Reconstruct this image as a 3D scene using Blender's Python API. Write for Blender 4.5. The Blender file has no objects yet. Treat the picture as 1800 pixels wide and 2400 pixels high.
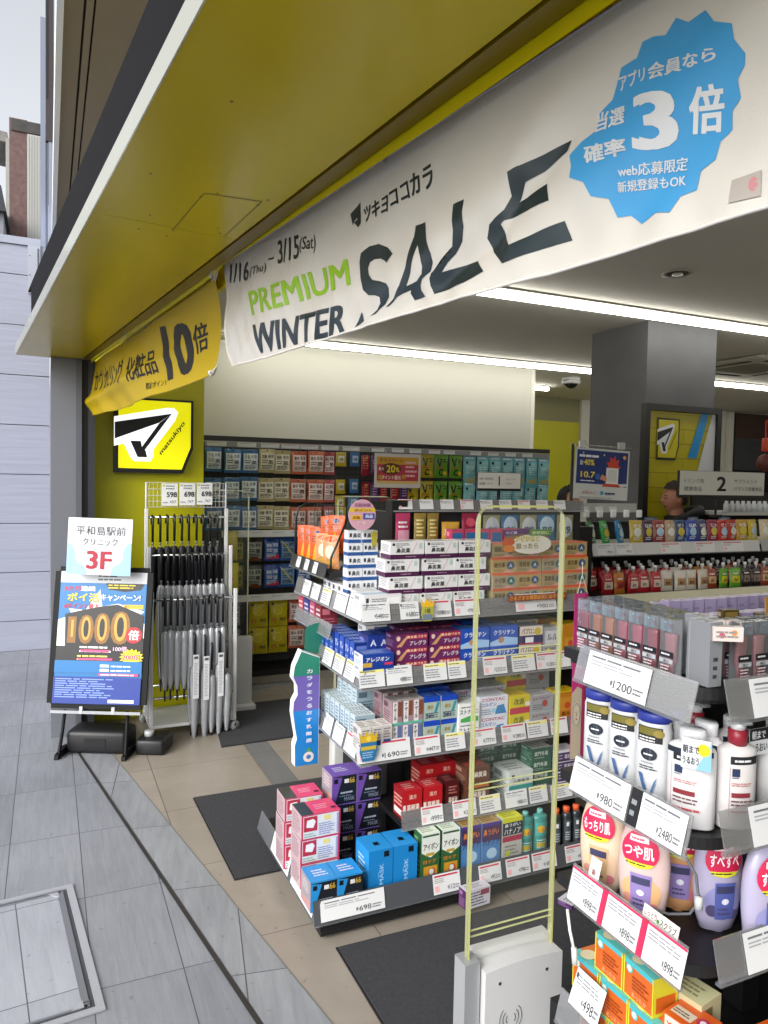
import bpy, bmesh, math, random
from mathutils import Vector, Matrix
R = math.radians
random.seed(7)
S = bpy.context.scene
COL = S.collection

# ---------------------------------------------------------------- camera, sky, light
YAW, PITCH, ROLL, EYE = R(24.5), R(-2.6), R(1.15), 1.75
Fv = Vector((math.sin(YAW)*math.cos(PITCH), math.cos(YAW)*math.cos(PITCH), math.sin(PITCH)))
Rv = Vector((math.cos(YAW), -math.sin(YAW), 0)); Uv = Rv.cross(Fv)
R2 = Rv*math.cos(ROLL)+Uv*math.sin(ROLL); U2 = -Rv*math.sin(ROLL)+Uv*math.cos(ROLL)
cam = bpy.data.cameras.new('camera'); camo = bpy.data.objects.new('camera', cam); COL.objects.link(camo)
m = Matrix((R2, U2, -Fv)).transposed().to_4x4(); m.translation = Vector((0, 0, EYE)); camo.matrix_world = m
cam.sensor_width = 36; cam.sensor_height = 36; cam.sensor_fit = 'AUTO'; cam.lens = 26.0
cam.clip_start = 0.05; cam.clip_end = 400
S.camera = camo
S.render.resolution_x, S.render.resolution_y = 768, 1024
w = bpy.data.worlds.new('World'); S.world = w; w.use_nodes = True
nt = w.node_tree; bg = nt.nodes['Background']
sky = nt.nodes.new('ShaderNodeTexSky'); sky.sky_type = 'NISHITA'; sky.sun_disc = False
SUN_EL, SUN_AZ = R(32), R(240)
sky.sun_elevation = SUN_EL; sky.sun_rotation = SUN_AZ; sky.dust_density = 4.0; sky.air_density = 1.0
hs = nt.nodes.new('ShaderNodeHueSaturation'); hs.inputs['Saturation'].default_value = 0.2; hs.inputs['Value'].default_value = 2.0
nt.links.new(sky.outputs[0], hs.inputs['Color']); nt.links.new(hs.outputs[0], bg.inputs['Color'])
bg.inputs['Strength'].default_value = 0.15
sl = bpy.data.lights.new('sun', 'SUN'); sl.energy = 0.4; sl.angle = R(35); sl.color = (.97, .98, 1)
so = bpy.data.objects.new('sun', sl); COL.objects.link(so)
sd = Vector((math.sin(SUN_AZ)*math.cos(SUN_EL), math.cos(SUN_AZ)*math.cos(SUN_EL), math.sin(SUN_EL)))
so.rotation_euler = sd.to_track_quat('Z', 'Y').to_euler()
S.view_settings.view_transform = 'Standard'; S.view_settings.look = 'None'
S.view_settings.exposure = 0.0; S.view_settings.gamma = 1
S.cycles.max_bounces = 8; S.cycles.diffuse_bounces = 3; S.cycles.glossy_bounces = 3
S.cycles.transparent_max_bounces = 64; S.cycles.transmission_bounces = 4
S.cycles.caustics_reflective = False; S.cycles.caustics_refractive = False
S.cycles.use_denoising = True; S.cycles.sample_clamp_indirect = 4

# ---------------------------------------------------------------- materials
def lin(c): return c/12.92 if c <= .04045 else ((c+.055)/1.055)**2.4
def rgb(h):
    h = h.lstrip('#')
    return tuple(lin(int(h[i:i+2], 16)/255) for i in (0, 2, 4))
_M = {}
def new_mat(name):
    m = bpy.data.materials.new(name); m.use_nodes = True
    return m, m.node_tree, m.node_tree.nodes['Principled BSDF']
def pm(h, rough=.5, metal=0, bump=0, bscale=60, coat=0, var=.0, vscale=8, spec=.5):
    """painted / printed surface of one colour"""
    k = (h, rough, metal, bump, bscale, coat, var, vscale, spec)
    if k in _M: return _M[k]
    m, t, b = new_mat('m_'+h.strip('#'))
    c = rgb(h)
    b.inputs['Base Color'].default_value = (*c, 1); b.inputs['Roughness'].default_value = rough
    b.inputs['Metallic'].default_value = metal; b.inputs['Coat Weight'].default_value = coat
    b.inputs['Specular IOR Level'].default_value = spec
    if bump or var:
        tc = t.nodes.new('ShaderNodeTexCoord')
        if bump:
            n = t.nodes.new('ShaderNodeTexNoise'); n.inputs['Scale'].default_value = bscale; n.inputs['Detail'].default_value = 3
            bp = t.nodes.new('ShaderNodeBump'); bp.inputs['Strength'].default_value = bump; bp.inputs['Distance'].default_value = .01
            t.links.new(tc.outputs['Object'], n.inputs[0]); t.links.new(n.outputs[0], bp.inputs['Height']); t.links.new(bp.outputs[0], b.inputs['Normal'])
        if var:
            n2 = t.nodes.new('ShaderNodeTexNoise'); n2.inputs['Scale'].default_value = vscale; n2.inputs['Detail'].default_value = 6
            mx = t.nodes.new('ShaderNodeMix'); mx.data_type = 'RGBA'
            mx.inputs[6].default_value = (*[x*(1-var) for x in c], 1); mx.inputs[7].default_value = (*[min(1, x*(1+var)) for x in c], 1)
            t.links.new(tc.outputs['Object'], n2.inputs[0]); t.links.new(n2.outputs[0], mx.inputs[0]); t.links.new(mx.outputs[2], b.inputs['Base Color'])
    _M[k] = m
    return m
def P(h): return pm(h, .34, bump=.06, bscale=28)            # printed carton
def F(h): return pm(h, .25, bump=.5, bscale=35)    # foil / film pouch
def emit(h, s, key='e'):
    k = (key, h, s)
    if k in _M: return _M[k]
    m, t, b = new_mat('lit_'+h.strip('#'))
    b.inputs['Base Color'].default_value = (*rgb(h), 1)
    b.inputs['Emission Color'].default_value = (*rgb(h), 1); b.inputs['Emission Strength'].default_value = s
    _M[k] = m; return m
def clear(h, op=.12, rough=.08, gl=.10):
    """thin clear plastic: see-through with a little body colour and gloss"""
    k = ('clear', h, op, rough, gl)
    if k in _M: return _M[k]
    m, t, b = new_mat('clear_'+h.strip('#')); t.nodes.remove(b)
    o = t.nodes['Material Output']
    tr = t.nodes.new('ShaderNodeBsdfTransparent'); d = t.nodes.new('ShaderNodeBsdfDiffuse'); g = t.nodes.new('ShaderNodeBsdfGlossy')
    d.inputs[0].default_value = (*rgb(h), 1); g.inputs['Roughness'].default_value = rough
    a = t.nodes.new('ShaderNodeMixShader'); a.inputs[0].default_value = op
    c = t.nodes.new('ShaderNodeMixShader')
    lw = t.nodes.new('ShaderNodeLayerWeight'); lw.inputs[0].default_value = .25
    mu = t.nodes.new('ShaderNodeMath'); mu.operation = 'MULTIPLY_ADD'; mu.inputs[1].default_value = gl*3; mu.inputs[2].default_value = gl*.5; mu.use_clamp = True
    t.links.new(lw.outputs['Facing'], mu.inputs[0]); t.links.new(mu.outputs[0], c.inputs[0])
    t.links.new(tr.outputs[0], a.inputs[1]); t.links.new(d.outputs[0], a.inputs[2])
    t.links.new(a.outputs[0], c.inputs[1]); t.links.new(g.outputs[0], c.inputs[2]); t.links.new(c.outputs[0], o.inputs[0])
    _M[k] = m; return m
def node_mat(name, build):
    m, t, b = new_mat(name); build(t, b, lambda ty: t.nodes.new(ty), t.links.new); return m

# ---------------------------------------------------------------- mesh builder
_glyph = {}
def glyphs(s, bold=0.0, shear=0.0):
    bold = 0.0
    """outline of a line of lettering as 2-D faces, its box scaled to 0..1; returns verts, faces, aspect"""
    k = (s, bold, shear)
    if k in _glyph: return _glyph[k]
    c = bpy.data.curves.new('t', 'FONT'); c.body = s; c.shear = shear; c.resolution_u = 3; c.fill_mode = 'FRONT'
    o = bpy.data.objects.new('t', c)
    me = bpy.data.meshes.new_from_object(o)
    vs = [(v.co.x, v.co.y) for v in me.vertices]; fs = [tuple(p.vertices) for p in me.polygons]
    bpy.data.objects.remove(o); bpy.data.curves.remove(c); bpy.data.meshes.remove(me)
    if not vs: vs, fs = [(0, 0), (1, 0), (1, 1)], [(0, 1, 2)]
    x0 = min(v[0] for v in vs); x1 = max(v[0] for v in vs); y0 = min(v[1] for v in vs); y1 = max(v[1] for v in vs)
    wx, wy = max(x1-x0, 1e-4), max(y1-y0, 1e-4)
    r = ([((x-x0)/wx, (y-y0)/wy) for x, y in vs], fs, (wx, wy))
    _glyph[k] = r
    return r
class MB:
    def __init__(self): self.v = []; self.f = []; self.m = []; self.s = []; self.mats = []; self.T = None
    def mi(self, mat):
        if mat not in self.mats: self.mats.append(mat)
        return self.mats.index(mat)
    def add(self, vs, fs, mat, smooth=False):
        n = len(self.v); T = self.T
        self.v += [tuple(T @ Vector(p)) if T else tuple(p) for p in vs]
        k = self.mi(mat)
        for f in fs: self.f.append(tuple(n+i for i in f)); self.m.append(k); self.s.append(smooth)
        return self
    def quad(self, a, b, c, d, mat): return self.add([a, b, c, d], [(0, 1, 2, 3)], mat)
    def box(self, x0, y0, z0, x1, y1, z1, mat, top=None, front=None, side=None):
        v = [(x0, y0, z0), (x1, y0, z0), (x1, y1, z0), (x0, y1, z0), (x0, y0, z1), (x1, y0, z1), (x1, y1, z1), (x0, y1, z1)]
        self.add(v, [(3, 2, 1, 0), (2, 3, 7, 6)], mat)
        self.add(v, [(4, 5, 6, 7)], top or mat); self.add(v, [(0, 1, 5, 4)], front or mat)
        return self.add(v, [(1, 2, 6, 5), (3, 0, 4, 7)], side or mat)
    def rbox(self, x0, y0, z0, x1, y1, z1, mat, r=.006, seg=2):
        bm = bmesh.new(); bmesh.ops.create_cube(bm, size=1)
        for v in bm.verts: v.co = Vector(((x0+x1)/2+v.co.x*(x1-x0), (y0+y1)/2+v.co.y*(y1-y0), (z0+z1)/2+v.co.z*(z1-z0)))
        bmesh.ops.bevel(bm, geom=bm.edges[:], offset=r, segments=seg, affect='EDGES', profile=.5)
        self.addbm(bm, mat, seg > 1); return self
    def addbm(self, bm, mat, smooth=False):
        bm.verts.index_update()
        self.add([v.co.copy() for v in bm.verts], [tuple(v.index for v in f.verts) for f in bm.faces], mat, smooth); bm.free()
    def tube(self, pts, r, mat, n=8, cap=True):
        pts = [Vector(p) for p in pts]; rs = r if isinstance(r, (list, tuple)) else [r]*len(pts)
        vs = []; up = None
        for i, p in enumerate(pts):
            d = (pts[min(i+1, len(pts)-1)]-pts[max(i-1, 0)]).normalized()
            if up is None: up = Vector((0, 0, 1)) if abs(d.z) < .9 else Vector((1, 0, 0))
            a = d.cross(up).normalized(); b = a.cross(d).normalized(); up = b
            for k in range(n):
                t = 2*math.pi*k/n; vs.append(p+(a*math.cos(t)+b*math.sin(t))*rs[i])
        fs = [(i*n+k, i*n+(k+1) % n, (i+1)*n+(k+1) % n, (i+1)*n+k) for i in range(len(pts)-1) for k in range(n)]
        if cap: fs += [tuple(range(n-1, -1, -1)), tuple((len(pts)-1)*n+k for k in range(n))]
        return self.add(vs, fs, mat, n > 4)
    def lathe(self, prof, mat, n=20, c=(0, 0, 0), sx=1, sy=1, cap=True):
        vs = [(c[0]+r*sx*math.cos(2*math.pi*k/n), c[1]+r*sy*math.sin(2*math.pi*k/n), c[2]+z) for r, z in prof for k in range(n)]
        fs = [(i*n+k, i*n+(k+1) % n, (i+1)*n+(k+1) % n, (i+1)*n+k) for i in range(len(prof)-1) for k in range(n)]
        if cap: fs += [tuple(range(n-1, -1, -1)), tuple((len(prof)-1)*n+k for k in range(n))]
        return self.add(vs, fs, mat, True)
    def prism(self, pts, axis, a, b, mat):
        """polygon pts in the plane across axis, extruded from a to b"""
        n = len(pts)
        def q(p, t): return {'x': (t, p[0], p[1]), 'y': (p[0], t, p[1]), 'z': (p[0], p[1], t)}[axis]
        v = [q(p, a) for p in pts]+[q(p, b) for p in pts]
        return self.add(v, [tuple(range(n-1, -1, -1)), tuple(range(n, 2*n))]+[(i, (i+1) % n, n+(i+1) % n, n+i) for i in range(n)], mat)
    def decor(self, Sf, items, mk=P, sub=None, k0=1):
        """printed design: items in 0..1 coordinates laid on the surface Sf(x, y, layer)"""
        k = k0
        for it in items:
            ty = it[0]; k = int(k)+1
            if ty == 'r': polys = [([(it[1], it[2]), (it[3], it[2]), (it[3], it[4]), (it[1], it[4])], [(0, 1, 2, 3)])]; col = it[5]
            elif ty == 'p': polys = [(list(it[1]), [tuple(range(len(it[1])))])]; col = it[2]
            elif ty == 'c':
                n = it[6] if len(it) > 6 else 20
                polys = [([(min(1, max(0, it[1]+it[3]*math.cos(2*math.pi*i/n))), min(1, max(0, it[2]+it[4]*math.sin(2*math.pi*i/n)))) for i in range(n)], [tuple(range(n))])]; col = it[5]
            elif ty == 'star':
                n = it[6]; rr = it[7]
                polys = [([(it[1]+it[3]*(1 if i % 2 == 0 else rr)*math.cos(math.pi*i/n), it[2]+it[4]*(1 if i % 2 == 0 else rr)*math.sin(math.pi*i/n)) for i in range(2*n)], [tuple(range(2*n))])]; col = it[5]
            elif ty == 'l':
                n = it[5]; polys = []; col = it[6]; h = (it[4]-it[2])/n; rnd = random.Random(n*7+int(it[1]*100))
                for i in range(n):
                    y = it[4]-h*(i+.8); x = it[1]; e = it[3]-(it[3]-it[1])*rnd.random()*.3
                    while x < e:
                        x2 = min(e, x+(it[3]-it[1])*(.1+.25*rnd.random()))
                        polys.append(([(x, y), (x2, y), (x2, y+h*.45), (x, y+h*.45)], [(0, 1, 2, 3)])); x = x2+(it[3]-it[1])*.03
            elif ty in ('t', 'b', 'i'):
                vs, fs, (gx, gy) = glyphs(it[1]); bo = .022 if ty == 'b' else 0
                polys = [([(it[2]+(x*(1-2*bo/gx)+(1+sx_)*bo/gx)*(it[4]-it[2]), it[3]+(y*(1-2*bo/gy)+(1+sy_)*bo/gy)*(it[5]-it[3])) for x, y in vs], fs) for sx_, sy_ in (((-1, -.6), (1, -.6), (1, .6), (-1, .6)) if bo else ((0, 0),))]; col = it[6]
            elif ty == 'q':       # lettering inside any quad: text, bl, br, tr, tl, colour, bold
                vs, fs, (gx, gy) = glyphs(it[1]); bo = it[7] if len(it) > 7 else .02; A, B_, C_, D_ = it[2:6]; col = it[6]; polys = []
                for sx_, sy_ in (((-1, -.6), (1, -.6), (1, .6), (-1, .6)) if bo else ((0, 0),)):
                    g2 = [(x*(1-2*bo/gx)+(1+sx_)*bo/gx, y*(1-2*bo/gy)+(1+sy_)*bo/gy) for x, y in vs]
                    polys.append(([tuple(A[j]*(1-x)*(1-y)+B_[j]*x*(1-y)+C_[j]*x*y+D_[j]*(1-x)*y for j in (0, 1)) for x, y in g2], fs))
            mat = col if not isinstance(col, str) else mk(col)
            for pi_, (vs, fs) in enumerate(polys):
                if ty in ('b', 'q'): k = round(k-(k % 1))+pi_*.2
                if sub:
                    bm = bmesh.new(); bv = [bm.verts.new((x, y, 0)) for x, y in vs]
                    for f in fs:
                        try: bm.faces.new([bv[i] for i in f])
                        except ValueError: pass
                    xs = [v[0] for v in vs]; ys = [v[1] for v in vs]
                    bmesh.ops.triangulate(bm, faces=[f for f in bm.faces if len(f.verts) > 4])
                    for ax, n_ in ((0, sub[0]), (1, sub[1])):
                        lo, hi = (min(xs), max(xs)) if ax == 0 else (min(ys), max(ys))
                        for i in range(1, n_):
                            t = i/n_
                            if lo+1e-5 < t < hi-1e-5:
                                co = (t, 0, 0) if ax == 0 else (0, t, 0); no = (1, 0, 0) if ax == 0 else (0, 1, 0)
                                bmesh.ops.bisect_plane(bm, geom=bm.verts[:]+bm.edges[:]+bm.faces[:], plane_co=co, plane_no=no)
                    bm.verts.index_update()
                    self.add([Sf(v.co.x, v.co.y, k) for v in bm.verts], [tuple(v.index for v in f.verts) for f in bm.faces], mat, True); bm.free()
                else:
                    self.add([Sf(x, y, k) for x, y in vs], fs, mat)
        return self
    def mesh(self, name):
        me = bpy.data.meshes.new(name); me.from_pydata([tuple(p) for p in self.v], [], self.f)
        for m in self.mats: me.materials.append(m)
        me.polygons.foreach_set('material_index', self.m); me.polygons.foreach_set('use_smooth', self.s); me.update()
        return me
    def build(self, name, parent=None, loc=None, rz=0):
        return obj(name, self.mesh(name), parent, loc, rz)
def obj(name, me, parent=None, loc=None, rz=0, rx=0):
    o = bpy.data.objects.new(name, me); COL.objects.link(o); o.parent = parent
    if loc: o.location = loc
    o.rotation_euler = (rx, 0, rz)
    return o
def tag(o, label=None, cat=None, group=None, kind=None):
    if label: o['label'] = label
    if cat: o['category'] = cat
    if group: o['group'] = group
    if kind: o['kind'] = kind
    return o
def thing(name, label, cat, loc=(0, 0, 0), rz=0, group=None, rx=0):
    o = bpy.data.objects.new(name, None); COL.objects.link(o); o.location = loc; o.rotation_euler = (rx, 0, rz); o.empty_display_size = .05
    return tag(o, label, cat, group)
def struct(mb, name): return tag(mb.build(name), kind='structure')
ORD = ['first', 'second', 'third', 'fourth', 'fifth', 'sixth', 'seventh', 'eighth', 'ninth', 'tenth', 'eleventh', 'twelfth', 'thirteenth', 'fourteenth', 'fifteenth', 'sixteenth', 'seventeenth']
# a proto is (name, category, mesh or None, [(part name, mesh, [(sub name, mesh)])])
def place(proto, label, loc, rz=0, group=None, rx=0):
    name, cat, me, parts = proto
    o = bpy.data.objects.new(name, me); COL.objects.link(o); o.location = loc; o.rotation_euler = (rx, 0, rz); tag(o, label, cat, group)
    for pn, pme, subs in parts:
        p = bpy.data.objects.new(pn, pme); COL.objects.link(p); p.parent = o
        for sn, sme in subs:
            s_ = bpy.data.objects.new(sn, sme); COL.objects.link(s_); s_.parent = p
    return o
def jit(a): return random.uniform(-a, a)
def carton(name, w, d, h, col, items, top=None, topit=(), side=None, sideit=(), cat='box', mk=P):
    """a printed carton; front faces -y, origin at the middle of its base"""
    mb = MB(); cm = mk(col)
    def tint(h): c = [int(h[i:i+2], 16) for i in (1, 3, 5)]; s_ = -70 if sum(c) > 380 else 75; return '#%02x%02x%02x' % tuple(max(0, min(255, v+s_)) for v in c)
    if not topit: topit = [('l', .12, .2, .88, .8, 3, tint(top or col))]
    if not sideit: sideit = [('l', .1, .08, .9, .58, 5, tint(side or col)), ('r', .1, .68, .55, .88, tint(side or col))]
    mb.box(-w/2, -d/2, 0, w/2, d/2, h, cm, top=mk(top) if top else cm, side=mk(side) if side else cm)
    e = .0002
    mb.decor(lambda x, y, k: ((x-.5)*w, -d/2-k*e, y*h), items, mk)
    mb.decor(lambda x, y, k: (-w/2-k*e, (.5-x)*d, y*h), sideit, mk)
    mb.decor(lambda x, y, k: (w/2+k*e, (x-.5)*d, y*h), sideit, mk)
    mb.decor(lambda x, y, k: ((x-.5)*w, (y-.5)*d, h+k*e), topit, mk)
    return (name, cat, mb.mesh(name), [])
def pouch(name, w, h, t, col, items, cat='pouch', seed=1, spout=None, mk=F):
    rnd = random.Random(seed); ph = [rnd.uniform(0, 6) for _ in range(4)]
    def bul(x, y):
        b = max(0, math.sin(math.pi*min(1, max(0, x))))**.5*max(0, math.sin(math.pi*min(1, max(0, (y-.06)/.86))))**.55
        return t/2*b*(1+.12*math.sin(x*9+ph[0]+y*4)+.1*math.sin(y*13+ph[1]-x*5))
    mb = MB(); n = 12
    for sg in (-1, 1):
        vs = [((i/n-.5)*w*(1-.05*math.sin(math.pi*j/n)-.012*math.sin(j*4.1+seed)), sg*(bul(i/n, j/n)+.0004), j/n*h) for j in range(n+1) for i in range(n+1)]
        fs = [(j*(n+1)+i, j*(n+1)+i+1, (j+1)*(n+1)+i+1, (j+1)*(n+1)+i) for j in range(n) for i in range(n)]
        if sg > 0: fs = [f[::-1] for f in fs]
        mb.add(vs, fs, mk(col), True)
    mb.decor(lambda x, y, k: ((x-.5)*w*(1-.05*math.sin(math.pi*y)), -bul(x, y)-.0008-k*.0005, y*h), items, mk, sub=(8, 8))
    parts = []
    if spout:
        sb = MB(); sb.lathe([(.006, h-.004), (.006, h+.012), (.011, h+.013), (.011, h+.032), (.007, h+.034)], pm(spout, .4), 10)
        parts.append(('cap', sb.mesh('cap'), []))
    return (name, cat, mb.mesh(name), parts)
# price cards
_cards = {}
def card(w, h, style, price, sub=None):
    k = (round(w, 3), round(h, 3), style, price)
    if k in _cards: return _cards[k]
    mb = MB(); wh = pm('#d9dbdc', .45)
    mb.box(-w/2, 0, 0, w/2, .001, h, wh)
    it = []
    if style == 'red': it += [('r', .05, .84, .92, .93, '#c0384a'), ('l', .05, .55, .5, .8, 3, '#9a8f8f'), ('r', .05, .12, .2, .42, '#e9aeb0')]
    elif style == 'yellow': it += [('r', .03, .78, .97, .95, '#e6e08a'), ('l', .06, .80, .7, .93, 1, '#77785a'), ('l', .05, .15, .8, .7, 4, '#8a8d94')]
    elif style == 'pink': it += [('r', 0, .93, 1, 1, '#c4315a'), ('l', .06, .6, .9, .88, 3, '#8f9096')]
    elif w >= .105: it += [('l', .06, .80, .92, .92, 1, '#6c6f75'), ('l', .06, .60, .8, .78, 2, '#a2a5aa')]
    else: it += [('l', .08, .6, .9, .88, 3, '#84868c'), ('r', .03, .74, .10, .88, '#3b3d42')]
    if price:
        a = min(.46, .115*len(price)); e_ = .80; top_ = .42
        if w >= .105: a = .072*len(price)*min(1, .19/w+.15); top_ = .38; e_ = .78
        it += [('t', price, e_-a, .14, e_, top_, '#34363a'), ('l', e_+.02, .15, .97, top_, 2, '#74777c'), ('r', e_-a-.05, .2, e_-a-.02, .34, '#666a70')]
    mb.decor(lambda x, y, q: ((x-.5)*w, -.0003*q, y*h), it, P)
    _cards[k] = ('price_card', 'price card', mb.mesh('price_card'), [])
    return _cards[k]
# ---------------------------------------------------------------- setting
def tile_mat(name, tw, th, x0, y0, jw, c1, c2, cj, streak=(1.5, 14), ang=0, rough=.55, sw=.5, amt=.12):
    def build(t, b, N, L):
        tc = N('ShaderNodeTexCoord'); sp = N('ShaderNodeSeparateXYZ'); mp = N('ShaderNodeMapping')
        mp.inputs['Rotation'].default_value = (0, 0, ang)
        L(tc.outputs['Object'], mp.inputs[0]); L(mp.outputs[0], sp.inputs[0])
        def mth(op, a, v=None, bb=None):
            n = N('ShaderNodeMath'); n.operation = op
            if isinstance(a, float): n.inputs[0].default_value = a
            else: L(a, n.inputs[0])
            if v is not None:
                if isinstance(v, float): n.inputs[1].default_value = v
                else: L(v, n.inputs[1])
            return n.outputs[0]
        def axis(o, o0, wd):
            q = mth('DIVIDE', mth('SUBTRACT', o, float(o0)), float(wd)); fr = mth('FRACT', q); fl = mth('FLOOR', q)
            dd = mth('MINIMUM', fr, mth('SUBTRACT', 1.0, fr)); return mth('LESS_THAN', dd, float(jw/wd/2)), fl
        jx, ix = axis(sp.outputs[0], x0, tw); jy, iy = axis(sp.outputs[1], y0, th)
        j = mth('MAXIMUM', jx, jy)
        cb = N('ShaderNodeCombineXYZ'); L(ix, cb.inputs[0]); L(iy, cb.inputs[1])
        wn = N('ShaderNodeTexWhiteNoise'); L(cb.outputs[0], wn.inputs['Vector'])
        # grain runs along one side of the tile, shifted from tile to tile
        mp2 = N('ShaderNodeMapping'); mp2.inputs['Scale'].default_value = (streak[1], streak[0], 1)
        va = N('ShaderNodeVectorMath'); va.operation = 'MULTIPLY_ADD'; va.inputs[1].default_value = (7, 7, 7)
        L(wn.outputs['Color'], va.inputs[0]); L(mp.outputs[0], va.inputs[2]); L(va.outputs[0], mp2.inputs[0])
        n1 = N('ShaderNodeTexNoise'); n1.inputs['Scale'].default_value = 2.2; n1.inputs['Detail'].default_value = 8; n1.inputs['Roughness'].default_value = .65; n1.inputs['Distortion'].default_value = .6
        L(mp2.outputs[0], n1.inputs[0])
        n2 = N('ShaderNodeTexNoise'); n2.inputs['Scale'].default_value = 1.3; n2.inputs['Detail'].default_value = 5; L(tc.outputs['Object'], n2.inputs[0])
        n3 = N('ShaderNodeTexNoise'); n3.inputs['Scale'].default_value = 190; L(tc.outputs['Object'], n3.inputs[0])
        s = mth('ADD', mth('ADD', mth('MULTIPLY', n1.outputs[0], float(sw)), mth('MULTIPLY', n2.outputs[0], .5)), mth('ADD', mth('MULTIPLY', wn.outputs['Value'], float(amt)), mth('MULTIPLY', n3.outputs[0], .12)))
        mr = N('ShaderNodeMapRange'); mr.inputs[1].default_value = .35; mr.inputs[2].default_value = .95; L(s, mr.inputs[0])
        mx = N('ShaderNodeMix'); mx.data_type = 'RGBA'; mx.inputs[6].default_value = (*rgb(c1), 1); mx.inputs[7].default_value = (*rgb(c2), 1); L(mr.outputs[0], mx.inputs[0])
        vo = N('ShaderNodeTexNoise'); vo.inputs['Scale'].default_value = 34; vo.inputs['Detail'].default_value = 1; L(tc.outputs['Object'], vo.inputs[0])
        sp_ = mth('MULTIPLY', mth('GREATER_THAN', vo.outputs[0], .735), .35)
        m3 = N('ShaderNodeMix'); m3.data_type = 'RGBA'; m3.inputs[7].default_value = (*rgb(cj), 1); L(sp_, m3.inputs[0]); L(mx.outputs[2], m3.inputs[6]); mx = m3
        m2 = N('ShaderNodeMix'); m2.data_type = 'RGBA'; m2.inputs[7].default_value = (*rgb(cj), 1); L(mx.outputs[2], m2.inputs[6]); L(j, m2.inputs[0])
        L(m2.outputs[2], b.inputs['Base Color']); b.inputs['Roughness'].default_value = rough
        bp = N('ShaderNodeBump'); bp.inputs['Strength'].default_value = .35; bp.inputs['Distance'].default_value = .004
        L(mth('SUBTRACT', n1.outputs[0], mth('MULTIPLY', j, 2.0)), bp.inputs['Height']); L(bp.outputs[0], b.inputs['Normal'])
    return node_mat(name, build)
PAVE = tile_mat('pavement_tile', .30, .60, .14, 2.60, .004, '#707379', '#a0a3aa', '#4b4d54', streak=(1.6, 22), sw=.48, amt=.14)
STRIP = tile_mat('threshold_tile', .60, .60, 5, 2.55, .004, '#6a6d72', '#989b9f', '#46474a', ang=R(9.8), sw=.8)
BEIGE = tile_mat('store_tile', .60, .60, .56, 2.67, .004, '#877e72', '#a8a095', '#5c5348', streak=(2, 2), rough=.32, sw=.45)
N_ = Vector((math.cos(R(6.5)), math.sin(R(6.5)), 0)); D_ = Vector((-math.sin(R(6.5)), math.cos(R(6.5)), 0))
def FW(d, u, z): p = N_*d+D_*u; return (p.x, p.y, z)
mb = MB(); mb.quad((-40, -30, 0), (40, -30, 0), (40, 60, 0), (-40, 60, 0), PAVE); struct(mb, 'pavement')
TX = lambda y: .41-(y-4.56)*.1735        # edge of the store floor
DX = lambda y: .22-(y-4.64)*.164          # drain slot
mb = MB(); mb.quad((DX(-3)+.012, -3, .004), (TX(-3), -3, .004), (TX(5.3), 5.3, .004), (DX(5.3)+.012, 5.3, .004), STRIP); struct(mb, 'threshold_paving')
mb = MB(); mb.quad((TX(-3), -3, .004), (13, -3, .004), (13, 9, .004), (TX(5.48), 5.48, .004), BEIGE)
struct(mb, 'store_floor')
mb = MB(); dk = pm('#2c2925', .8); g_ = pm('#74726d', .7)
mb.quad((DX(-3)-.012, -3, .0045), (DX(-3)+.012, -3, .0045), (DX(5.25)+.006, 5.25, .0045), (DX(5.25)-.008, 5.25, .0045), dk)
tag(mb.build('drain_slot'), 'thin dark slot drain running along the shop threshold', 'drain')
mb = MB(); mb.quad((TX(-3)-.004, -3, .0052), (TX(-3)+.003, -3, .0052), (TX(5.2)+.002, 5.2, .0052), (TX(5.2)-.003, 5.2, .0052), g_); struct(mb, 'threshold_joint')
GS = tile_mat('grey_inlay_tile', .15, .60, 1.165, 4.5, .003, '#5f6060', '#7c7d7c', '#444444')
mb = MB(); mb.quad((1.165, 3.2, .0048), (1.315, 3.2, .0048), (1.315, 5.9, .0048), (1.165, 5.9, .0048), GS); struct(mb, 'grey_floor_inlay')
# walls
def wall_mat(h, rough=.7, var=.05, bump=.15, bscale=120, vscale=2): return pm(h, rough, var=var, bump=bump, bscale=bscale, vscale=vscale)
CEIL = wall_mat('#d0ccc2', .8, bump=.05); YEL = pm('#c2be00', .45, var=.04, vscale=1.5); CREAM = wall_mat('#d6d4c9', .75, .03, .08)
ZC = 2.92
mb = MB(); mb.prism([FW(.935, -3, 0)[:2], (13, -3), (13, 9), (.27, 9), FW(.935, 5.4, 0)[:2]], 'z', ZC, ZC+.2, CEIL); struct(mb, 'ceiling')
mb = MB(); mb.box(.27, 5.48, .004, 1.04, 6.45, ZC-.001, YEL); struct(mb, 'wall_yellow')
mb = MB(); mb.box(1.04, 6.45, .004, 4.62, 6.6, ZC-.001, CREAM); mb.box(4.60, 6.445, .004, 4.645, 6.62, ZC-.001, pm('#e8e6da', .6)); struct(mb, 'wall_back')
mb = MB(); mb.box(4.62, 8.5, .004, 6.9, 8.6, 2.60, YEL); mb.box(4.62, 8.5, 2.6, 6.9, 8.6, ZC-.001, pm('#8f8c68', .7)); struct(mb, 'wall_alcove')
mb = MB(); mb.box(6.9, 8.45, .004, 13, 8.6, ZC-.001, CREAM); mb.box(12.9, -3, .004, 13, 8.45, ZC-.001, CREAM); mb.box(1.4, -3.1, .004, 13, -3, ZC-.001, CREAM); struct(mb, 'wall_far')
mb = MB(); mb.box(4.62, 6.62, .004, 4.66, 8.5, ZC-.001, CREAM); struct(mb, 'wall_return')
mb = MB(); pg = pm('#73767e', .5, var=.04, vscale=3); fr = pm('#33353b', .4)
mb.box(.02, 5.25, 0, .17, 8, 2.487, pg); struct(mb, 'wall_jamb')
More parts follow.
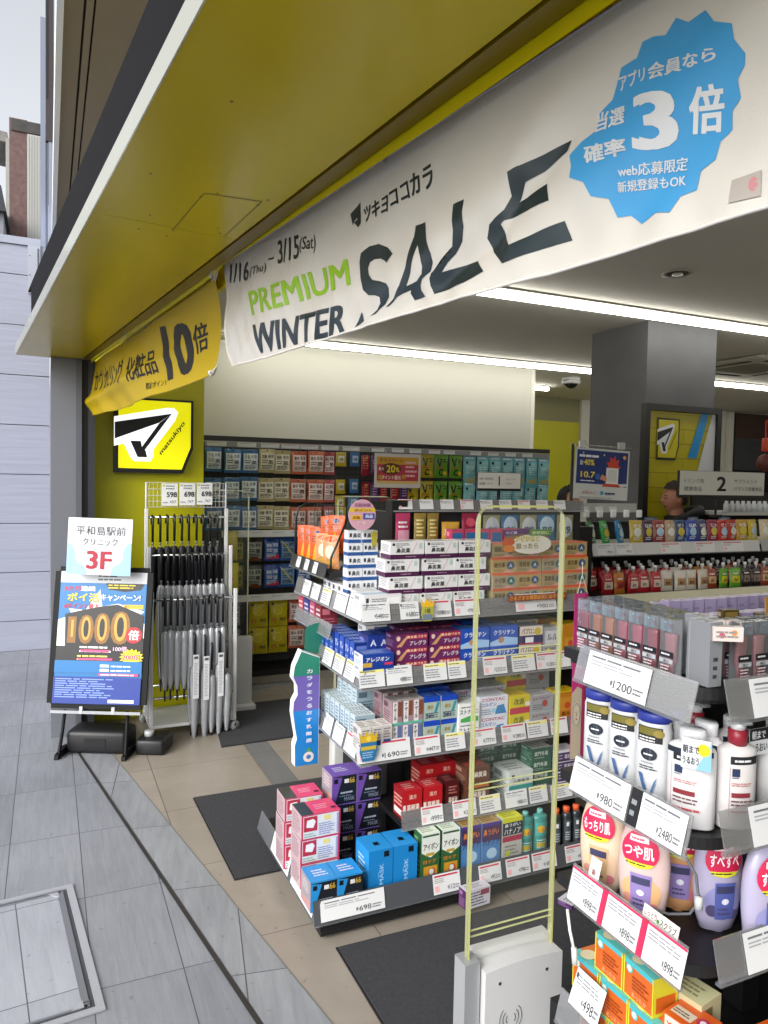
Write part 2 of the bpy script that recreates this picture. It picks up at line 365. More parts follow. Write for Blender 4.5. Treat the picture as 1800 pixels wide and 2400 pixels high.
mb = MB(); mb.box(.17, 5.24, 0, .205, 5.4, 2.487, pm('#5d6068', .4)); mb.box(.205, 5.27, 0, .245, 5.4, 2.487, pm('#17181b', .5)); mb.box(.245, 5.25, 0, .285, 5.5, 2.487, fr)
tag(mb.build('shutter_guide'), 'dark grey vertical shutter guide between grey jamb and yellow wall', 'shutter guide')
# pillar
mb = MB(); PIL = pm('#5c5c5f', .7, var=.22, vscale=5, bump=.1, bscale=30)
mb.box(3.92, 4.1, .004, 4.60, 4.7, ZC-.001, PIL); struct(mb, 'pillar')
# siding wall outside
mb = MB()
def sid(t, b, N, L):
    tc = N('ShaderNodeTexCoord'); mp = N('ShaderNodeMapping'); mp.inputs['Scale'].default_value = (.6, 1, 9); L(tc.outputs['Object'], mp.inputs[0])
    n = N('ShaderNodeTexNoise'); n.inputs['Scale'].default_value = 3; n.inputs['Detail'].default_value = 7; L(mp.outputs[0], n.inputs[0])
    mx = N('ShaderNodeMix'); mx.data_type = 'RGBA'; mx.inputs[6].default_value = (*rgb('#979bab'), 1); mx.inputs[7].default_value = (*rgb('#a5a9ba'), 1); L(n.outputs[0], mx.inputs[0]); L(mx.outputs[2], b.inputs['Base Color'])
    b.inputs['Roughness'].default_value = .75
    bp = N('ShaderNodeBump'); bp.inputs['Strength'].default_value = .25; bp.inputs['Distance'].default_value = .02; L(n.outputs[0], bp.inputs['Height']); L(bp.outputs[0], b.inputs['Normal'])
SID = node_mat('siding', sid)
z = 0
zs = [0]+[1.72+.475*k for k in range(-3, 5)]+[3.9]
for a, b_ in zip(zs, zs[1:]):
    mb.box(-5, 7.95+.004*random.random(), a+.004, .02, 8.1, b_-.004, SID)
mb.box(-5, 7.965, 0, .02, 8.09, 3.9, pm('#5e626d', .8))
mb.box(-5, 7.93, 3.9, -.06, 8.13, 3.97, pm('#9ea3b2', .4)); mb.box(-.17, 7.93, 3.45, -.06, 7.949, 3.9, pm('#a8adba', .4)); mb.box(-.085, 7.925, 3.5, -.075, 7.93, 3.88, pm('#4d505a', .4))
for q in (3.5, 3.62, 3.8): mb.box(-.155, 7.926, q, -.147, 7.93, q+.008, pm('#333333', .4))
tag(mb.build('siding_wall'), 'pale blue-grey horizontal siding wall with metal coping at far left', 'wall', kind='structure')
mb = MB(); gp = pm('#868da0', .35)
mb.box(-.06, 8.14, 0, -.015, 8.24, 6.16, gp); mb.box(-.015, 8.16, 0, .01, 8.24, 4.98, gp); mb.box(.012, 8.15, 3.5, .07, 8.24, 5.3, pm('#8f96a4', .3))
mb.box(-.014, 8.142, 4.99, .06, 8.24, 6.9, pm('#3d3638', .5)); mb.box(-.012, 8.135, 5.4, .004, 8.142, 6.9, pm('#23252e', .5))
tag(mb.build('downpipe'), 'tall blue-grey vertical pipe casing beside the upper building wall', 'pipe')
# brick building behind
t_ = thing('brick_building', 'narrow weathered pink brick building rising behind the siding wall', 'building', (-.36, 12, 0))
mb = MB(); BR = pm('#705a57', .9, var=.5, vscale=14, bump=.6, bscale=40)
mb.box(-.13, 0, 0, .10, 3, 6.76, BR); mb.box(-.10, -.02, 6.58, .40, 3, 6.74, pm('#4c4a48', .9, var=.5, vscale=12)); mb.build('wall', t_)
mb = MB(); mb.box(.10, -.01, 0, .30, 2.5, 6.57, pm('#b9b9b4', .6))
for i in range(5): mb.box(.12+i*.035, -.016, 0, .128+i*.035, -.01, 6.55, pm('#9c9d9b', .6))
mb.build('cladding', t_)
mb = MB(); mb.box(-.18, .1, 0, -.131, 3, 6.5, pm('#a9aaa6', .8, var=.2)); mb.build('downpipe', t_)
t_ = thing('far_house', 'small dark roofed house low at the far left edge', 'house', (-.9, 11, 0))
mb = MB(); mb.box(-.6, 0, 0, .38, 2, 5.1, pm('#8d8f96', .8, var=.3)); mb.build('wall', t_)
mb = MB(); mb.prism([(-.7, 5.1), (.42, 5.1), (.36, 5.42), (-.6, 5.5)], 'y', -.1, 2.1, pm('#3f4047', .8, var=.4, vscale=10)); mb.build('roof', t_)
t_ = thing('old_roof_eave', 'weathered grey roof eave jutting in from the left edge', 'roof', (-1, 12.2, 0))
mb = MB(); mb.prism([(-.8, 6.75), (.48, 6.62), (.5, 6.48), (-.8, 6.55)], 'y', 0, 1, pm('#8b8884', .9, var=.5, vscale=20)); mb.build('eave', t_)
# upper overhang of the building
t_ = thing('upper_overhang', 'brown boarded underside of the upper storey above the canopy', 'overhang', (0, 0, 0))
UB = pm('#6e6148', .45, var=.18, vscale=1.2)
mb = MB(); mb.box(.075, -3, 4.0, .16, 8.3, 4.2, UB); mb.box(.172, -3, 4.0, .205, 8.3, 4.2, UB); mb.box(.215, -3, 4.0, 3, 8.3, 4.2, UB)
mb.box(.076, -3, 4.02, 3, 8.3, 4.19, pm('#1d1812', .8)); mb.build('soffit_board', t_)
mb = MB(); mb.box(.04, -3, 3.93, .072, 8.3, 4.3, pm('#d8dde6', .4)); mb.build('edge_trim', t_)
# canopy
CAN = t_ = thing('canopy', 'long glossy yellow canopy with pale metal edge above the shopfront', 'canopy', (0, 0, 0))
SOF = pm('#bda800', .24, spec=.3, var=.09, vscale=1.6, bump=.02, bscale=3)
ZS = 2.49
mb = MB(); U0, U1 = -3, 5.28
EDG = lambda o: (lambda u: .34+.014*u+o)
def fbox(mb, d0, d1, u0, u1, z0, z1, mat):
    v = [FW(d(u) if callable(d) else d, u, z) for z in (z0, z1) for d, u in ((d0, u0), (d1, u0), (d1, u1), (d0, u1))]
    return mb.add(v, [(3, 2, 1, 0), (4, 5, 6, 7), (0, 1, 5, 4), (1, 2, 6, 5), (2, 3, 7, 6), (3, 0, 4, 7)], mat)
uj = 2.27
fbox(mb, EDG(.004), .80, U0, uj, ZS, ZS+.2, SOF); fbox(mb, EDG(.004), .80, uj+.002, 4.178, ZS, ZS+.2, SOF); fbox(mb, EDG(.004), .80, 4.18, U1, ZS, ZS+.053, SOF)
fbox(mb, EDG(.006), .80, U0, 4.17, ZS+.004, ZS+.19, pm('#2a2300', .6))
fbox(mb, .806, .85, U0, U1, ZS-.004, ZS+.06, pm('#6f5b00', .3)); mb.build('soffit', t_)
STM = pm('#d9d8c6', .25, metal=.8, var=.12, vscale=.8)
mb = MB(); fbox(mb, EDG(0), EDG(.0035), U0, 3.4, ZS-.002, ZS+.055, STM); fbox(mb, EDG(0), EDG(.0035), 3.402, U1+.01, ZS-.002, ZS+.055, STM); mb.build('edge_strip', t_)
mb = MB(); fbox(mb, EDG(.005), .80, U0, U1-.9, ZS+.207, ZS+.215, pm('#0c0c0e', .7, spec=.1)); fbox(mb, EDG(.003), EDG(.02), U0, U1-1.1, ZS+.0555, ZS+.2065, pm('#0d0c0e', .7, spec=.1)); mb.build('fascia_band', t_)
mb = MB(); sc = pm('#3a3000', .5)
for d, u in ((.45, 1.9), (.52, 2.2), (.52, 2.34), (.61, 2.29), (.61, 2.36), (.63, 1.93), (.60, 1.98), (.76, 1.9), (.75, 1.95), (.74, 2.24), (.72, 2.20), (.50, 1.45)):
    p = FW(d, u, ZS-.001); mb.lathe([(.0001, 0), (.003, 0), (.003, .002)], sc, 8, p)
mb.build('screw', t_)
mb = MB()
for a, b_ in (((.61, 2.3), (.60, 1.95)), ((.76, 2.25), (.75, 1.92)), ((.60, 1.95), (.75, 1.92))):
    (d0, u0), (d1, u1) = a, b_; e = .0012
    if abs(u0-u1) > .1: mb.add([FW(d0-e, u0, ZS-.0006), FW(d1-e, u1, ZS-.0006), FW(d1+e, u1, ZS-.0006), FW(d0+e, u0, ZS-.0006)], [(0, 1, 2, 3)], sc)
    else: mb.add([FW(d0, u0-e*2, ZS-.0006), FW(d0, u0+e*2, ZS-.0006), FW(d1, u1+e*2, ZS-.0006), FW(d1, u1-e*2, ZS-.0006)], [(0, 1, 2, 3)], sc)
mb.build('access_hatch', t_)
mb = MB(); fbox(mb, .912, .93, U0, 5.2, 2.455, ZC-.001, pm('#f2e000', .4)); fbox(mb, .851, .911, U0, 5.2, 2.565, 2.6, pm('#b9a800', .5)); struct(mb, 'bulkhead')
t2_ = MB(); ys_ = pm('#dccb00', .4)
for u0_, u1_, h0_, h1_ in [(-3+.25*i, -2.75+.25*i, .030*min(1, (2.6-(-3+.25*i))/1.4), .030*min(1, (2.6-(-2.75+.25*i))/1.4)) for i in range(22)]+[(2.5+.25*i, 2.75+.25*i, .002 if i == 0 else .02, .020) for i in range(11)]:  # second run: strip-light reflections put in as a yellow strip above the yellow banner
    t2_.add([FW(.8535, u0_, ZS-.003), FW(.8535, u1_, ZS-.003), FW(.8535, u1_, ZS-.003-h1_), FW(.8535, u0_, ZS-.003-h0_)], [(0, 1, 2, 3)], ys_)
t2_.build('trim_and_reflection', CAN)
# ceiling fittings
LEDM = emit('#fffdf4', 14.5)
def strip_light(x0, x1, y, label, lm=LEDM):
    t_ = thing('strip_light', label, 'ceiling light', ((x0+x1)/2, y, ZC), group='long ceiling strip lights'); w_ = (x1-x0)/2
    mb = MB(); mb.box(-w_, -.05, -.012, w_, .05, -.001, pm('#9a978c', .5)); mb.box(-w_-.1, .052, -.004, w_+.1, .056, -.001, pm('#4a463e', .6)); mb.build('housing', t_)
    mb = MB(); mb.rbox(-w_, -.027, -.055, w_, .027, -.013, lm, .012); mb.build('diffuser', t_)
strip_light(1.35, 9.5, 3.87, 'long white strip light crossing in front of the grey pillar')
strip_light(1.35, 9.5, 6.08, 'long white strip light washing the cream back wall')
strip_light(1.6, 9.5, 1.4, 'long white strip light nearest the shopfront behind the sale banner')
strip_light(4.9, 5.6, 7.5, 'short white ceiling light seen past the end of back wall', emit('#fffdf4', 24.0))
t_ = thing('downlight', 'round recessed ceiling downlight near the sale banner, switched off', 'downlight', (3.18, 3.12, ZC))
mb = MB(); mb.lathe([(.06, -.001), (.085, -.001), (.085, -.008), (.06, -.004)], pm('#a09c90', .5), 28, cap=False); mb.build('trim_ring', t_)
mb = MB(); mb.lathe([(.0001, -.002), (.06, -.002)], pm('#5a564c', .6), 28, cap=False); mb.lathe([(.025, -.002), (.03, -.012), (.012, -.014)], pm('#c8c4b8', .4), 16); mb.build('lamp', t_)
t_ = thing('security_camera', 'white dome security camera on ceiling in front of yellow alcove', 'camera', (5.35, 6.75, ZC))
mb = MB(); mb.lathe([(.10, -.001), (.10, -.03), (.085, -.04)], pm('#c9c9c9', .4), 24); mb.build('mount', t_)
mb = MB(); mb.lathe([(.084, -.04), (.075, -.075), (.05, -.105), (.02, -.12), (.0001, -.122)], pm('#15161a', .12), 24); mb.build('dome', t_)
mb = MB(); mb.lathe([(.105, -.04), (.10, -.06), (.09, -.07)], pm('#dcdcdc', .4), 24); mb.build('shroud', t_)
t_ = thing('air_conditioner', 'recessed ceiling air conditioner cassette right of the pillar', 'air conditioner', (6.2, 5.1, ZC))
mb = MB(); mb.rbox(-.48, -.48, -.04, .48, .48, -.001, pm('#b5b1a3', .5), .03); mb.build('panel', t_)
mb = MB()
for a in range(4):
    mb.T = Matrix.Rotation(a*math.pi/2, 4, 'Z'); mb.box(-.3, -.42, -.044, .3, -.36, -.041, pm('#3a3832', .6))
mb.T = None; mb.box(-.25, -.25, -.046, .25, .25, -.041, pm('#8c897e', .6)); mb.build('louvre', t_)
for (x, y, rx_) in ((5.9, 3.05, .25),):
    mb = MB(); mb.tube([(x-.2, y+.9, ZC-.03), (x+.3, y+.6, ZC-.05), (x+1.2, y+.5, ZC-.04)], .012, pm('#b5b0a0', .4)); tag(mb.build('ceiling_cable'), 'pale cable looping along the ceiling right of the pillar', 'cable')
# dark doorway at the far right
t_ = thing('far_window', 'dark framed opening in the cream wall at far right', 'window', (10.3, 8.44, 0))
mb = MB(); mb.box(-.55, -.06, 1.4, -.45, 0, 2.9, pm('#e4e2d8', .5)); mb.box(-.45, -.05, 1.4, -.4, 0, 2.9, pm('#111214', .4)); mb.build('frame', t_)
mb = MB(); mb.box(-.4, -.02, 1.5, 1.5, 0, 2.35, pm('#0c0c0e', .2)); mb.box(-.4, -.021, 2.0, 1.5, -.001, 2.5, pm('#4b4e55', .25)); mb.box(-.4, -.022, 2.5, 1.5, -.001, 2.9, pm('#4f3b33', .5)); mb.box(-.4, -.03, 1.4, 1.5, 0, 1.5, pm('#6b5544', .5)); mb.build('pane', t_)
# ---------------------------------------------------------------- banners
BD = .89
def sm(t): t = max(0, min(1, t)); return t*t*(3-2*t)
VAL = [(2.75, 2.02), (2.0, 2.10), (1.56, 2.125), (1.32, 2.14), (1.08, 2.19), (1.03, 2.245), (.91, 2.30), (.77, 2.345), (.65, 2.385), (.5, 2.44), (.2, 2.56)]
def valz(u):
    for (a, za), (b, zb) in zip(VAL, VAL[1:]):
        if u >= b: return za+(zb-za)*(a-u)/(a-b)
    return 2.56
def wdisp(u, z):
    """how far the white cloth billows towards the street at (u along, z up)"""
    t = z-valz(u); amp = sm((2.2-u)/.7); top = sm((2.5-z)/.12)
    if t >= 0: d = .009*math.exp(-((t-.085)/.055)**2)*top-.0045*math.exp(-(t/.032)**2)
    else: d = -.0045*math.exp(-(t/.032)**2)+.006*(1-math.exp(t/.035))
    d *= amp*(1-.65*sm((1.0-u)/.12))
    hem = math.exp(-((z-2.12)/.05)**2)
    d += .0022*math.sin(u*44+z*30+1.3*math.sin(u*9))*hem+.0035*math.sin(u*6+1)*top+.002*math.sin((u*1.6+z*3.2)*9)*top+.0012*math.sin((u*3.1-z*2)*21)*top
    d += .016*sm((z-2.1)/.1)*(1-sm((z-2.28)/.2))*sm((u-1.8)/.5)
    return d*sm((2.72-u)/.12+.15)
def WZ(u, y):
    """edge lines of the cloth: y 0 hem .. 1 top"""
    zb = 2.100+.018*max(0, u-.6)**1.0+.004*math.sin(u*5); zt = 2.478+.020*max(0, u-.8)
    return zb+(zt-zb)*y
UL, UR = 2.64, .28
def WS(x, y, k=0):
    u = UL+(UR-UL)*x; z = WZ(u, y)
    if x < .06 and k == 0: u += -.10*(1-y)*(1-x/.06)+.012*math.sin(y*7)*(1-x/.06)
    d = BD-wdisp(u, z)-(0 if k == 0 else (.0010 if k < KB else .0018)+(k % 1)*.0006)
    return FW(d, u, z)
KB = 999
def W2(u, z):
    zb, zt = WZ(u, 0), WZ(u, 1)
    return ((UL-u)/(UL-UR), (z-zb)/(zt-zb))
VIN = lambda h: pm(h, .28, bump=.06, bscale=260)
t_ = thing('sale_banner', 'long white vinyl sale banner with black lettering and blue badge', 'banner', (0, 0, 0))
mb = MB(); n, k_ = 150, 48; vw = VIN('#cdc9c1')
mb.add([WS(i/n, j/k_) for j in range(k_+1) for i in range(n+1)], [(j*(n+1)+i, j*(n+1)+i+1, (j+1)*(n+1)+i+1, (j+1)*(n+1)+i) for j in range(k_) for i in range(n)], vw, True)
BK = '#1b2a30'
def q4(*p): return [W2(*a) for a in p]
it = []
def QT(s, tl, tr, br, bl, col=BK, b=.02): a = q4(bl, br, tr, tl); it.append(('q', s, a[0], a[1], a[2], a[3], col, b))
def PG(pts, col=BK): it.append(('p', [W2(*p) for p in pts], col))
QT('1/16', (2.575, 2.500), (2.385, 2.466), (2.375, 2.398), (2.575, 2.432)); QT('(Thu)', (2.365, 2.44), (2.215, 2.42), (2.21, 2.385), (2.36, 2.402), b=.005)
QT('~', (2.205, 2.43), (2.155, 2.424), (2.155, 2.415), (2.205, 2.421), b=.03); QT('3/15', (2.14, 2.468), (1.985, 2.447), (1.975, 2.375), (2.125, 2.392)); QT('(Sat)', (1.975, 2.435), (1.87, 2.415), (1.87, 2.365), (1.975, 2.388), b=.005)
QT('PREMIUM', (2.356, 2.356), (1.688, 2.306), (1.655, 2.232), (2.311, 2.268), '#8dbb2b', .022)
QT('WINTER', (2.30, 2.240), (1.671, 2.192), (1.706, 2.122), (2.286, 2.140), BK, .03)
QT('ココカラ', (1.488, 2.412), (1.312, 2.416), (1.304, 2.362), (1.473, 2.367), BK, .03); QT('ツキヨ', (1.615, 2.413), (1.492, 2.410), (1.491, 2.364), (1.608, 2.373), BK, .03)
PG([(1.678, 2.414), (1.628, 2.429), (1.632, 2.40), (1.655, 2.393), (1.668, 2.384)]); PG([(1.632, 2.42), (1.628, 2.378), (1.638, 2.37), (1.66, 2.388), (1.645, 2.392), (1.645, 2.41)])
S_=[(1.486,2.247),(1.462,2.262),(1.488,2.283),(1.53,2.302),(1.575,2.308),(1.615,2.301),(1.623,2.281),(1.613,2.241),(1.596,2.207),(1.57,2.19),(1.53,2.181),(1.511,2.173),(1.511,2.159),(1.529,2.148),(1.568,2.14),(1.593,2.139),(1.539,2.141),(1.492,2.154),(1.474,2.168),(1.47,2.186),(1.48,2.198),(1.513,2.211),(1.547,2.221),(1.567,2.237),(1.575,2.255),(1.568,2.268),(1.548,2.271),(1.519,2.265),(1.496,2.254)]
PG(S_); PG([(1.607,2.157),(1.656,2.128),(1.603,2.135)])
AL=[(1.372,2.3),(1.371,2.276),(1.382,2.246),(1.393,2.215),(1.421,2.181),(1.456,2.16),(1.492,2.148)]
AR=[(1.33,2.295),(1.348,2.252),(1.359,2.229),(1.372,2.199),(1.396,2.174),(1.429,2.162),(1.482,2.147)]
PG(AL+AR[::-1])
BL=[(1.349,2.29),(1.348,2.252),(1.333,2.223),(1.326,2.2),(1.331,2.186),(1.355,2.176),(1.377,2.169),(1.385,2.157),(1.376,2.141)]
BR=[(1.33,2.295),(1.315,2.257),(1.293,2.219),(1.29,2.2),(1.301,2.185),(1.335,2.176),(1.344,2.167),(1.346,2.156),(1.331,2.14)]
PG(BL+BR[::-1]); PG([(1.396,2.174),(1.331,2.178),(1.344,2.166),(1.438,2.159)])
LL=[(1.22,2.298),(1.219,2.266),(1.215,2.245),(1.222,2.216),(1.239,2.194),(1.271,2.185),(1.3,2.181)]
LR=[(1.185,2.297),(1.186,2.273),(1.18,2.243),(1.189,2.218),(1.215,2.2),(1.242,2.189),(1.267,2.176)]
PG(LL+LR[::-1]); PG([(1.3,2.182),(1.267,2.176),(1.148,2.171),(1.12,2.144),(1.182,2.137),(1.295,2.138),(1.307,2.157),(1.308,2.172)])
EL=[(1.055,2.305),(1.05,2.262),(1.068,2.243),(1.11,2.228),(1.12,2.206),(1.101,2.176),(1.067,2.146)]
ER=[(1.027,2.307),(1.016,2.276),(1.031,2.252),(1.058,2.232),(1.079,2.221),(1.066,2.196),(1.048,2.174)]
PG(EL+ER[::-1]); PG([(1.055,2.305),(0.91,2.31),(0.919,2.295),(0.973,2.281),(1.018,2.276),(1.035,2.278)]); PG([(1.04,2.247),(0.963,2.257),(0.951,2.224),(1.061,2.225),(1.074,2.226)]); PG([(1.067,2.146),(1.048,2.174),(0.914,2.18),(0.899,2.145)])
PG([(0.668,2.393),(0.653,2.37),(0.625,2.353),(0.621,2.331),(0.605,2.306),(0.605,2.291),(0.614,2.277),(0.608,2.251),(0.62,2.239),(0.619,2.215),(0.636,2.206),(0.641,2.184),(0.662,2.176),(0.668,2.153),(0.694,2.152),(0.709,2.134),(0.733,2.141),(0.761,2.133),(0.783,2.152),(0.806,2.155),(0.825,2.189),(0.859,2.203),(0.875,2.23),(0.906,2.247),(0.904,2.265),(0.912,2.286),(0.888,2.3),(0.854,2.305),(0.85,2.329),(0.827,2.34),(0.817,2.364),(0.809,2.38),(0.78,2.381),(0.771,2.4),(0.752,2.399),(0.732,2.391),(0.713,2.405),(0.693,2.389)], '#3f97cf'); WHT = '#d3d6d8'; KB = len(it)+1
QT('アプリ', (.815, 2.370), (.765, 2.362), (.764, 2.342), (.812, 2.346), WHT, .02); QT('会員なら', (.760, 2.364), (.646, 2.334), (.644, 2.314), (.758, 2.338), WHT, .025)
QT('当選', (.855, 2.330), (.8, 2.322), (.797, 2.292), (.858, 2.300), WHT, .025); QT('確率', (.882, 2.290), (.793, 2.270), (.79, 2.243), (.874, 2.257), WHT, .03)
QT('3', (.787, 2.330), (.710, 2.309), (.696, 2.219), (.779, 2.243), WHT, .028); QT('倍', (.686, 2.298), (.632, 2.282), (.631, 2.216), (.685, 2.232), WHT, .03)
QT('web応募限定', (.807, 2.233), (.683, 2.203), (.684, 2.184), (.805, 2.214), WHT, .015); QT('新規登録もOK', (.808, 2.209), (.686, 2.181), (.685, 2.163), (.806, 2.192), WHT, .015)
PG([(.613, 2.147), (.573, 2.147), (.575, 2.116), (.616, 2.118)], '#a59c93'); PG([(.584+.006*math.cos(a*.4), 2.133+.009*math.sin(a*.4)) for a in range(16)], '#b9787a')
mb.decor(WS, it, VIN, sub=(140, 44), k0=0); mb.build('cloth', t_)
def grommet(u, z, d, par, mat=None):
    mb = MB(); p = FW(d, u, z); mb.T = Matrix.Translation(p) @ Matrix.Rotation(R(90+6.5), 4, 'Z') @ Matrix.Rotation(R(90), 4, 'X')
    mb.lathe([(.004, 0), (.010, 0), (.010, .003), (.004, .003)], pm('#b9bcc0', .25, metal=1), 14, cap=False); mb.build('grommet', par)
mb = MB(); cn = VIN('#a9a2a4')
for (u, z) in ((1.50, 2.508),): mb.add([FW(BD-.014, u+.035, z), FW(BD-.014, u-.04, z), FW(BD-.018, u-.028, z-.045)], [(0, 1, 2)], cn)
mb.build('corner_patch', t_); grommet(1.495, 2.490, BD-.017, t_)
mb = MB(); hem = [WS(i/60, 0) for i in range(61)]; mb.tube(hem, .0035, VIN('#dcd8d2'), 6); mb.tube([WS(i/60, 1) for i in range(61)], .0035, VIN('#a8a1a8'), 6); mb.tube([WS(0, j/20) for j in range(21)], .003, VIN('#dcd8d2'), 6); mb.build('hem', t_)
# yellow banner
def YS(x, y, k=0):
    u = 5.22+(2.70-5.22)*x; sag = .035*math.sin(math.pi*x)
    zt = 2.475-sag*.3; zb = 2.125-.01*math.sin(math.pi*x); z = zb+(zt-zb)*y
    d = .025*math.sin(math.pi*y)*math.sin(x*4.2+.5)+.02*math.sin(x*13+y*5)*(1-y*.6)*(1-x)+.008*math.sin(x*40+y*9)*(1-x)*(1-y)+.02*math.exp(-((x-.62)/.12)**2)*(1-y)
    d += .03*math.exp(-((y-.25-.3*x)/.1)**2)*(1-x)
    return FW(.875-d-(.001+(k % 1)*.0006 if k else 0), u, z)
def Y2(u, z): return ((5.22-u)/2.52, (z-2.12)/.35)
t_ = thing('yellow_banner', 'short rippled yellow banner reading 10 times in black under the canopy', 'banner', (0, 0, 0))
VY = lambda h: pm(h, .5, bump=.1, bscale=90, spec=.3)
mb = MB(); n, k_ = 120, 30
mb.add([YS(i/n, j/k_) for j in range(k_+1) for i in range(n+1)], [(j*(n+1)+i, j*(n+1)+i+1, (j+1)*(n+1)+i+1, (j+1)*(n+1)+i) for j in range(k_) for i in range(n)], VY('#b09600'), True)
it = []
def QY(s, tl, tr, br, bl, b=.02):
    a = [Y2(*p) for p in (bl, br, tr, tl)]; it.append(('q', s, a[0], a[1], a[2], a[3], '#17160f', b))
QY('10', (3.50, 2.44), (3.06, 2.385), (2.98, 2.16), (3.36, 2.16), .04); QY('倍', (3.05, 2.36), (2.86, 2.35), (2.83, 2.235), (2.99, 2.23), .02)
QY('カウンセリング', (5.14, 2.41), (4.2, 2.375), (4.1, 2.235), (5.06, 2.26), .02); QY('化粧品', (4.13, 2.37), (3.57, 2.345), (3.50, 2.22), (4.04, 2.23), .02); QY('限定ポイント', (3.66, 2.19), (3.38, 2.182), (3.36, 2.150), (3.65, 2.155), .01)
mb.decor(YS, it, VY, sub=(110, 24), k0=0); mb.build('cloth', t_)
mb = MB(); mb.tube([YS(i/40, 0) for i in range(41)], .003, VY('#a08a00'), 6); mb.tube([YS(i/40, 1) for i in range(41)], .003, VY('#a08a00'), 6); mb.build('hem', t_)
rp = pm('#c9c6bb', .5)
for kk, (z, n_) in enumerate(((2.50, 5), (2.145, 4))):
    mb = MB()
    for i in range(n_):
        a = FW(.862, 2.69, z-.02+jit(.006)); b_ = FW(.862, 2.625+jit(.008), z+jit(.01)); mid = FW(.85+jit(.02), 2.66, z-.03+jit(.02)); mb.tube([a, mid, b_], .0025, rp, 5)
    mb.lathe([(.001, -.012), (.012, -.005), (.011, .008), (.001, .012)], rp, 8, FW(.86, 2.69, z-.02))
    tag(mb.build('banner_cord'), ['knotted pale cord tying the upper corners of the two banners', 'knotted pale cord tying the lower corners of the two banners'][kk], 'cord')
mb = MB(); mb.tube([FW(.85, 4.1, 2.47), FW(.853, 4.106, 2.50), FW(.85, 4.112, 2.47)], .002, rp, 5)
tag(mb.build('hanging_tie'), 'small cord tie holding up the yellow banner midway', 'cord')
# ---------------------------------------------------------------- lit logo sign
EM = [(0.0, .735), (.66, .885), (.745, .885), (.80, .83), (.76, .715), (.50, .335), (.485, .30), (.49, .23), (.45, .155), (.25, .155), (.205, .20), (.12, .385), (0, .35)]
E1 = [(0.01, .665), (.72, .81), (.56, .68), (.01, .445)]
E2 = [(.72, .81), (.375, .30), (.335, .335), (.565, .68)]
E3 = [(.20, .425), (.33, .425), (.345, .34), (.39, .30), (.41, .21), (.29, .21)]
def emblem(mk_y, mk_w, mk_k, name_col=None):
    it = [('p', [(.055, .06), (.055, .97), (.965, .97), (.965, .36), (.85, .055)], mk_y), ('p', EM, mk_w), ('p', E1, mk_k), ('p', E2, mk_k), ('p', E3, mk_k)]
    it.append(('q', 'matsukiyo', (.60, .23), (.905, .665), (.855, .73), (.55, .285), mk_k, .02)); return it
t_ = thing('logo_sign', 'lit five-sided yellow logo sign with black and white arrow emblem on yellow wall', 'sign', (.415, 5.44, 1.755))
mb = MB(); wS, hS = .535, .52
mb.prism([(0, 0), (.87*wS, 0), (wS, .34*hS), (wS, hS), (0, hS)], 'y', -.04, .04, pm('#17171a', .35)); mb.build('frame', t_)
mb = MB(); mb.decor(lambda x, y, k: (x*wS, -.04-k*.0006, y*hS), emblem(emit('#e3dd00', .78, 's'), emit('#f2f5fb', 1.0, 's'), pm('#141416', .4))); mb.build('face', t_)
# ---------------------------------------------------------------- poster stand
A_, B_ = Vector((.095, 4.89, 0)), Vector((.49, 4.70, 0)); ang = math.atan2(B_.y-A_.y, B_.x-A_.x); mid = (A_+B_)/2
t_ = thing('poster_stand', 'black poster stand with bright blue campaign poster and clinic card on top', 'stand', (mid.x-.03, mid.y+.015, 0), ang)
bk = pm('#0d0e10', .55, spec=.25); lean = R(9)
Lm = Matrix.Translation((0, .03, .29)) @ Matrix.Rotation(-lean, 4, 'X')
pw, ph = .62, .875
mb = MB(); mb.T = Lm; bm = bmesh.new(); bmesh.ops.create_cube(bm, size=1)
for v in bm.verts: v.co = Vector((v.co.x*pw, v.co.y*.02, (v.co.z+.5)*ph))
ce = [e for e in bm.edges if abs((e.verts[0].co-e.verts[1].co).y) > .01]; bmesh.ops.bevel(bm, geom=ce, offset=.03, segments=5, affect='EDGES'); mb.addbm(bm, bk); mb.build('frame', t_)
Y1, B1, B2, RD, GD, WH_, KK = '#f2d81e', '#1670b0', '#1a3890', '#b81c2a', '#8a5e1e', '#eef0f2', '#101216'
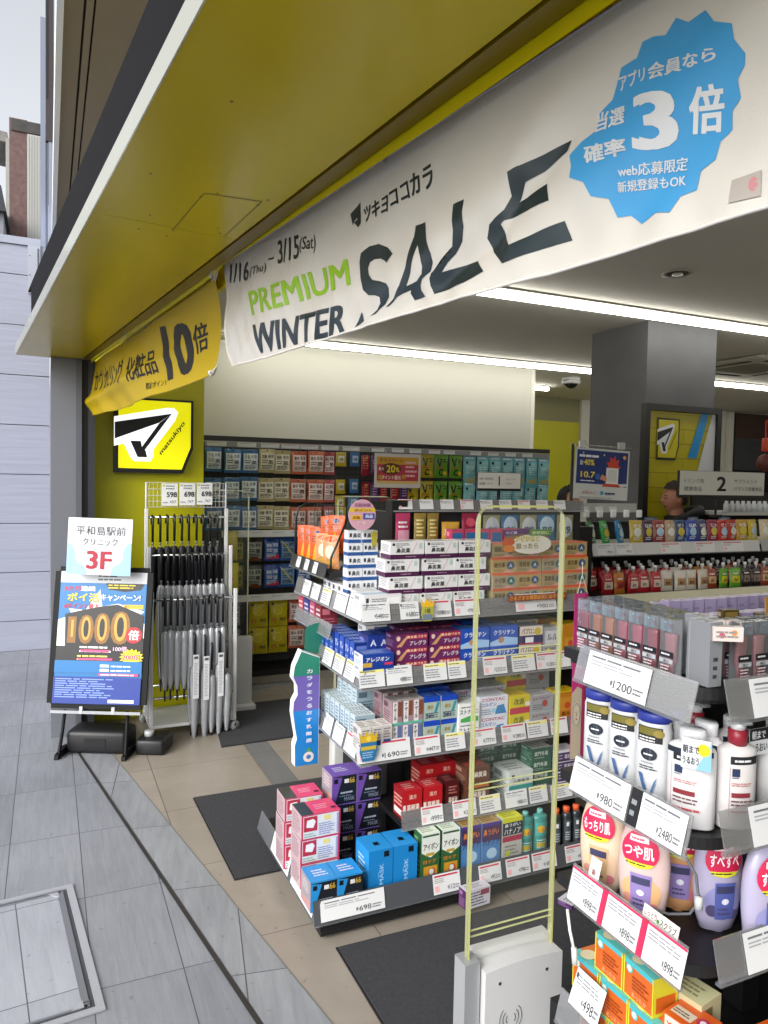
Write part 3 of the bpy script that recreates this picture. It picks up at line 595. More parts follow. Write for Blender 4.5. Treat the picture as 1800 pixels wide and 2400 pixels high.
it = [('r', .06, .035, .94, .965, B1), ('r', .06, .885, .94, .965, '#c9ced3'), ('l', .44, .90, .68, .95, 2, '#2b2d30'),
 ('p', [(.06, .62), (.2, .655), (.16, .70), (.33, .69), (.47, .84), (.50, .72), (.66, .74), (.93, .69), (.86, .64), (.94, .60), (.94, .36), (.06, .36)], WH_),
 ('r', .2, .33, .94, .5, KK), ('r', .06, .33, .94, .435, KK), ('p', [(.52, .885), (.92, .885), (.88, .84), (.72, .825), (.56, .84)], KK), ('l', .55, .845, .9, .882, 2, Y1),
 ('b', '3か月連続', .1, .825, .42, .862, RD), ('b', '連続', .27, .825, .42, .862, WH_), ('b', 'ポイ活', .135, .745, .47, .815, KK), ('b', 'ポイ活', .14, .75, .465, .813, Y1), ('b', 'キャンペーン!', .475, .755, .89, .81, KK), ('b', 'キャンペーン!', .48, .758, .885, .808, WH_),
 ('b', 'dポイント最大', .11, .70, .47, .74, RD), ('l', .49, .70, .70, .73, 1, '#555566'), ('r', .72, .705, .92, .735, '#e8b32a'), ('t', '要エントリー', .73, .709, .91, .731, KK),
 ('p', [(.13, .66), (.30, .69), (.5, .72), (.66, .735), (.93, .66), (.93, .47), (.15, .40)], KK),
 ('b', '1', .165, .455, .25, .645, GD), ('b', '0', .275, .45, .43, .66, GD), ('b', '0', .435, .45, .595, .675, GD), ('b', '0', .60, .45, .80, .69, GD),
 ('t', '0', .305, .475, .40, .645, '#c89a3e'), ('t', '0', .465, .475, .565, .66, '#c89a3e'), ('t', '0', .635, .475, .765, .675, '#c89a3e'), ('r', .2, .5, .225, .62, '#c89a3e'), ('c', .84, .52, .085, .058, RD), ('b', '倍', .785, .485, .895, .557, WH_),
 ('l', .30, .39, .62, .445, 2, WH_), ('r', .31, .397, .6, .413, '#d8437a'), ('b', '100倍', .64, .405, .78, .44, '#f0c8dc'), ('l', .28, .335, .66, .38, 2, '#e7e36a'), ('r', .29, .34, .64, .354, '#d8437a'),
 ('star', .83, .365, .125, .062, Y1, 16, .75), ('b', '200倍', .735, .345, .925, .388, '#c02a78'),
 ('p', [(.06, .25), (.06, .335), (.94, .335), (.94, .25)], B1),
 ('r', .52, .292, .61, .31, WH_), ('l', .63, .29, .90, .312, 1, WH_), ('r', .52, .262, .61, .28, WH_), ('l', .63, .26, .9, .282, 1, WH_), ('r', .51, .232, .91, .25, '#c8407e'), ('l', .53, .233, .9, .249, 1, WH_),
 ('r', .06, .035, .94, .222, B2), ('l', .08, .075, .72, .215, 9, '#7f9ce0'), ('r', .62, .046, .88, .068, WH_), ('t', 'キャンペーン詳細', .65, .05, .85, .064, B2)]
mb = MB(); mb.T = Lm; mb.decor(lambda x, y, k: ((x-.5)*pw, -.011-k*.0002, y*ph), it, lambda h: pm(h, .3)); mb.build('poster', t_)
mb = MB(); mb.T = Lm; mb.box(-pw/2+.03, -.018, -.03, pw/2-.03, .012, -.012, pm('#8e9196', .3, metal=.8)); mb.box(-.10, -.02, -.03, -.08, .0, .015, pm('#9b9ea3', .3, metal=.8)); mb.box(.10, -.02, -.03, .12, .0, .015, pm('#9b9ea3', .3, metal=.8)); mb.build('holder_bar', t_)
mb = MB(); cw, ch = .40, .35; Cm = Matrix.Translation((.0, .05, .285+ph*math.cos(lean)-.03)) @ Matrix.Rotation(R(-4), 4, 'X') @ Matrix.Rotation(R(1), 4, 'Y'); mb.T = Cm
mb.box(-cw/2, .0, 0, cw/2, .003, ch, pm('#dfe3e8', .5))
mb.decor(lambda x, y, k: ((x-.5)*cw, -k*.0005, y*ch), [('c', .02, .1, .17, .24, '#9cc3e2'), ('c', .0, .33, .13, .22, '#9cc3e2'), ('c', .17, .03, .14, .17, '#9cc3e2'), ('c', .98, .12, .17, .24, '#9cc3e2'), ('c', 1.0, .36, .13, .22, '#9cc3e2'), ('c', .83, .03, .14, .17, '#9cc3e2'),
 ('t', '平和島駅前', .13, .70, .90, .86, '#3a3036'), ('t', 'クリニック', .24, .52, .78, .65, '#3a3036'), ('b', '3F', .31, .10, .70, .43, '#a81e34')], lambda h: pm(h, .5))
mb.build('clinic_card', t_)
mb = MB()
for s in (-1, 1):
    mb = MB(); mb.tube([(s*.195, .03, .28), (s*.20, .0, .14), (s*.205, -.03, .035), (s*.205, -.05, .012)], .011, bk, 8)
    leg_ = mb.build('leg', t_); mb = MB()
    mb.T = Matrix.Translation((s*.205, 0, 0)); mb.prism([(-.075, 0), (-.07, .03), (.04, .05), (.24, .02), (.24, 0)], 'x', -.012, .012, bk); mb.build('foot', leg_)
mb = MB(); mb.rbox(-.19, .02, .005, .19, .22, .15, pm('#17181b', .45), .03, 3); mb.box(-.07, .016, .055, .06, .03, .105, pm('#050506', .6)); ww_ = mb.build('water_weight', t_)
mb = MB(); mb.rbox(.24, .03, .0, .42, .24, .10, pm('#17181b', .45), .02, 2); mb.lathe([(.03, .10), (.03, .13), (.026, .132)], pm('#b7babd', .4), 16, (.30, .12, 0)); mb.build('filler_cap', ww_)
# ---------------------------------------------------------------- floor things
def mat_thing(pts, label):
    mb = MB(); mb.prism(pts, 'z', .0055, .014, pm('#3b3b3f', .95, bump=.8, bscale=400, var=.35, vscale=60)); mb.prism([(sum(p[0] for p in pts)/4+(p[0]-sum(q[0] for q in pts)/4)*1.012, sum(p[1] for p in pts)/4+(p[1]-sum(q[1] for q in pts)/4)*1.012) for p in pts], 'z', .0053, .009, pm('#19191b', .7))
    tag(mb.build('floor_mat'), label, 'mat', 'black entrance floor mats')
mat_thing([(.74, 3.09), (1.9, 3.09), (1.9, 3.97), (.72, 3.97)], 'black floor mat under the mask boxes end of the medicine shelves')
mat_thing([(.98, 1.3), (2.35, 1.3), (2.4, 2.46), (.98, 2.48)], 'black floor mat under the security gate in the nearest aisle')
mat_thing([(1.02, 4.67), (1.9, 4.70), (1.9, 5.50), (1.12, 5.50)], 'black floor mat beside the umbrella rack before the back wall')
t_ = thing('floor_hatch', 'square paving hatch with bright steel frame at bottom left', 'hatch', (-.105, 2.88, 0), R(5.2))
st = pm('#a9acb3', .3, metal=.2)
mb = MB()
mb.box(-.30, -.42, .001, .24, .42, .0016, pm('#4a4b50', .6))
for (a, b_, c, d) in ((-.30, .394, .24, .42), (-.30, -.42, .24, -.394), (.214, -.394, .24, .394)): mb.box(a, b_, .002, c, d, .008, st)
for (a, b_, c, d) in ((-.30, .37, .19, .38), (-.30, -.38, .19, -.37), (.175, -.38, .198, .38)): mb.box(a, b_, .002, c, d, .0065, pm('#8e9198', .35, metal=.6))
mb.prism([(.14, -.38), (.18, -.38), (.18, -.34)], 'z', .002, .0075, st); mb.prism([(.14, .38), (.18, .38), (.18, .34)], 'z', .002, .0075, st)
mb.build('frame', t_)
mb = MB(); mb.lathe([(.0001, .0085), (.011, .0085)], pm('#6d7077', .4), 16, (.19, -.36, 0), cap=False); mb.box(.18, -.362, .0086, .20, -.358, .009, pm('#222222', .6)); mb.build('lock', t_)
mb = MB(); mb.quad((-.30, -.37, .004), (.175, -.37, .004), (.175, .37, .004), (-.30, .37, .004), tile_mat('hatch_tile', .30, .60, -.28, -.27, .004, '#8c8f98', '#b4b7c0', '#55565c')); mb.build('paving_inset', t_)
# ---------------------------------------------------------------- umbrella rack and umbrellas
WHP = pm('#d6d8da', .35); CHR = pm('#d0d3d6', .15, metal=1)
RX0, RX1 = .62, 1.17
t_ = thing('umbrella_rack', 'white three-tier umbrella rack on castors by the yellow wall', 'rack', ((RX0+RX1)/2, 5.15, 0)); hw = (RX1-RX0)/2
tiers = [(-.16, .98), (0, 1.26), (.15, 1.51)]
for s in (-1, 1):
    for (yy, zt) in tiers:
        mb = MB(); mb.rbox(s*hw-.012, yy-.012, .09, s*hw+.012, yy+.012, zt, WHP, .003, 1); mb.build('post', t_)
mb = MB(); mb.box(-hw-.01, -.18, .075, hw+.01, .22, .095, WHP); mb.build('base_tray', t_)
for (yy, zt) in tiers:
    mb = MB(); mb.tube([(-hw, yy, zt-.06), (hw, yy, zt-.06)], .008, CHR, 10); mb.build('hanging_bar', t_)
mb = MB(); mb.tube([(-hw, -.16, .27), (hw, -.16, .27)], .008, CHR, 10); mb.tube([(-hw, .15, .27), (hw, .15, .27)], .008, CHR, 10); mb.build('lower_bar', t_)
mb = MB()
for x in (-hw, hw): mb.tube([(x, .17, 1.45), (x, .17, 1.69)], .007, WHP, 8)
for i in range(20): x = -hw+.02+i*(2*hw-.04)/19; mb.tube([(x, .17, 1.52), (x, .17, 1.69)], .0015, WHP, 4)
for z in (1.52, 1.56, 1.60, 1.645, 1.69): mb.tube([(-hw, .168, z), (hw, .168, z)], .002, WHP, 4)
mb.build('sign_grid', t_)
mb = MB()
for x, y in ((-hw, -.18), (hw, -.18), (-hw, .2), (hw, .2)):
    mb.T = Matrix.Translation((x, y, .035)) @ Matrix.Rotation(R(90), 4, 'X') @ Matrix.Rotation(R(25), 4, 'Y'); mb.lathe([(.034, -.011), (.034, .011)], pm('#a8abad', .5), 18); mb.T = None
    mb.tube([(x, y, .075), (x, y-.012, .04)], .009, CHR, 8)
mb.build('castor', t_)
def umbrella(kind):
    """hanging by its crook; origin at the top of the crook"""
    L = {'black': .80, 'clear': .88, 'short': .62, 'label': .72}[kind]
    bkm = pm('#131419', .3); hd = MB()
    hd.tube([(0, .035, -.06), (0, .034, -.03), (0, .024, -.008), (0, .006, 0), (0, -.012, -.008), (0, -.02, -.03), (0, -.02, -.18)], .0085, bkm, 8)
    parts = [('handle', hd.mesh('handle'), [])]
    rg = MB(); rg.lathe([(.008, -.198), (.008, -.185)], pm('#8d9096', .3, metal=.9), 10, (0, -.02, 0)); parts.append(('ferrule', rg.mesh('ferrule'), []))
    cn = MB(); cm = pm('#14151c', .55) if kind == 'black' else clear('#d3d8df', .44, .12, .25); n_ = 16; prof = []
    for (t, r_) in ((0, .015), (.03, .023), (.12, .027), (.5, .026), (.8, .019), (.96, .010)): prof.append((t, r_*(.85 if kind == 'black' else .92)))
    vs = []; z0 = -.215; H_ = L-.215
    for t, r_ in prof:
        for k in range(n_): q = 2*math.pi*k/n_; rr = r_*(1+.35*(k % 2)); vs.append((rr*math.cos(q), -.02+rr*math.sin(q), z0-t*H_))
    cn.add(vs, [(i*n_+k, i*n_+(k+1) % n_, (i+1)*n_+(k+1) % n_, (i+1)*n_+k) for i in range(len(prof)-1) for k in range(n_)], cm, True)
    if kind != 'black':
        for k in range(5): q = 2*math.pi*k/5; cn.tube([(.010*math.cos(q), -.02+.010*math.sin(q), z0-.01), (.017*math.cos(q), -.02+.017*math.sin(q), z0-.3*H_), (.006*math.cos(q), -.02+.006*math.sin(q), z0-.95*H_)], .0018, pm('#9ea3aa', .3, metal=.6), 4)
        cn.lathe([(.024, z0-.55*H_), (.023, z0-.565*H_)], pm('#8e949c', .4), 10, (0, -.02, 0)) if kind != 'label' else None
    parts.append(('canopy', cn.mesh('canopy'), []))
    tp = MB(); tp.lathe([(.005, -L-.06), (.007, -L), (.008, -L+.03)], bkm, 8, (0, -.02, 0)); parts.append(('tip', tp.mesh('tip'), []))
    sh = MB(); sh.tube([(0, -.02, -.18), (0, -.02, -L)], .004, pm('#a9adb3', .3, metal=.8), 6); parts.append(('shaft', sh.mesh('shaft'), []))
    if kind == 'label':
        lb = MB(); lb.box(-.019, -.056, z0-.42*H_, .019, -.054, z0+.16*H_, pm('#dfe1e4', .5)); lb.decor(lambda x, y, k: ((x-.5)*.034, -.056-k*.0002, z0-.40*H_+y*.56*H_), [('l', .1, .05, .9, .82, 22, '#9a9da3'), ('r', .1, .9, .9, .96, '#55585e')], P); parts[2] = ('canopy', parts[2][1], [('label_sleeve', lb.mesh('label_sleeve'))])
    return ('umbrella', 'umbrella', None, parts)
UB_, UC, US, UL_ = umbrella('black'), umbrella('clear'), umbrella('short'), umbrella('label')
def row_umb(proto, xs, yy, z, desc, rz=0):
    n_ = len(xs)
    for i, x in enumerate(xs): place(proto, f'{desc}, {ORD[i]} from left', (x, yy, z+jit(.004)), R(jit(12)), 'umbrellas hanging on the rack')
row_umb(UB_, [.66+i*.049 for i in range(10)], 5.30, 1.463, 'black folded umbrella hanging on the rear top bar')
row_umb(UC, [.70+i*.041 for i in range(11)], 5.15, 1.213, 'clear umbrella with black crook on the middle bar')
row_umb(US, [.70, .742, .785, .828], 4.99, .933, 'short clear umbrella at left of the front bar')
row_umb(UC, [.875+i*.042 for i in range(6)], 4.985, .936, 'long clear umbrella at right of the front bar')
t2 = [.885, .955, 1.0, 1.05, 1.105]
for i, x in enumerate(t2):
    place(UL_ if i in (0, 1, 3) else US, ['labelled clear umbrella hung low at front, leftmost of five', 'labelled clear umbrella hung low at front, second of five', 'bare clear umbrella hung low between two labelled ones', 'labelled clear umbrella hung low at front, rightmost labelled one', 'bare clear umbrella hung low beside right front post'][i], (x, 4.945, (.70, .685, .69, .70, .69)[i] + (0 if i in (0, 1, 3) else -.06)), R(jit(8)), 'umbrellas hung low at the rack front')
for i, (x, pr) in enumerate(((.775, '598'), (.895, '698'), (1.015, '698'))):
    w_, h_ = .108, .155; mb = MB(); mb.box(-w_/2, 0, 0, w_/2, .0015, h_, pm('#eceeec', .5))
    mb.decor(lambda a, b_, k: ((a-.5)*w_, -.0005*k, b_*h_), [('c', .12, .9, .07, .05, '#c9cf3a'), ('l', .25, .72, .85, .95, 2, '#8b8e93'), ('b', pr, .30, .38, .95, .62, '#33363b'), ('t', {'598': '657', '698': '767'}[pr], .52, .12, .88, .24, '#55585e'), ('l', .06, .1, .4, .2, 1, '#9a9da3')], P)
    tag(mb.build('price_card', loc=(x, 5.30, 1.53+.004*i)), [f'tall white price card reading 598 above the umbrellas', 'tall white 698 price card in the middle above the umbrellas', 'tall white 698 price card at right above the umbrellas'][i], 'price card', 'price cards over the umbrella rack')
# ---------------------------------------------------------------- security gates
YG = pm('#c3c47e', .25); YGE = pm('#e2e24a', .2); CLR = clear('#dfe6d8', .04, .03, .10)
def gate(x, y, wd, H, label, edge, base=True):
    t_ = thing('security_gate', label, 'security gate', (x, y, 0), group='anti-theft gates at the shop entrance')
    r_ = .05; pts = [(0, .1)]+[(0, H-r_)]+[(r_-r_*math.cos(a), H-r_+r_*math.sin(a)) for a in (R(30), R(60), R(90))]+[(wd-r_+r_*math.sin(a), H-r_+r_*math.cos(a)) for a in (0, R(30), R(60), R(90))]+[(wd, .1)]
    mb = MB(); wt = .006
    inn = [(min(max(px, wt), wd-wt), min(pz, H-wt)) for px, pz in pts]
    for (a, b_), (c, d) in zip(zip(pts, pts[1:]), zip(inn, inn[1:])):
        for yy, mt in ((-.009, edge), (.009, edge)):
            v = [(a[0], yy, a[1]), (b_[0], yy, b_[1]), (d[0], yy, d[1]), (c[0], yy, c[1])]; mb.add(v, [(0, 1, 2, 3)], mt)
        mb.add([(a[0], -.009, a[1]), (b_[0], -.009, b_[1]), (b_[0], .009, b_[1]), (a[0], .009, a[1])], [(0, 1, 2, 3)], clear('#d0d39a', .35, .1, .2))
        mb.add([(c[0], -.009, c[1]), (d[0], -.009, d[1]), (d[0], .009, d[1]), (c[0], .009, c[1])], [(0, 1, 2, 3)], clear('#cfd294', .5, .1, .2))
    mb.build('acrylic_frame', t_)
    mb = MB(); mb.quad((wt, 0, .3), (wd-wt, 0, .3), (wd-wt, 0, H-wt), (wt, 0, H-wt), CLR); mb.build('clear_panel', t_)
    if base:
        for z in (1.245, .86, .43):
            for dz in (0, .018): mb = MB(); mb.box(wt, -.003, z+dz, wd-wt, .003, z+dz+.0018, pm('#c5c88e', .3)); mb.build('crossbar', t_)
        mb = MB(); n_ = 14; bm = pm('#c9cacb', .35)
        arc = [(.036+(wd-.03)*i/n_, .345+.009*math.sin(math.pi*i/n_)) for i in range(n_+1)]
        mb.prism([(.036, .0)]+[(a, z+.0) for a, z in arc]+[(wd+.006, .0)], 'y', -.05, .012, bm)
        mb.prism([(.036, 0), (.036, .372), (wd, .372), (wd, 0)], 'y', .014, .045, pm('#d6d7d4', .35)); bh_ = mb.build('base_housing', t_)
        mb = MB(); mb.box(-.02, -.03, 0, .03, .03, .37, pm('#a7aaad', .3, metal=.3)); mb.build('post', t_)
        mb = MB()
        for sx in (.085, wd-.05): mb = MB(); mb.box(sx-.004, -.0515, .30, sx+.004, -.05, .308, pm('#202226', .5)); mb.build('screw_cap', bh_)

        cx, cz = .125, .19
        for s in (-1, 1):
            for q in range(3):
                r0 = .012+q*.011; pts2 = [(cx+s*(r0*math.cos(a)+.004), -.0512, cz+r0*1.2*math.sin(a)) for a in [R(-50+10*i) for i in range(11)]]; mb = MB(); mb.tube(pts2, .0011, pm('#3a3c40', .5), 4, False); mb.build('signal_arc', bh_)
    else:
        mb = MB(); mb.rbox(-.01, -.04, .0, wd+.03, .04, .55, pm('#c6c7c4', .4), .01); mb.rbox(-.03, -.09, .0, wd+.05, .09, .05, pm('#cfd0cc', .4), .01); mb.build('base_housing', t_)
gate(1.10, 1.78, .30, 1.68, 'nearest clear acrylic security gate with grey base and wave symbol', YG)
gate(1.38, 3.62, .32, 1.655, 'middle clear security gate standing behind the medicine shelf end', pm('#c9cbb0', .3), False)
gate(1.03, 5.42, .335, 1.64, 'farthest clear security gate behind the umbrella rack', pm('#c9cbb0', .3), False)
# ---------------------------------------------------------------- shop shelving
def at(u, v, y=None, x=None):
    """world point seen at photo position (u, v) on the plane y=... or x=..."""
    r = Fv*1733.3+R2*(u-900)-U2*(v-1200)
    t = y/r.y if y is not None else x/r.x
    return Vector((0, 0, EYE))+r*t
BLK = pm('#131315', .45); BLK2 = pm('#1c1c1f', .6); GRYR = clear('#8b8b8c', .55, .15, .15); CLRR = clear('#aab0b4', .22, .08, .2); SILV = pm('#b3b5b8', .35, metal=.6)
def wb(mb, name, t_):
    o = t_.location
    mb.v = [(p[0]-o[0], p[1]-o[1], p[2]-o[2]) for p in mb.v]
    return mb.build(name, t_)
TILT = R(14)
def rail(t_, face, pos, a, b, z0, h=.07, mat=None):
    """price rail; face 'f' looks towards -y at y=pos from x=a to b, face 'l' towards -x at x=pos from y=a to b"""
    mb = MB(); s, c = math.sin(TILT)*h, math.cos(TILT)*h; mt = mat or GRYR; e = .003
    for off in (0,):
        if face == 'f': v = [(a, pos, z0), (b, pos, z0), (b, pos+s, z0+c), (a, pos+s, z0+c)]; n = (0, e, 0)
        else: v = [(pos, b, z0), (pos, a, z0), (pos+s, a, z0+c), (pos+s, b, z0+c)]; n = (e, 0, 0)
        w_ = [tuple(p[i]+n[i] for i in range(3)) for p in v]
        mb.add(v+w_, [(0, 1, 2, 3), (7, 6, 5, 4), (0, 4, 5, 1), (3, 2, 6, 7), (0, 3, 7, 4), (1, 5, 6, 2)], mt)
    if face == 'f': mb.box(a, pos-.002, z0-.006, b, pos+.012, z0, SILV if mat is None else CLRR)
    else: mb.box(pos-.002, a, z0-.006, pos+.012, b, z0, SILV if mat is None else CLRR)
    wb(mb, 'price_rail', t_)
def cards(face, pos, z0, lst, where):
    """lst of (centre along the rail, width, height, style, price, extra words)"""
    for i_, (c, w_, h, st_, pr, ex) in enumerate(lst):
        cd = card(w_, h, st_, pr); hh = .004
        lab = {'red': 'white price card with red header', 'yellow': 'pale yellow headed notice card', 'plain': 'plain white price card', 'pink': 'white price card with pink edge'}[st_]
        if pr: lab += f' reading {pr}'
        lab += f' {where}, {ORD[i_]} along'
        if face == 'f': place(cd, lab, (c, pos-.0035+math.sin(TILT)*hh, z0+hh), 0, 'price cards on the shelf edges', rx=-TILT)
        else: place(cd, lab, (pos-.0035+math.sin(TILT)*hh, c, z0+hh), -R(90), 'price cards on the shelf edges', rx=-TILT)
def row(proto, desc, xs, y, z, rows=1, dz=0, face='f', step=0, group=None, jx=.002):
    """stacks: xs centres along the shelf, rows upwards"""
    for r_ in range(rows):
        for i, x in enumerate(xs):
            d = desc
            if rows > 1: d += f', {ORD[r_]} layer up'
            if len(xs) > 1: d += f', {ORD[i]} from left'
            xx = x+jit(jx)+(step if r_ % 2 else 0); yy = y+jit(.002)
            place(proto, d, (xx, yy, z+r_*dz) if face == 'f' else (yy, xx, z+r_*dz), (0 if face == 'f' else -R(90))+R(jit(1.2)), group)
# ---- medicine shelves
G = thing('shelf_unit', 'long black medicine shelf unit facing the camera in mid aisle', 'shelf unit', (1.7, 2.9, 0))
mb = MB(); mb.box(.935, 2.55, .02, 2.45, 3.35, .10, BLK); mb.box(.93, 2.545, .045, .936, 3.35, .095, BLK2); wb(mb, 'plinth', G)
for x in (1.0, 1.33, 2.0): mb = MB(); mb.lathe([(.02, .006), (.02, .03)], BLK, 12, (x, 2.60, 0)); wb(mb, 'foot', G)
mb = MB(); mb.box(.915, 2.535, .102, 2.45, 3.36, .12, pm('#202022', .35)); wb(mb, 'base_tray', G)
mb = MB(); mb.box(1.375, 2.93, .12, 1.45, 3.0, 1.655, BLK); wb(mb, 'column', G)
mb = MB(); mb.box(1.45, 2.96, .12, 2.43, 2.975, 1.655, BLK2); wb(mb, 'back_panel', G)
for z, x0, y0, y1 in ((1.215, 1.125, 2.63, 3.5), (.955, 1.125, 2.63, 3.25), (.655, 1.125, 2.63, 3.25)):
    mb = MB(); mb.box(x0+.005, y0, z-.03, 2.22, y1, z-.001, BLK); wb(mb, 'shelf', G)
mb = MB(); mb.box(1.455, 2.64, .33, 2.22, 2.958, .353, BLK); mb.box(1.31, 2.64, .33, 1.455, 2.92, .353, BLK); wb(mb, 'shelf', G)
mb = MB(); mb.box(2.225, 2.70, .02, 2.24, 3.3, 1.3, BLK); wb(mb, 'side_panel', G)
for z in (1.185, .925, .625): rail(G, 'f', 2.622, 1.115, 2.22, z); 
rail(G, 'l', 1.115, 2.63, 3.5, 1.185, .075); rail(G, 'l', 1.115, 2.63, 3.25, .925); rail(G, 'l', 1.115, 2.63, 3.25, .625)
rail(G, 'f', 2.632, 1.31, 2.22, .325)
rail(G, 'f', 2.522, .90, 2.24, .085, .085, pm('#4c4e52', .2)) ; rail(G, 'l', .905, 2.535, 3.36, .085, .085, pm('#5a5c60', .2))
rail(G, 'f', 2.93, 1.38, 2.43, 1.61, .05)
rail(G, 'l', 1.115, 3.0, 3.5, 1.05, .06)
mb = MB(); mb.box(1.13, 3.27, 1.02, 1.4, 3.5, 1.035, BLK); mb.box(1.13, 3.27, .62, 1.4, 3.5, .64, BLK); mb.box(1.39, 3.0, .12, 1.42, 3.5, 1.6, BLK2); wb(mb, 'rear_bracket', G)
X = lambda u, v, y=2.6: at(u, v, y=y).x
def cx(u0, u1, v): a, b = X(u0, v), X(u1, v); return (a+b)/2, b-a-.003
TOPW, SECW, THIW, FOUW, BASW = 'on top shelf edge', 'on second shelf edge', 'on third shelf edge', 'on fourth shelf edge', 'on bottom tray edge'
def cl(lst, v): return [(*cx(u0, u1, v), h, s, p, e) for u0, u1, h, s, p, e in lst]
cards('f', 2.622, 1.187, cl([(853, 922, .075, 'plain', '5480', 'at left'), (944, 990, .07, 'plain', '1680', ''), (1000, 1066, .07, 'red', '3080', ''), (1072, 1132, .07, 'red', '798', ''), (1216, 1312, .075, 'red', '980', 'in clear sleeve')], 1440), TOPW)
cards('f', 2.622, .927, cl([(847, 909, .072, 'yellow', '', 'leftmost'), (912, 974, .074, 'plain', '880', ''), (1000, 1055, .07, 'yellow', '', 'below purple boxes'), (1057, 1100, .07, 'yellow', '', 'below blue boxes'), (1140, 1196, .072, 'red', '2202', ''), (1207, 1262, .07, 'yellow', '', 'behind security gate'), (1265, 1315, .07, 'red', '1280', ''), (1318, 1345, .07, 'red', '', 'rightmost')], 1600), SECW)
cards('f', 2.622, .627, cl([(842, 970, .078, 'red', '1690', 'with crown badge'), (978, 1040, .072, 'red', '1447', ''), (1050, 1098, .07, 'yellow', '', 'left of security gate'), (1114, 1170, .07, 'red', '1777', ''), (1183, 1240, .07, 'red', '1280', ''), (1243, 1292, .07, 'yellow', '', 'right part'), (1298, 1338, .07, 'red', '', 'rightmost')], 1760), THIW)
cards('f', 2.632, .327, cl([(998, 1050, .07, 'red', '999', ''), (1072, 1128, .07, 'red', '1280', ''), (1135, 1185, .07, 'yellow', '', 'in the middle'), (1195, 1248, .07, 'plain', '980', ''), (1252, 1295, .07, 'yellow', '', 'second from right'), (1302, 1352, .06, 'yellow', '', 'rightmost')], 1890), FOUW)
cards('f', 2.522, .09, [(X(830, 2110, 2.52), .262, .075, 'plain', '698', '')]+cl([(995, 1058, .075, 'red', '112', ''), (1100, 1152, .07, 'red', '953', ''), (1162, 1218, .07, 'red', '798', ''), (1222, 1278, .07, 'red', '1480', ''), (1298, 1352, .068, 'red', '977', '')], 2070), BASW)
cards('l', 1.115, 1.187, [(2.72, .16, .085, 'plain', '', 'nearest'), (2.88, .13, .08, 'plain', '', 'second'), (3.06, .11, .07, 'yellow', '', 'third'), (3.2, .1, .07, 'plain', '', 'fourth'), (3.33, .1, .07, 'plain', '', 'fifth')], 'on top left end rail')
cards('l', 1.115, .927, [(2.76, .11, .075, 'yellow', '', 'nearest'), (2.89, .11, .07, 'yellow', '', 'second'), (3.02, .11, .07, 'yellow', '', 'third')], 'on second left end rail')
cards('l', 1.115, .627, [(2.74, .12, .08, 'red', '', 'nearest'), (2.88, .11, .075, 'plain', '', 'second'), (3.01, .1, .075, 'plain', '', 'third')], 'on third left end rail')
cards('l', .905, .09, [(2.70, .27, .08, 'plain', '698', 'nearer'), (3.0, .25, .08, 'plain', '898', 'farther')], 'on bottom left end rail')
cards('f', 2.93, 1.612, [(1.44+i*.105, .068, .045, 'plain' if i % 3 else 'red', '', f'{ORD[i]} from left') for i in range(9)], 'on rear top rail')
# cartons
MED = 'medicine boxes on the long shelf unit'
rh = carton('medicine_box', .152, .09, .070, '#e3e3e3', [('r', 0, 0, 1, .27, '#4b2145'), ('r', .06, .78, .13, .92, '#222428'), ('l', .16, .78, .62, .94, 2, '#7a7c82'), ('p', [(.62, .3), (.635, .3), (.80, .96), (.785, .96)], '#c98ca0'), ('b', '鼻炎薬', .17, .36, .58, .64, '#2a2c31'), ('l', .17, .67, .4, .75, 1, '#55575c'), ('r', .84, .6, .93, .9, '#b7cfc4'), ('l', .45, .1, .9, .2, 1, '#a888a0')], side='#d9d9da', sideit=[('r', 0, 0, 1, .27, '#4b2145'), ('l', .1, .4, .9, .85, 5, '#8d8f95')])
row(rh, 'white and purple nasal medicine box', [1.30, 1.46, 1.615], 2.705, 1.216, 4, .0705, step=.02, group=MED, jx=.006)
wl = carton('medicine_box', .165, .1, .075, '#e6e6e7', [('r', 0, 0, 1, .2, '#8c2f3c'), ('r', .05, .6, .12, .85, '#333438'), ('l', .2, .5, .7, .85, 3, '#85878c'), ('r', .6, .5, .95, .85, '#f4f4f4')], topit=[('r', .05, .3, .95, .6, '#9fc3d8')])
place(wl, 'wide white medicine box at front left corner of top shelf', (1.205, 2.69, 1.216), R(2), MED)
bw = carton('medicine_box', .066, .05, .052, '#dfe2e6', [('r', 0, .02, 1, .3, '#24508f'), ('b', '鼻炎', .3, .42, .85, .82, '#33353c'), ('r', .08, .5, .22, .8, '#26282c')], side='#d5d8dc', sideit=[('r', 0, .02, 1, .3, '#24508f')])
row(bw, 'small white and blue nasal box', [1.165, 1.232], 2.86, 1.216, 6, .0525, group=MED)
sb_ = carton('medicine_box', .052, .1, .075, '#e4e5e6', [('l', .12, .1, .88, .6, 6, '#4a4c52'), ('r', .1, .66, .5, .9, '#2b2d33'), ('l', .55, .66, .9, .9, 2, '#9a9ca2')], top='#e9eaea', topit=[('l', .1, .1, .9, .9, 8, '#b5b7bb')])
row(sb_, 'white medicine box on left end, top shelf', [3.12, 3.06, 3.0, 2.94, 2.88, 2.82, 2.765], 1.19, 1.216, 1, face='l', group=MED)
row(sb_, 'white medicine box on left end, raised second row', [3.2, 3.14, 3.08, 3.02, 2.965], 1.255, 1.285, 1, face='l', group=MED)
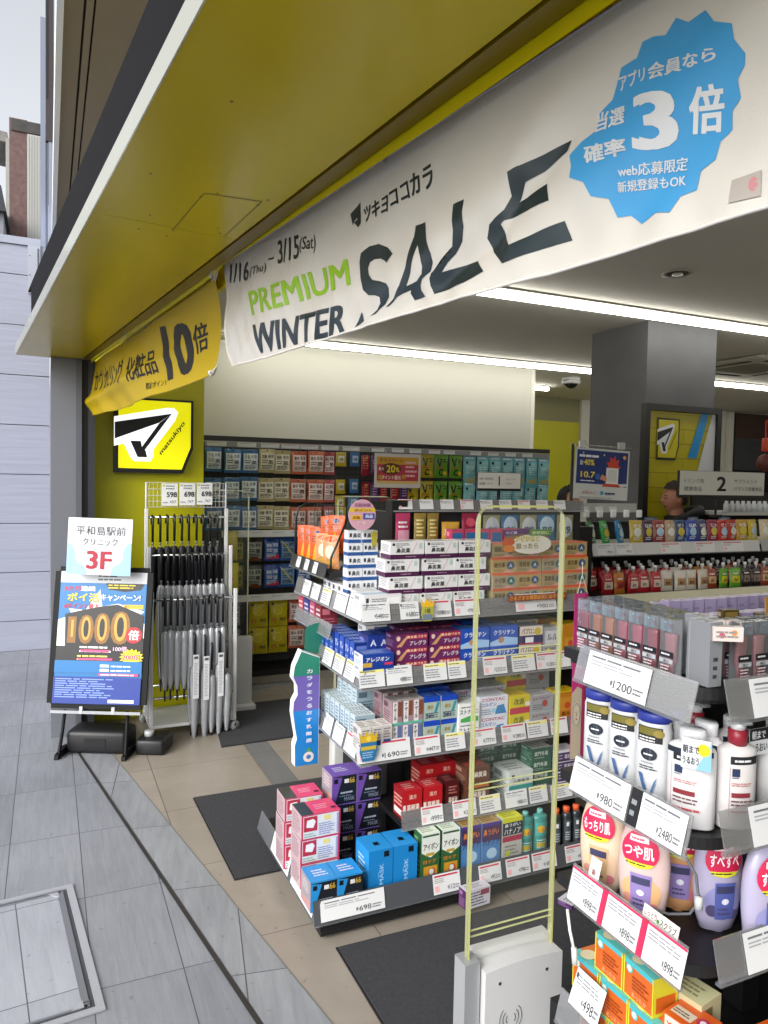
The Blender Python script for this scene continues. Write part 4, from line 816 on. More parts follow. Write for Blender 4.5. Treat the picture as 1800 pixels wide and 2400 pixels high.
kh = [carton('medicine_box', .125, .09, .066, c1, [('r', 0, 0, 1, .12, '#cf5f39'), ('r', 0, .93, 1, 1, '#d9744a'), ('c', .74, .58, .16, .26, c2), ('b', t2, .08, .45, .52, .8, '#5a4a2c'), ('l', .08, .2, .5, .38, 2, '#7d6c48'), ('p', [(.4, .12), (.9, .12), (.6, .3)], '#d99b93'), ('b', 'A', .68, .46, .80, .70, '#d7dde2')], top='#c8643d') for c1, c2, t2 in (('#a5966c', '#3c5c78', '葛根湯'), ('#a39a80', '#2f6a63', 'かぜ薬'), ('#b09a62', '#41587c', '総合薬'))]
for r_ in range(4):
    for i in range(4): place(kh[(r_+i) % 3], f'khaki and orange cold remedy box, {ORD[r_]} layer up, {ORD[i]} from left', (1.785+i*.128+jit(.002), 2.70+(.012 if r_ == 3 else 0)+jit(.003), 1.216+r_*.0665), R(jit(1.5)), MED)
# second shelf
al = carton('medicine_box', .135, .09, .05, '#1d3f94', [('r', 0, .0, .3, .35, '#c8a24a'), ('b', 'アレジオン', .1, .42, .85, .78, '#e6eaf2'), ('r', .7, .1, .95, .3, '#d33a55')], top='#2a56b4', topit=[('l', .1, .2, .9, .8, 5, '#b9c6e6')], side='#d7dbe6')
row(al, 'flat blue allergy box, second shelf front left', [1.19], 2.68, .956, 2, .051, group=MED)
alv = carton('medicine_box', .045, .1, .15, '#233f97', [('b', 'A', .2, .7, .8, .88, '#dfe6f4'), ('l', .15, .1, .85, .6, 6, '#9fb2de')], side='#2b2f6a')
row(alv, 'upright navy allergy box, second shelf left', [1.215, 1.262], 2.80, .956, 1, group=MED)
avs = carton('medicine_box', .05, .1, .12, '#2349a8', [('b', 'アレ', .15, .55, .85, .8, '#e3e8f4'), ('l', .15, .1, .85, .45, 5, '#aebde4')], top='#3a63c4', topit=[('l', .1, .1, .9, .9, 6, '#c4cfea')], side='#1b3580')
row(avs, 'blue allergy box on left end, second shelf', [3.15, 3.09, 3.03, 2.97, 2.91, 2.85, 2.79], 1.19, .956, 1, face='l', group=MED)
ag = carton('medicine_box', .148, .09, .055, '#6a2a5c', [('r', .32, .62, 1, .95, '#a8283c'), ('p', [(.05, .1), (.2, .1), (.42, .85), (.36, .9)], '#c99a6a'), ('b', 'アレグラ', .45, .15, .95, .5, '#e6dce6'), ('b', '鼻水鼻づまり', .36, .68, .96, .9, '#f0d6c0'), ('c', .1, .72, .06, .18, '#e2c7b5')], top='#7c3a70', side='#40193f')
row(ag, 'purple and red allergy box, second shelf', [1.345, 1.50], 2.70, .956, 3, .0555, group=MED)
cr = carton('medicine_box', .14, .09, .085, '#2250b0', [('p', [(0, 0), (1, 0), (1, .35), (.5, .45), (0, .2)], '#9cc3ea'), ('b', 'クラリチン', .12, .55, .88, .8, '#eef1f8'), ('c', .4, .3, .1, .16, '#b98a62'), ('l', .1, .05, .6, .12, 1, '#e9c2c2')], top='#3c6fce', side='#1a3f92')
row(cr, 'blue allergy box with brown emblem, second shelf', [1.645, 1.79], 2.70, .956, 2, .0855, group=MED)
nv = carton('medicine_box', .12, .09, .08, '#2a2d5e', [('r', 0, .5, 1, 1, '#dcd3c6'), ('b', 'パブロン', .08, .58, .7, .9, '#5a3a33'), ('c', .78, .7, .14, .22, '#c9b23a'), ('r', .25, .1, .6, .4, '#eceef0'), ('r', 0, .0, 1, .08, '#b43a4c')], top='#b7b9c4')
row(nv, 'navy and cream cold medicine box, second shelf', [1.93], 2.70, .956, 2, .0805, group=MED)
sv = carton('medicine_box', .095, .09, .145, '#9b9ea4', [('r', .1, .5, .9, .92, '#c9ccd1'), ('b', 'ルル', .2, .62, .8, .82, '#44474e'), ('l', .12, .1, .88, .42, 4, '#5c5f66'), ('c', .3, .3, .12, .09, '#d9c26a')], top='#e6e8ea')
row(sv, 'silver cold medicine box, second shelf right', [2.045], 2.70, .956, group=MED)
oy = carton('medicine_box', .11, .09, .155, '#b97a1c', [('r', .12, .35, .88, .62, '#c7922c'), ('c', .4, .45, .12, .09, '#c04a30'), ('b', '新', .55, .7, .85, .88, '#f0dc9a'), ('l', .12, .08, .88, .3, 3, '#5c3410')], top='#e0c62a', side='#c9a32c')
row(oy, 'orange cold medicine box with yellow top, second shelf right', [2.155], 2.70, .956, group=MED)
# third shelf
wn = carton('medicine_box', .043, .09, .11, '#c9c6c4', [('r', .1, .1, .9, .75, '#b5aaa8'), ('r', .15, .25, .85, .5, '#23427c'), ('l', .15, .55, .85, .95, 4, '#6b6663')], top='#e6e3dd', topit=[('l', .1, .1, .9, .9, 4, '#8a8580')])
row(wn, 'narrow grey white nasal spray box, third shelf', [1.145, 1.19, 1.235], 2.68, .656, group=MED)
wv = carton('medicine_box', .05, .09, .12, '#bccad2', [('l', .15, .1, .85, .9, 7, '#52707e')], top='#dfe8ea', topit=[('l', .1, .1, .9, .9, 5, '#86a2ac')], side='#9ab0bc')
row(wv, 'pale blue boxed spray on left end, third shelf', [3.14, 3.08, 3.02, 2.96, 2.90, 2.84, 2.78], 1.19, .656, 1, face='l', group=MED)
row(wv, 'pale blue boxed spray on left end, raised row', [3.12, 3.06, 3.0, 2.94], 1.262, .715, 1, face='l', group=MED)
nz = [carton('medicine_box', .047, .08, .099, c, [('r', 0, .0, 1, .12, '#5fb09c'), ('r', .1, .1, .55, .97, '#e0dcdc'), ('r', .6, .35, .95, .95, c2), ('q', 'ナ', (.18, .74), (.46, .74), (.46, .92), (.18, .92), '#1d1e24', .03), ('q', 'ザ', (.18, .54), (.46, .54), (.46, .71), (.18, .71), '#1d1e24', .03), ('q', 'ル', (.18, .22), (.46, .22), (.46, .4), (.18, .4), '#1d1e24', .03), ('r', .3, .42, .34, .52, '#1d1e24')], top='#cfc9c4') for c, c2 in (('#9c7f86', '#7d4a34'), ('#8d8196', '#5d6f98'))]
for r_ in range(2): row(nz[1-r_], f'nasal spray box with black lettering, {["lower", "upper"][r_]} layer', [1.283, 1.331, 1.379], 2.69, .656+r_*.0995, group=MED)
bt = carton('medicine_box', .076, .08, .099, '#a9b8ae', [('r', 0, .78, 1, 1, '#1f47b4'), ('p', [(.62, .3), (.78, .3), (.98, .75), (.82, .75)], '#2b8f9c'), ('b', '鼻炎', .22, .48, .6, .66, '#9a8a3c'), ('l', .1, .1, .9, .36, 3, '#586670'), ('b', '24H', .15, .1, .6, .3, '#3e4a66')], top='#2a56c6')
row(bt, 'pale green rhinitis box with blue top, third shelf', [1.445, 1.524], 2.69, .656, 2, .0995, group=MED)
st2 = carton('medicine_box', .10, .09, .078, '#e6e8e6', [('b', 'ストナリニ', .05, .42, .95, .68, '#17181c'), ('p', [(.1, 0), (.95, 0), (.95, .25), (.6, .34), (.1, .18)], '#4aa85a'), ('l', .1, .74, .9, .88, 1, '#75787c')], top='#eceeed', topit=[('l', .1, .1, .9, .9, 6, '#c6c9c8')])
row(st2, 'white and green nasal tablet box, third shelf', [1.615], 2.685, .656, 2, .0785, group=MED)
cn = carton('medicine_box', .145, .1, .085, '#d9dde6', [('b', 'CONTAC', .1, .76, .9, .92, '#a8425e'), ('b', 'コルゲン', .08, .5, .6, .7, '#3f6aa8'), ('p', [(.55, .08), (.95, .08), (.85, .55), (.62, .5)], '#3d82b8'), ('c', .5, .28, .08, .13, '#9ccde2'), ('l', .08, .08, .45, .4, 3, '#7f8aa0')], top='#e2e5ea', topit=[('l', .1, .1, .9, .9, 7, '#b7bcc6')], side='#c3c9d4')
row(cn, 'white and blue cold capsule box, third shelf', [1.745], 2.70, .656, 2, .0855, group=MED)
yp = carton('medicine_box', .105, .09, .08, '#d3bf1e', [('r', 0, 0, 1, .35, '#b93a4c'), ('r', .15, .45, .75, .9, '#c6c436'), ('b', '改源', .2, .5, .7, .85, '#6b5c18'), ('r', .76, .4, 1, .62, '#e6e2da')], top='#e6cf2a')
row(yp, 'yellow and crimson cold medicine box, third shelf', [1.875], 2.69, .656, 2, .0805, group=MED)
gy = carton('medicine_box', .125, .09, .075, '#9fa2a6', [('c', .62, .5, .12, .2, '#a8423c'), ('b', 'ルルアタック', .08, .72, .8, .9, '#7d2f3a'), ('l', .1, .15, .55, .5, 3, '#686b70')], top='#c8cacc')
row(gy, 'grey cold medicine box with red dot, third shelf', [1.995], 2.69, .656, 2, .0755, group=MED)
oy2 = carton('medicine_box', .12, .09, .15, '#b8741a', [('r', .1, .45, .9, .85, '#c68a2a'), ('c', .45, .6, .14, .1, '#bf4a2c'), ('b', '新ルル', .2, .3, .8, .42, '#5c2a14'), ('l', .15, .08, .85, .26, 3, '#5c3410')], top='#e3bf1c', side='#d8b628')
row(oy2, 'large orange and yellow cold medicine box, third shelf right', [2.14], 2.69, .656, group=MED)
# fourth shelf
kk = carton('medicine_box', .088, .09, .12, '#b01c22', [('b', '葛根湯', .2, .28, .85, .5, '#efe6dc'), ('l', .2, .12, .8, .24, 1, '#c8962c'), ('r', 0, .2, .14, .5, '#e3dcd2'), ('b', '漢方', .3, .68, .7, .84, '#e8b6a8')], top='#c63038', topit=[('l', .2, .2, .8, .8, 3, '#e6b0a8')], side='#8e161c', sideit=[('r', .1, .1, .9, .3, '#dcd6d0'), ('l', .1, .4, .9, .8, 3, '#d8a090')])
row(kk, 'red herbal remedy box, fourth shelf front', [1.365, 1.462], 2.70, .354, group=MED); row(kk, 'red herbal remedy box, fourth shelf back', [1.50, 1.585], 2.81, .40, group=MED)
kd = carton('medicine_box', .06, .09, .125, '#4a1618', [('b', '葛根湯', .15, .3, .85, .5, '#d9c9b9'), ('l', .15, .6, .85, .9, 3, '#a86a60')])
row(kd, 'dark maroon remedy box, fourth shelf', [1.555], 2.70, .354, group=MED)
br = carton('medicine_box', .115, .1, .085, '#5e3a2c', [('b', '麻黄湯', .3, .5, .85, .8, '#e6dcd2'), ('l', .1, .1, .4, .8, 4, '#a0806e'), ('r', .05, 0, .95, .12, '#b5652a')], top='#7a5040', topit=[('r', .1, .3, .9, .7, '#c05a50')])
row(br, 'brown herbal remedy box, fourth shelf', [1.675], 2.70, .354, 2, .0855, group=MED)
mt = carton('medicine_box', .125, .13, .12, '#c6cfcc', [('r', 0, .25, 1, .5, '#2f8f88'), ('b', '小青竜湯', .15, .55, .85, .72, '#4a5456'), ('r', .1, .76, .22, .9, '#26282c'), ('l', .1, .05, .9, .2, 2, '#8b9694')], top='#e3e9e6')
row(mt, 'white and teal medicine box, fourth shelf', [1.90], 2.72, .354, group=MED)
gn = carton('medicine_box', .105, .09, .05, '#2d5a48', [('b', '麦門冬湯', .1, .3, .8, .7, '#cfd9cf'), ('l', .1, .05, .7, .2, 1, '#9ab5a0')], top='#dfe5dc')
row(gn, 'dark green medicine box, fourth shelf', [2.025], 2.72, .354, 4, .0505, group=MED)
pu = carton('medicine_box', .11, .09, .045, '#43335c', [('b', '葛根湯', .3, .25, .85, .7, '#d9d3df'), ('l', .05, .2, .25, .8, 2, '#b7adc6'), ('r', 0, .9, 1, 1, '#e5e2e8')], top='#e6e3ea')
row(pu, 'dark purple medicine box, fourth shelf', [2.145], 2.69, .354, 4, .0455, group=MED)
# fuller rows further back on each shelf
row(ag, 'purple and red allergy box, back row of second shelf', [1.42, 1.575], 2.83, .956, 3, .0555, group=MED)
row(cr, 'blue allergy box, back row of second shelf', [1.73], 2.83, .956, 2, .0855, group=MED)
row(nv, 'navy and cream box, back row of second shelf', [1.875, 2.0], 2.83, .956, 2, .0805, group=MED)
row(oy, 'orange box with yellow top, back row of second shelf', [2.12], 2.84, .956, group=MED)
row(alv, 'upright navy box, back row of second shelf', [1.31, 1.355], 2.90, .956, group=MED)
row(bt, 'pale green and blue box, back row of third shelf', [1.47, 1.55], 2.81, .656, 2, .0995, group=MED)
row(nz[0], 'nasal spray box, back row of third shelf', [1.29, 1.34, 1.39], 2.81, .656, 2, .0995, group=MED)
row(cn, 'white and blue capsule box, back row of third shelf', [1.67, 1.82], 2.83, .656, 2, .0855, group=MED)
row(yp, 'yellow and crimson box, back row of third shelf', [1.945], 2.82, .656, 3, .0805, group=MED)
row(gy, 'grey cold medicine box, back row of third shelf', [2.065], 2.82, .656, 3, .0755, group=MED)
row(wl, 'wide white box, back row of top shelf', [1.36, 1.54], 2.84, 1.216, 3, .0755, group=MED)
row(br, 'brown herbal box, back row of fourth shelf', [1.70], 2.83, .354, 2, .0855, group=MED)
row(gn, 'dark green box, back row of fourth shelf', [1.83, 1.95], 2.86, .354, 4, .0505, group=MED)
row(pu, 'dark purple box, back row of fourth shelf', [2.09], 2.84, .354, 4, .0455, group=MED)
row(st2, 'white and green tablet box at left end back', [1.30], 2.95, .956, 2, .0785, group=MED)
# bottom tray
MSK = 'face mask boxes on the bottom tray'
def mask_box(w_, h, c, ct):
    return carton('mask_box', w_, .12, h, '#191d25', [('p', [(0, .95), (.42, .9), (.12, 0), (0, 0)], c), ('r', .08, .72, .24, .88, '#15171d'), ('r', .5, .7, .68, .84, '#d9dade'), ('b', '66', .7, .68, .92, .88, '#b99a3c'), ('l', .35, .32, .95, .45, 1, '#a9b2c0'), ('b', 'MASK', .5, .08, .92, .22, '#7a8496'), ('l', .3, .24, .9, .3, 1, '#76869c'), ('r', 0, .97, 1, 1, ct)], top=ct, topit=[('l', .25, .3, .8, .75, 3, '#d7d4ea')], side='#958c94', sideit=[('p', [(0, 0), (1, 0), (1, .4), (0, .2)], '#b58a8a'), ('l', .2, .5, .8, .9, 4, '#cfc9cc')])
pmk = mask_box(.112, .124, '#6a4ba0', '#7e62ba')
row(pmk, 'black and purple mask box', [1.142, 1.258], 2.92, .121, 3, .1245, group=MSK)
bmk = mask_box(.106, .115, '#2588c9', '#2c93d8')
row(bmk, 'small black and blue mask box at tray corner', [.945, 1.053], 2.61, .121, group=MSK)
bmt = carton('mask_box', .104, .13, .175, '#1d7fc4', [('r', .62, .82, .84, .95, '#14181f'), ('q', 'MASK', (.62, .2), (.62, .68), (.45, .68), (.45, .2), '#9fcdf0', .01), ('l', .40, .3, .43, .6, 1, '#8ebfe6')], top='#2b93da', topit=[('r', .4, .3, .62, .5, '#14181f')], side='#2a8acc', sideit=[('l', .2, .2, .8, .8, 6, '#b8d6ea')])
row(bmt, 'tall plain blue mask box', [1.19, 1.297], 2.64, .121, group=MSK)
pk = carton('mask_box', .165, .12, .098, '#d9dde4', [('r', 0, 0, .045, 1, '#c23a60'), ('r', 0, .95, 1, 1, '#c23a60'), ('r', .955, 0, 1, 1, '#c23a60'), ('r', 0, 0, 1, .04, '#c23a60'), ('r', .06, .32, .40, .92, '#b03048'), ('p', [(.12, .5), (.3, .45), (.36, .7), (.3, .82), (.14, .78)], '#e6e8ec'), ('l', .44, .1, .85, .62, 6, '#7f8ec0'), ('r', .58, .7, .74, .88, '#e0d37a'), ('l', .06, .08, .4, .28, 2, '#8fb0a8'), ('r', .9, .08, .95, .9, '#9aa4c8')], top='#e24a72', topit=[('r', .0, .0, .32, 1, '#3a3d38'), ('l', .45, .3, .8, .7, 3, '#f0a8bc'), ('r', .82, .2, .95, .34, '#57212f')], side='#b9a2a8', sideit=[('l', .1, .1, .9, .9, 6, '#8a6a74')])
row(pk, 'pink topped mask box, front stack', [.99], 2.78, .121, 3, .0985, group=MSK); row(pk, 'pink topped mask box, rear stack', [.975], 2.95, .121, 3, .0985, group=MSK)
EYW = 'eye wash and remedies on the bottom tray'
ai = carton('eye_wash_box', .083, .07, .20, '#2d5c35', [('p', [(0, 1), (1, 1), (1, .62), (.5, .5), (0, .62)], '#dfe4dd'), ('r', .05, .93, .95, .97, '#2c5a36'), ('b', 'アイボン', .1, .66, .92, .80, '#17181b'), ('r', .25, .54, .7, .60, '#b9992c'), ('b', '目', .1, .38, .3, .46, '#c8843a'), ('b', 'ケア', .35, .38, .8, .46, '#c8843a'), ('r', .12, .08, .88, .33, '#c7922a'), ('c', .58, .2, .2, .09, '#b84a3c'), ('c', .55, .21, .13, .06, '#d7ddd0')], top='#d9e6d5')
row(ai, 'green and white eye wash box', [1.412, 1.503], 2.61, .121, group=EYW)
hp = carton('eye_wash_box', .09, .07, .195, '#4e7fb4', [('r', 0, .93, 1, 1, '#4b3a8c'), ('r', 0, .6, 1, .93, '#4a2f55'), ('b', '鼻うがい', .08, .72, .92, .86, '#d9853a'), ('b', 'ハナノア', .06, .5, .94, .62, '#1d2a52'), ('c', .55, .32, .28, .12, '#a9c8e0'), ('r', .1, .06, .35, .16, '#2f7fc0'), ('l', .4, .06, .9, .16, 2, '#dbe4ec')], top='#a88a50')
row(hp, 'blue and purple nose wash box', [1.605, 1.70], 2.61, .121, group=EYW)
hy = carton('eye_wash_box', .10, .07, .195, '#b7b7b0', [('r', 0, .9, 1, 1, '#cfd02a'), ('r', .0, .62, 1, .9, '#2a3440'), ('b', '鼻うがい', .1, .8, .9, .88, '#e6e8e6'), ('b', 'ハナノア', .08, .64, .92, .77, '#e3e0da'), ('r', .0, .48, 1, .6, '#a82c48'), ('l', .12, .1, .8, .42, 4, '#84867f'), ('c', .3, .22, .12, .07, '#b9c23a')], top='#d6d82a')
row(hy, 'yellow topped nose wash box', [1.805], 2.61, .121, group=EYW)
def bottle(name, w_, d_, h, body, cap, items, neck=.35, capname='cap', caph=.12, shoulder=.86, pump=False):
    mb = MB(); n_ = 28; sq = .0
    prof = [(.001, 0), (.94, .0), (1, .015), (1, shoulder*.96), (.93, shoulder), (neck+.1, shoulder+.045), (neck, shoulder+.05)]
    vs = [(r_*w_/2*math.cos(2*math.pi*k/n_), r_*d_/2*math.sin(2*math.pi*k/n_), z*h) for r_, z in prof for k in range(n_)]
    mb.add(vs, [(i*n_+k, i*n_+(k+1) % n_, (i+1)*n_+(k+1) % n_, (i+1)*n_+k) for i in range(len(prof)-1) for k in range(n_)]+[tuple((len(prof)-1)*n_+k for k in range(n_))], pm(body, .28, coat=.2), True)
    def Sf(x, y, k):
        a = -math.pi/2+(x-.5)*math.pi*.82; e = .0005*k+.0006; return ((w_/2+e)*math.cos(a), (d_/2+e)*math.sin(a), y*h*shoulder)
    mb.decor(Sf, items, lambda c: pm(c, .4), sub=(14, 2))
    parts = []
    cb = MB(); z0 = h*(shoulder+.05)
    if pump:
        cb.lathe([(neck*w_*.62, z0-.004), (neck*w_*.62, z0+h*.14), (neck*w_*.5, z0+h*.145)], pm(cap, .35), 18)
        c2 = MB(); c2.lathe([(neck*w_*.5, z0+h*.145), (neck*w_*.5, z0+h*.22), (neck*w_*.45, z0+h*.225)], pm('#d6dade', .3), 18); c2.rbox(-w_*.13, -d_*.62, z0+h*.225, w_*.13, d_*.3, z0+h*.26, pm('#c4cbd0', .3), .004); parts.append(('pump_head', c2.mesh('pump_head'), []))
    else: cb.lathe([(neck*w_*.55, z0-.003), (neck*w_*.56, z0+h*caph), (neck*w_*.5, z0+h*caph+.003)], pm(cap, .35), 18, sx=1, sy=min(1, d_/w_*1.3))
    parts.append((capname, cb.mesh(capname), []))
    return (name, 'bottle', mb.mesh(name), parts)
tb = bottle('mouthwash_bottle', .072, .05, .19, '#3f8f88', '#6fb7b0', [('r', .1, .5, .9, .85, '#4fa59c'), ('c', .4, .68, .2, .1, '#d9b52a'), ('b', 'モンダミン', .2, .6, .8, .7, '#b93a34'), ('l', .2, .15, .8, .42, 4, '#bcd9cf'), ('r', .2, .2, .6, .32, '#b9a63a')], caph=.08)
row(tb, 'teal bottle on bottom tray', [1.895, 1.975], 2.61, .121, group=EYW)
ob = bottle('gargle_bottle', .045, .045, .165, '#2f3438', '#e2643a', [('r', .15, .1, .85, .85, '#4a5156'), ('r', .3, .65, .5, .78, '#d9dcdc'), ('l', .25, .2, .75, .5, 4, '#b9bfc2')], neck=.6, caph=.12)
row(ob, 'dark bottle with orange cap on bottom tray', [2.07, 2.125, 2.18], 2.62, .121, group=EYW)
fb = carton('medicine_box', .12, .05, .075, '#cfcdd6', [('l', .1, .1, .9, .9, 5, '#56525e'), ('r', .0, .0, .1, 1, '#5a2a5a'), ('r', .6, .6, .95, .9, '#8a3a50')], side='#4a2350')
place(fb, 'small white and purple box hanging off the tray front', (1.575, 2.497, .035), R(4), MED)
place(carton('medicine_box', .10, .07, .02, '#4a2a5c', [('l', .1, .2, .9, .8, 1, '#d9d6de')], top='#cfced6'), 'flat small white box lying on the dark floor mat', (1.97, 2.38, .014), R(20), MED)
# rear top hanging packs
hg = [pouch('hanging_pack', .075, .15, .02, '#b23a66', [('l', .15, .55, .85, .8, 2, '#f0e6ea'), ('r', .12, .1, .88, .5, '#d79cb0')], 'pack', 3), pouch('hanging_pack', .06, .15, .02, '#8c7636', [('l', .15, .3, .85, .85, 5, '#d9cc8a')], 'pack', 4), pouch('hanging_pack', .09, .10, .02, '#c79a3a', [('b', 'アイマスク', .1, .4, .9, .7, '#f2eddc')], 'pack', 5), pouch('hanging_pack', .085, .14, .02, '#8a2440', [('c', .5, .7, .3, .14, '#c8506a'), ('r', .1, .1, .5, .4, '#1a1a20')], 'pack', 6), pouch('hanging_pack', .1, .13, .02, '#8c8a6a', [('c', .5, .55, .42, .38, '#b9c3cc'), ('b', '爽快', .2, .3, .8, .6, '#2a3f6a')], 'pack', 7), pouch('hanging_pack', .1, .13, .02, '#2a6a98', [('c', .5, .6, .42, .35, '#a9c3d6'), ('b', '爽快', .2, .3, .8, .6, '#1d3560')], 'pack', 8)]
hgl = ['pink pack', 'dark gold pack', 'gold eye mask pack', 'crimson pack', 'khaki pack with pale oval', 'blue pack with pale oval']
for i, (x, k) in enumerate([(1.42, 0), (1.505, 1), (1.57, 1), (1.66, 2), (1.76, 3), (1.88, 4), (1.98, 5), (2.085, 4), (2.19, 5), (2.3, 4)]):
    place(hg[k], f'{hgl[k]} hanging below rear top rail, {ORD[i]} from left', (x, 2.915, 1.60-(.15 if k in (0, 1) else .14)), R(jit(4)), 'packs hanging under the rear top rail')
pkl = carton('plaster_box', .06, .05, .10, '#c2486a', [('r', .1, .4, .9, .85, '#2a6aa0'), ('l', .1, .1, .9, .35, 2, '#e8c3cf')], top='#d87a98')
row(pkl, 'pink and blue box behind nasal boxes', [1.66+.068*i for i in range(6)], 2.87, 1.43, group='pink boxes behind nasal boxes'); 
mb = MB(); mb.box(1.5, 2.84, 1.41, 2.2, 2.95, 1.428, BLK); wb(mb, 'shelf', G)
# point of sale cards
def flat_card(name, label, loc, w_, h, items, rz=0, shape=None, bg_='#e6e2d6', cat='sign', stick=None):
    mb = MB(); sh = shape or [(0, 0), (1, 0), (1, 1), (0, 1)]
    mb.prism([((x-.5)*w_, y*h) for x, y in sh], 'y', 0, .0015, pm(bg_, .5))
    mb.decor(lambda x, y, k: ((x-.5)*w_, -.0004*k, y*h), items, P)
    if stick: mb.box(-.002, .0016, -stick, .002, .003, h*.3, clear('#cccccc', .4))
    return tag(mb.build(name, loc=loc, rz=rz), label, cat)
circ = [(.5+.5*math.cos(2*math.pi*i/40), .5+.5*math.sin(2*math.pi*i/40)) for i in range(40)]
p = at(849, 1207, y=2.80)
flat_card('pop_sign', 'round pink and yellow sale sign standing over white boxes', (p.x, 2.80, p.z-.064), .122, .128, [('c', .5, .5, .49, .49, '#cf9fb0'), ('p', [(.02, .6), (.98, .6), (.96, .72), (.04, .72)], '#d8b83a'), ('r', .08, .34, .48, .5, '#e0b44a'), ('r', .53, .36, .95, .55, '#3f4f9c'), ('b', '花粉対策', .2, .76, .8, .88, '#8f5a7c'), ('b', 'ポイント', .2, .61, .85, .70, '#a84a50'), ('b', '対象', .14, .37, .42, .47, '#9c5a20'), ('b', '商品', .6, .40, .88, .52, '#dfe3f2'), ('b', 'セール', .3, .2, .62, .31, '#e9dcc0')], 0, circ, '#cdb9c0', stick=.06)
crown = [(.2, 0), (.8, 0), (.95, .3), (.9, .55), (1, .95), (.75, .75), (.62, 1), (.5, .8), (.38, 1), (.25, .75), (0, .95), (.1, .55), (.05, .3)]
p = at(1003, 1430, y=2.61); flat_card('pop_sign', 'small yellow crown shaped sign on top shelf edge', (p.x, 2.612, p.z-.045), .06, .095, [('p', crown, '#a6a44a'), ('r', .15, .05, .85, .3, '#6d7c8c'), ('p', [(.1, .62), (0.02, .92), (.25, .75), (.38, .98), (.5, .8), (.62, .98), (.75, .75), (.98, .92), (.9, .62)], '#e0b02a'), ('b', '1位', .3, .35, .7, .55, '#3a4a2a')], R(-6), crown, '#c9c79a')
p = at(864, 1752, y=2.61); flat_card('pop_sign', 'yellow and blue crown shaped sign on third shelf edge', (p.x, 2.612, p.z-.055), .085, .125, [('p', crown, '#2f72a4'), ('p', [(.1, .6), (0.02, .92), (.25, .78), (.38, .98), (.5, .82), (.62, .98), (.75, .78), (.98, .92), (.9, .6)], '#d3ae2c'), ('c', .5, .72, .12, .09, '#e8cf5a'), ('r', .12, .36, .88, .48, '#c9b040'), ('l', .2, .1, .8, .32, 3, '#9cc3e0')], 0, crown, '#cfd2c0')
p = at(866, 1265, y=2.8); flat_card('pop_sign', 'tiny yellow hat shaped sign among white boxes', (p.x+.03, 2.82, p.z-.03), .03, .07, [('p', crown, '#b9a83a')], R(8), crown, '#b9a83a')
p = at(1236, 1268, y=2.60); ov = [(.5+.5*math.cos(2*math.pi*i/40), .45+.42*math.sin(2*math.pi*i/40)) for i in range(40)]
flat_card('pop_sign', 'colourful oval cold remedy sign above the khaki boxes', (p.x, 2.60, p.z-.06), .25, .115, [('c', .58, .4, .42, .36, '#e0ddd2'), ('r', .02, .74, .32, .94, '#4a2a68'), ('r', .3, .78, .55, .99, '#5a2f6a'), ('r', .53, .72, .98, .95, '#5c8a2c'), ('c', .12, .5, .12, .14, '#c6502a'), ('c', .12, .26, .12, .14, '#d07a2a'), ('b', 'かぜかなと', .24, .50, .74, .72, '#c9b81e'), ('b', '思ったら', .26, .24, .72, .44, '#8a7a2c'), ('b', 'のど鼻', .05, .78, .28, .9, '#cfc0d8'), ('b', '症状別に', .58, .77, .93, .89, '#d8e6b8')], 0, ov, '#8a6a40')
p = at(1262, 1400, y=2.61); flat_card('pop_strip', 'orange lettered recommendation strip across the khaki boxes', (p.x, 2.615, p.z-.012), .30, .026, [('r', 0, 0, 1, 1, '#8c3a1e'), ('b', 'さまざまな風邪症状におすすめ!', .02, .12, .98, .9, '#e6a02a')], 0, None, '#8c3a1e')
mb = MB()
# wire basket with orange pouches on the left end
Wb = thing('wire_basket', 'black wire basket of orange pouches on the shelf unit left end', 'basket', (1.12, 3.25, 1.34)); wr = pm('#101012', .4)
mb = MB()
for y in [2.99+i*.05 for i in range(11)]: mb.tube([(1.115, y, 1.34), (1.21, y, 1.34), (1.21, y, 1.62)], .0016, wr, 4)
for z in (1.34, 1.40, 1.5, 1.56, 1.62): mb.tube([(1.21, 2.99, z), (1.21, 3.49, z)], .0018, wr, 4)
mb.tube([(1.115, 3.49, 1.34), (1.115, 3.49, 1.55), (1.13, 3.49, 1.60), (1.17, 3.48, 1.62), (1.21, 3.48, 1.62)], .006, wr, 8); mb.tube([(1.115, 2.99, 1.34), (1.115, 2.99, 1.40), (1.21, 2.99, 1.62)], .005, wr, 8); mb.box(1.11, 2.985, 1.315, 1.22, 3.495, 1.34, BLK2)
wb(mb, 'wire_frame', Wb); rail(Wb, 'l', 1.085, 2.99, 3.49, 1.315, .06, pm('#2a2a2c', .3)); 
cards('l', 1.085, 1.317, [(3.12+i*.12, .055, .05, 'plain', '', f'{ORD[2-i]}') for i in range(3)], 'on wire basket rail')
orp = [pouch('snack_pouch', .085, .17, .025, '#d8541c', [('c', .5, .86, .18, .06, '#2a3f6a'), ('p', [(.2, .1), (.5, .6), (.8, .1), (.6, .05), (.4, .05)], '#e0a83a'), ('l', .2, .6, .8, .8, 3, '#6a4a34')], 'pouch', 11), pouch('snack_pouch', .085, .15, .025, '#c98a5a', [('c', .5, .88, .4, .08, '#d85a20'), ('c', .5, .5, .3, .2, '#c6c0a8'), ('l', .2, .1, .8, .3, 3, '#b9b03a')], 'pouch', 12)]
for i in range(5): place(orp[1 if i > 2 else 0], f'orange pouch in wire basket, {ORD[i]} from left', (1.145, 3.43-i*.09, 1.345), -R(48)+R(jit(5)), 'orange pouches in the wire basket')
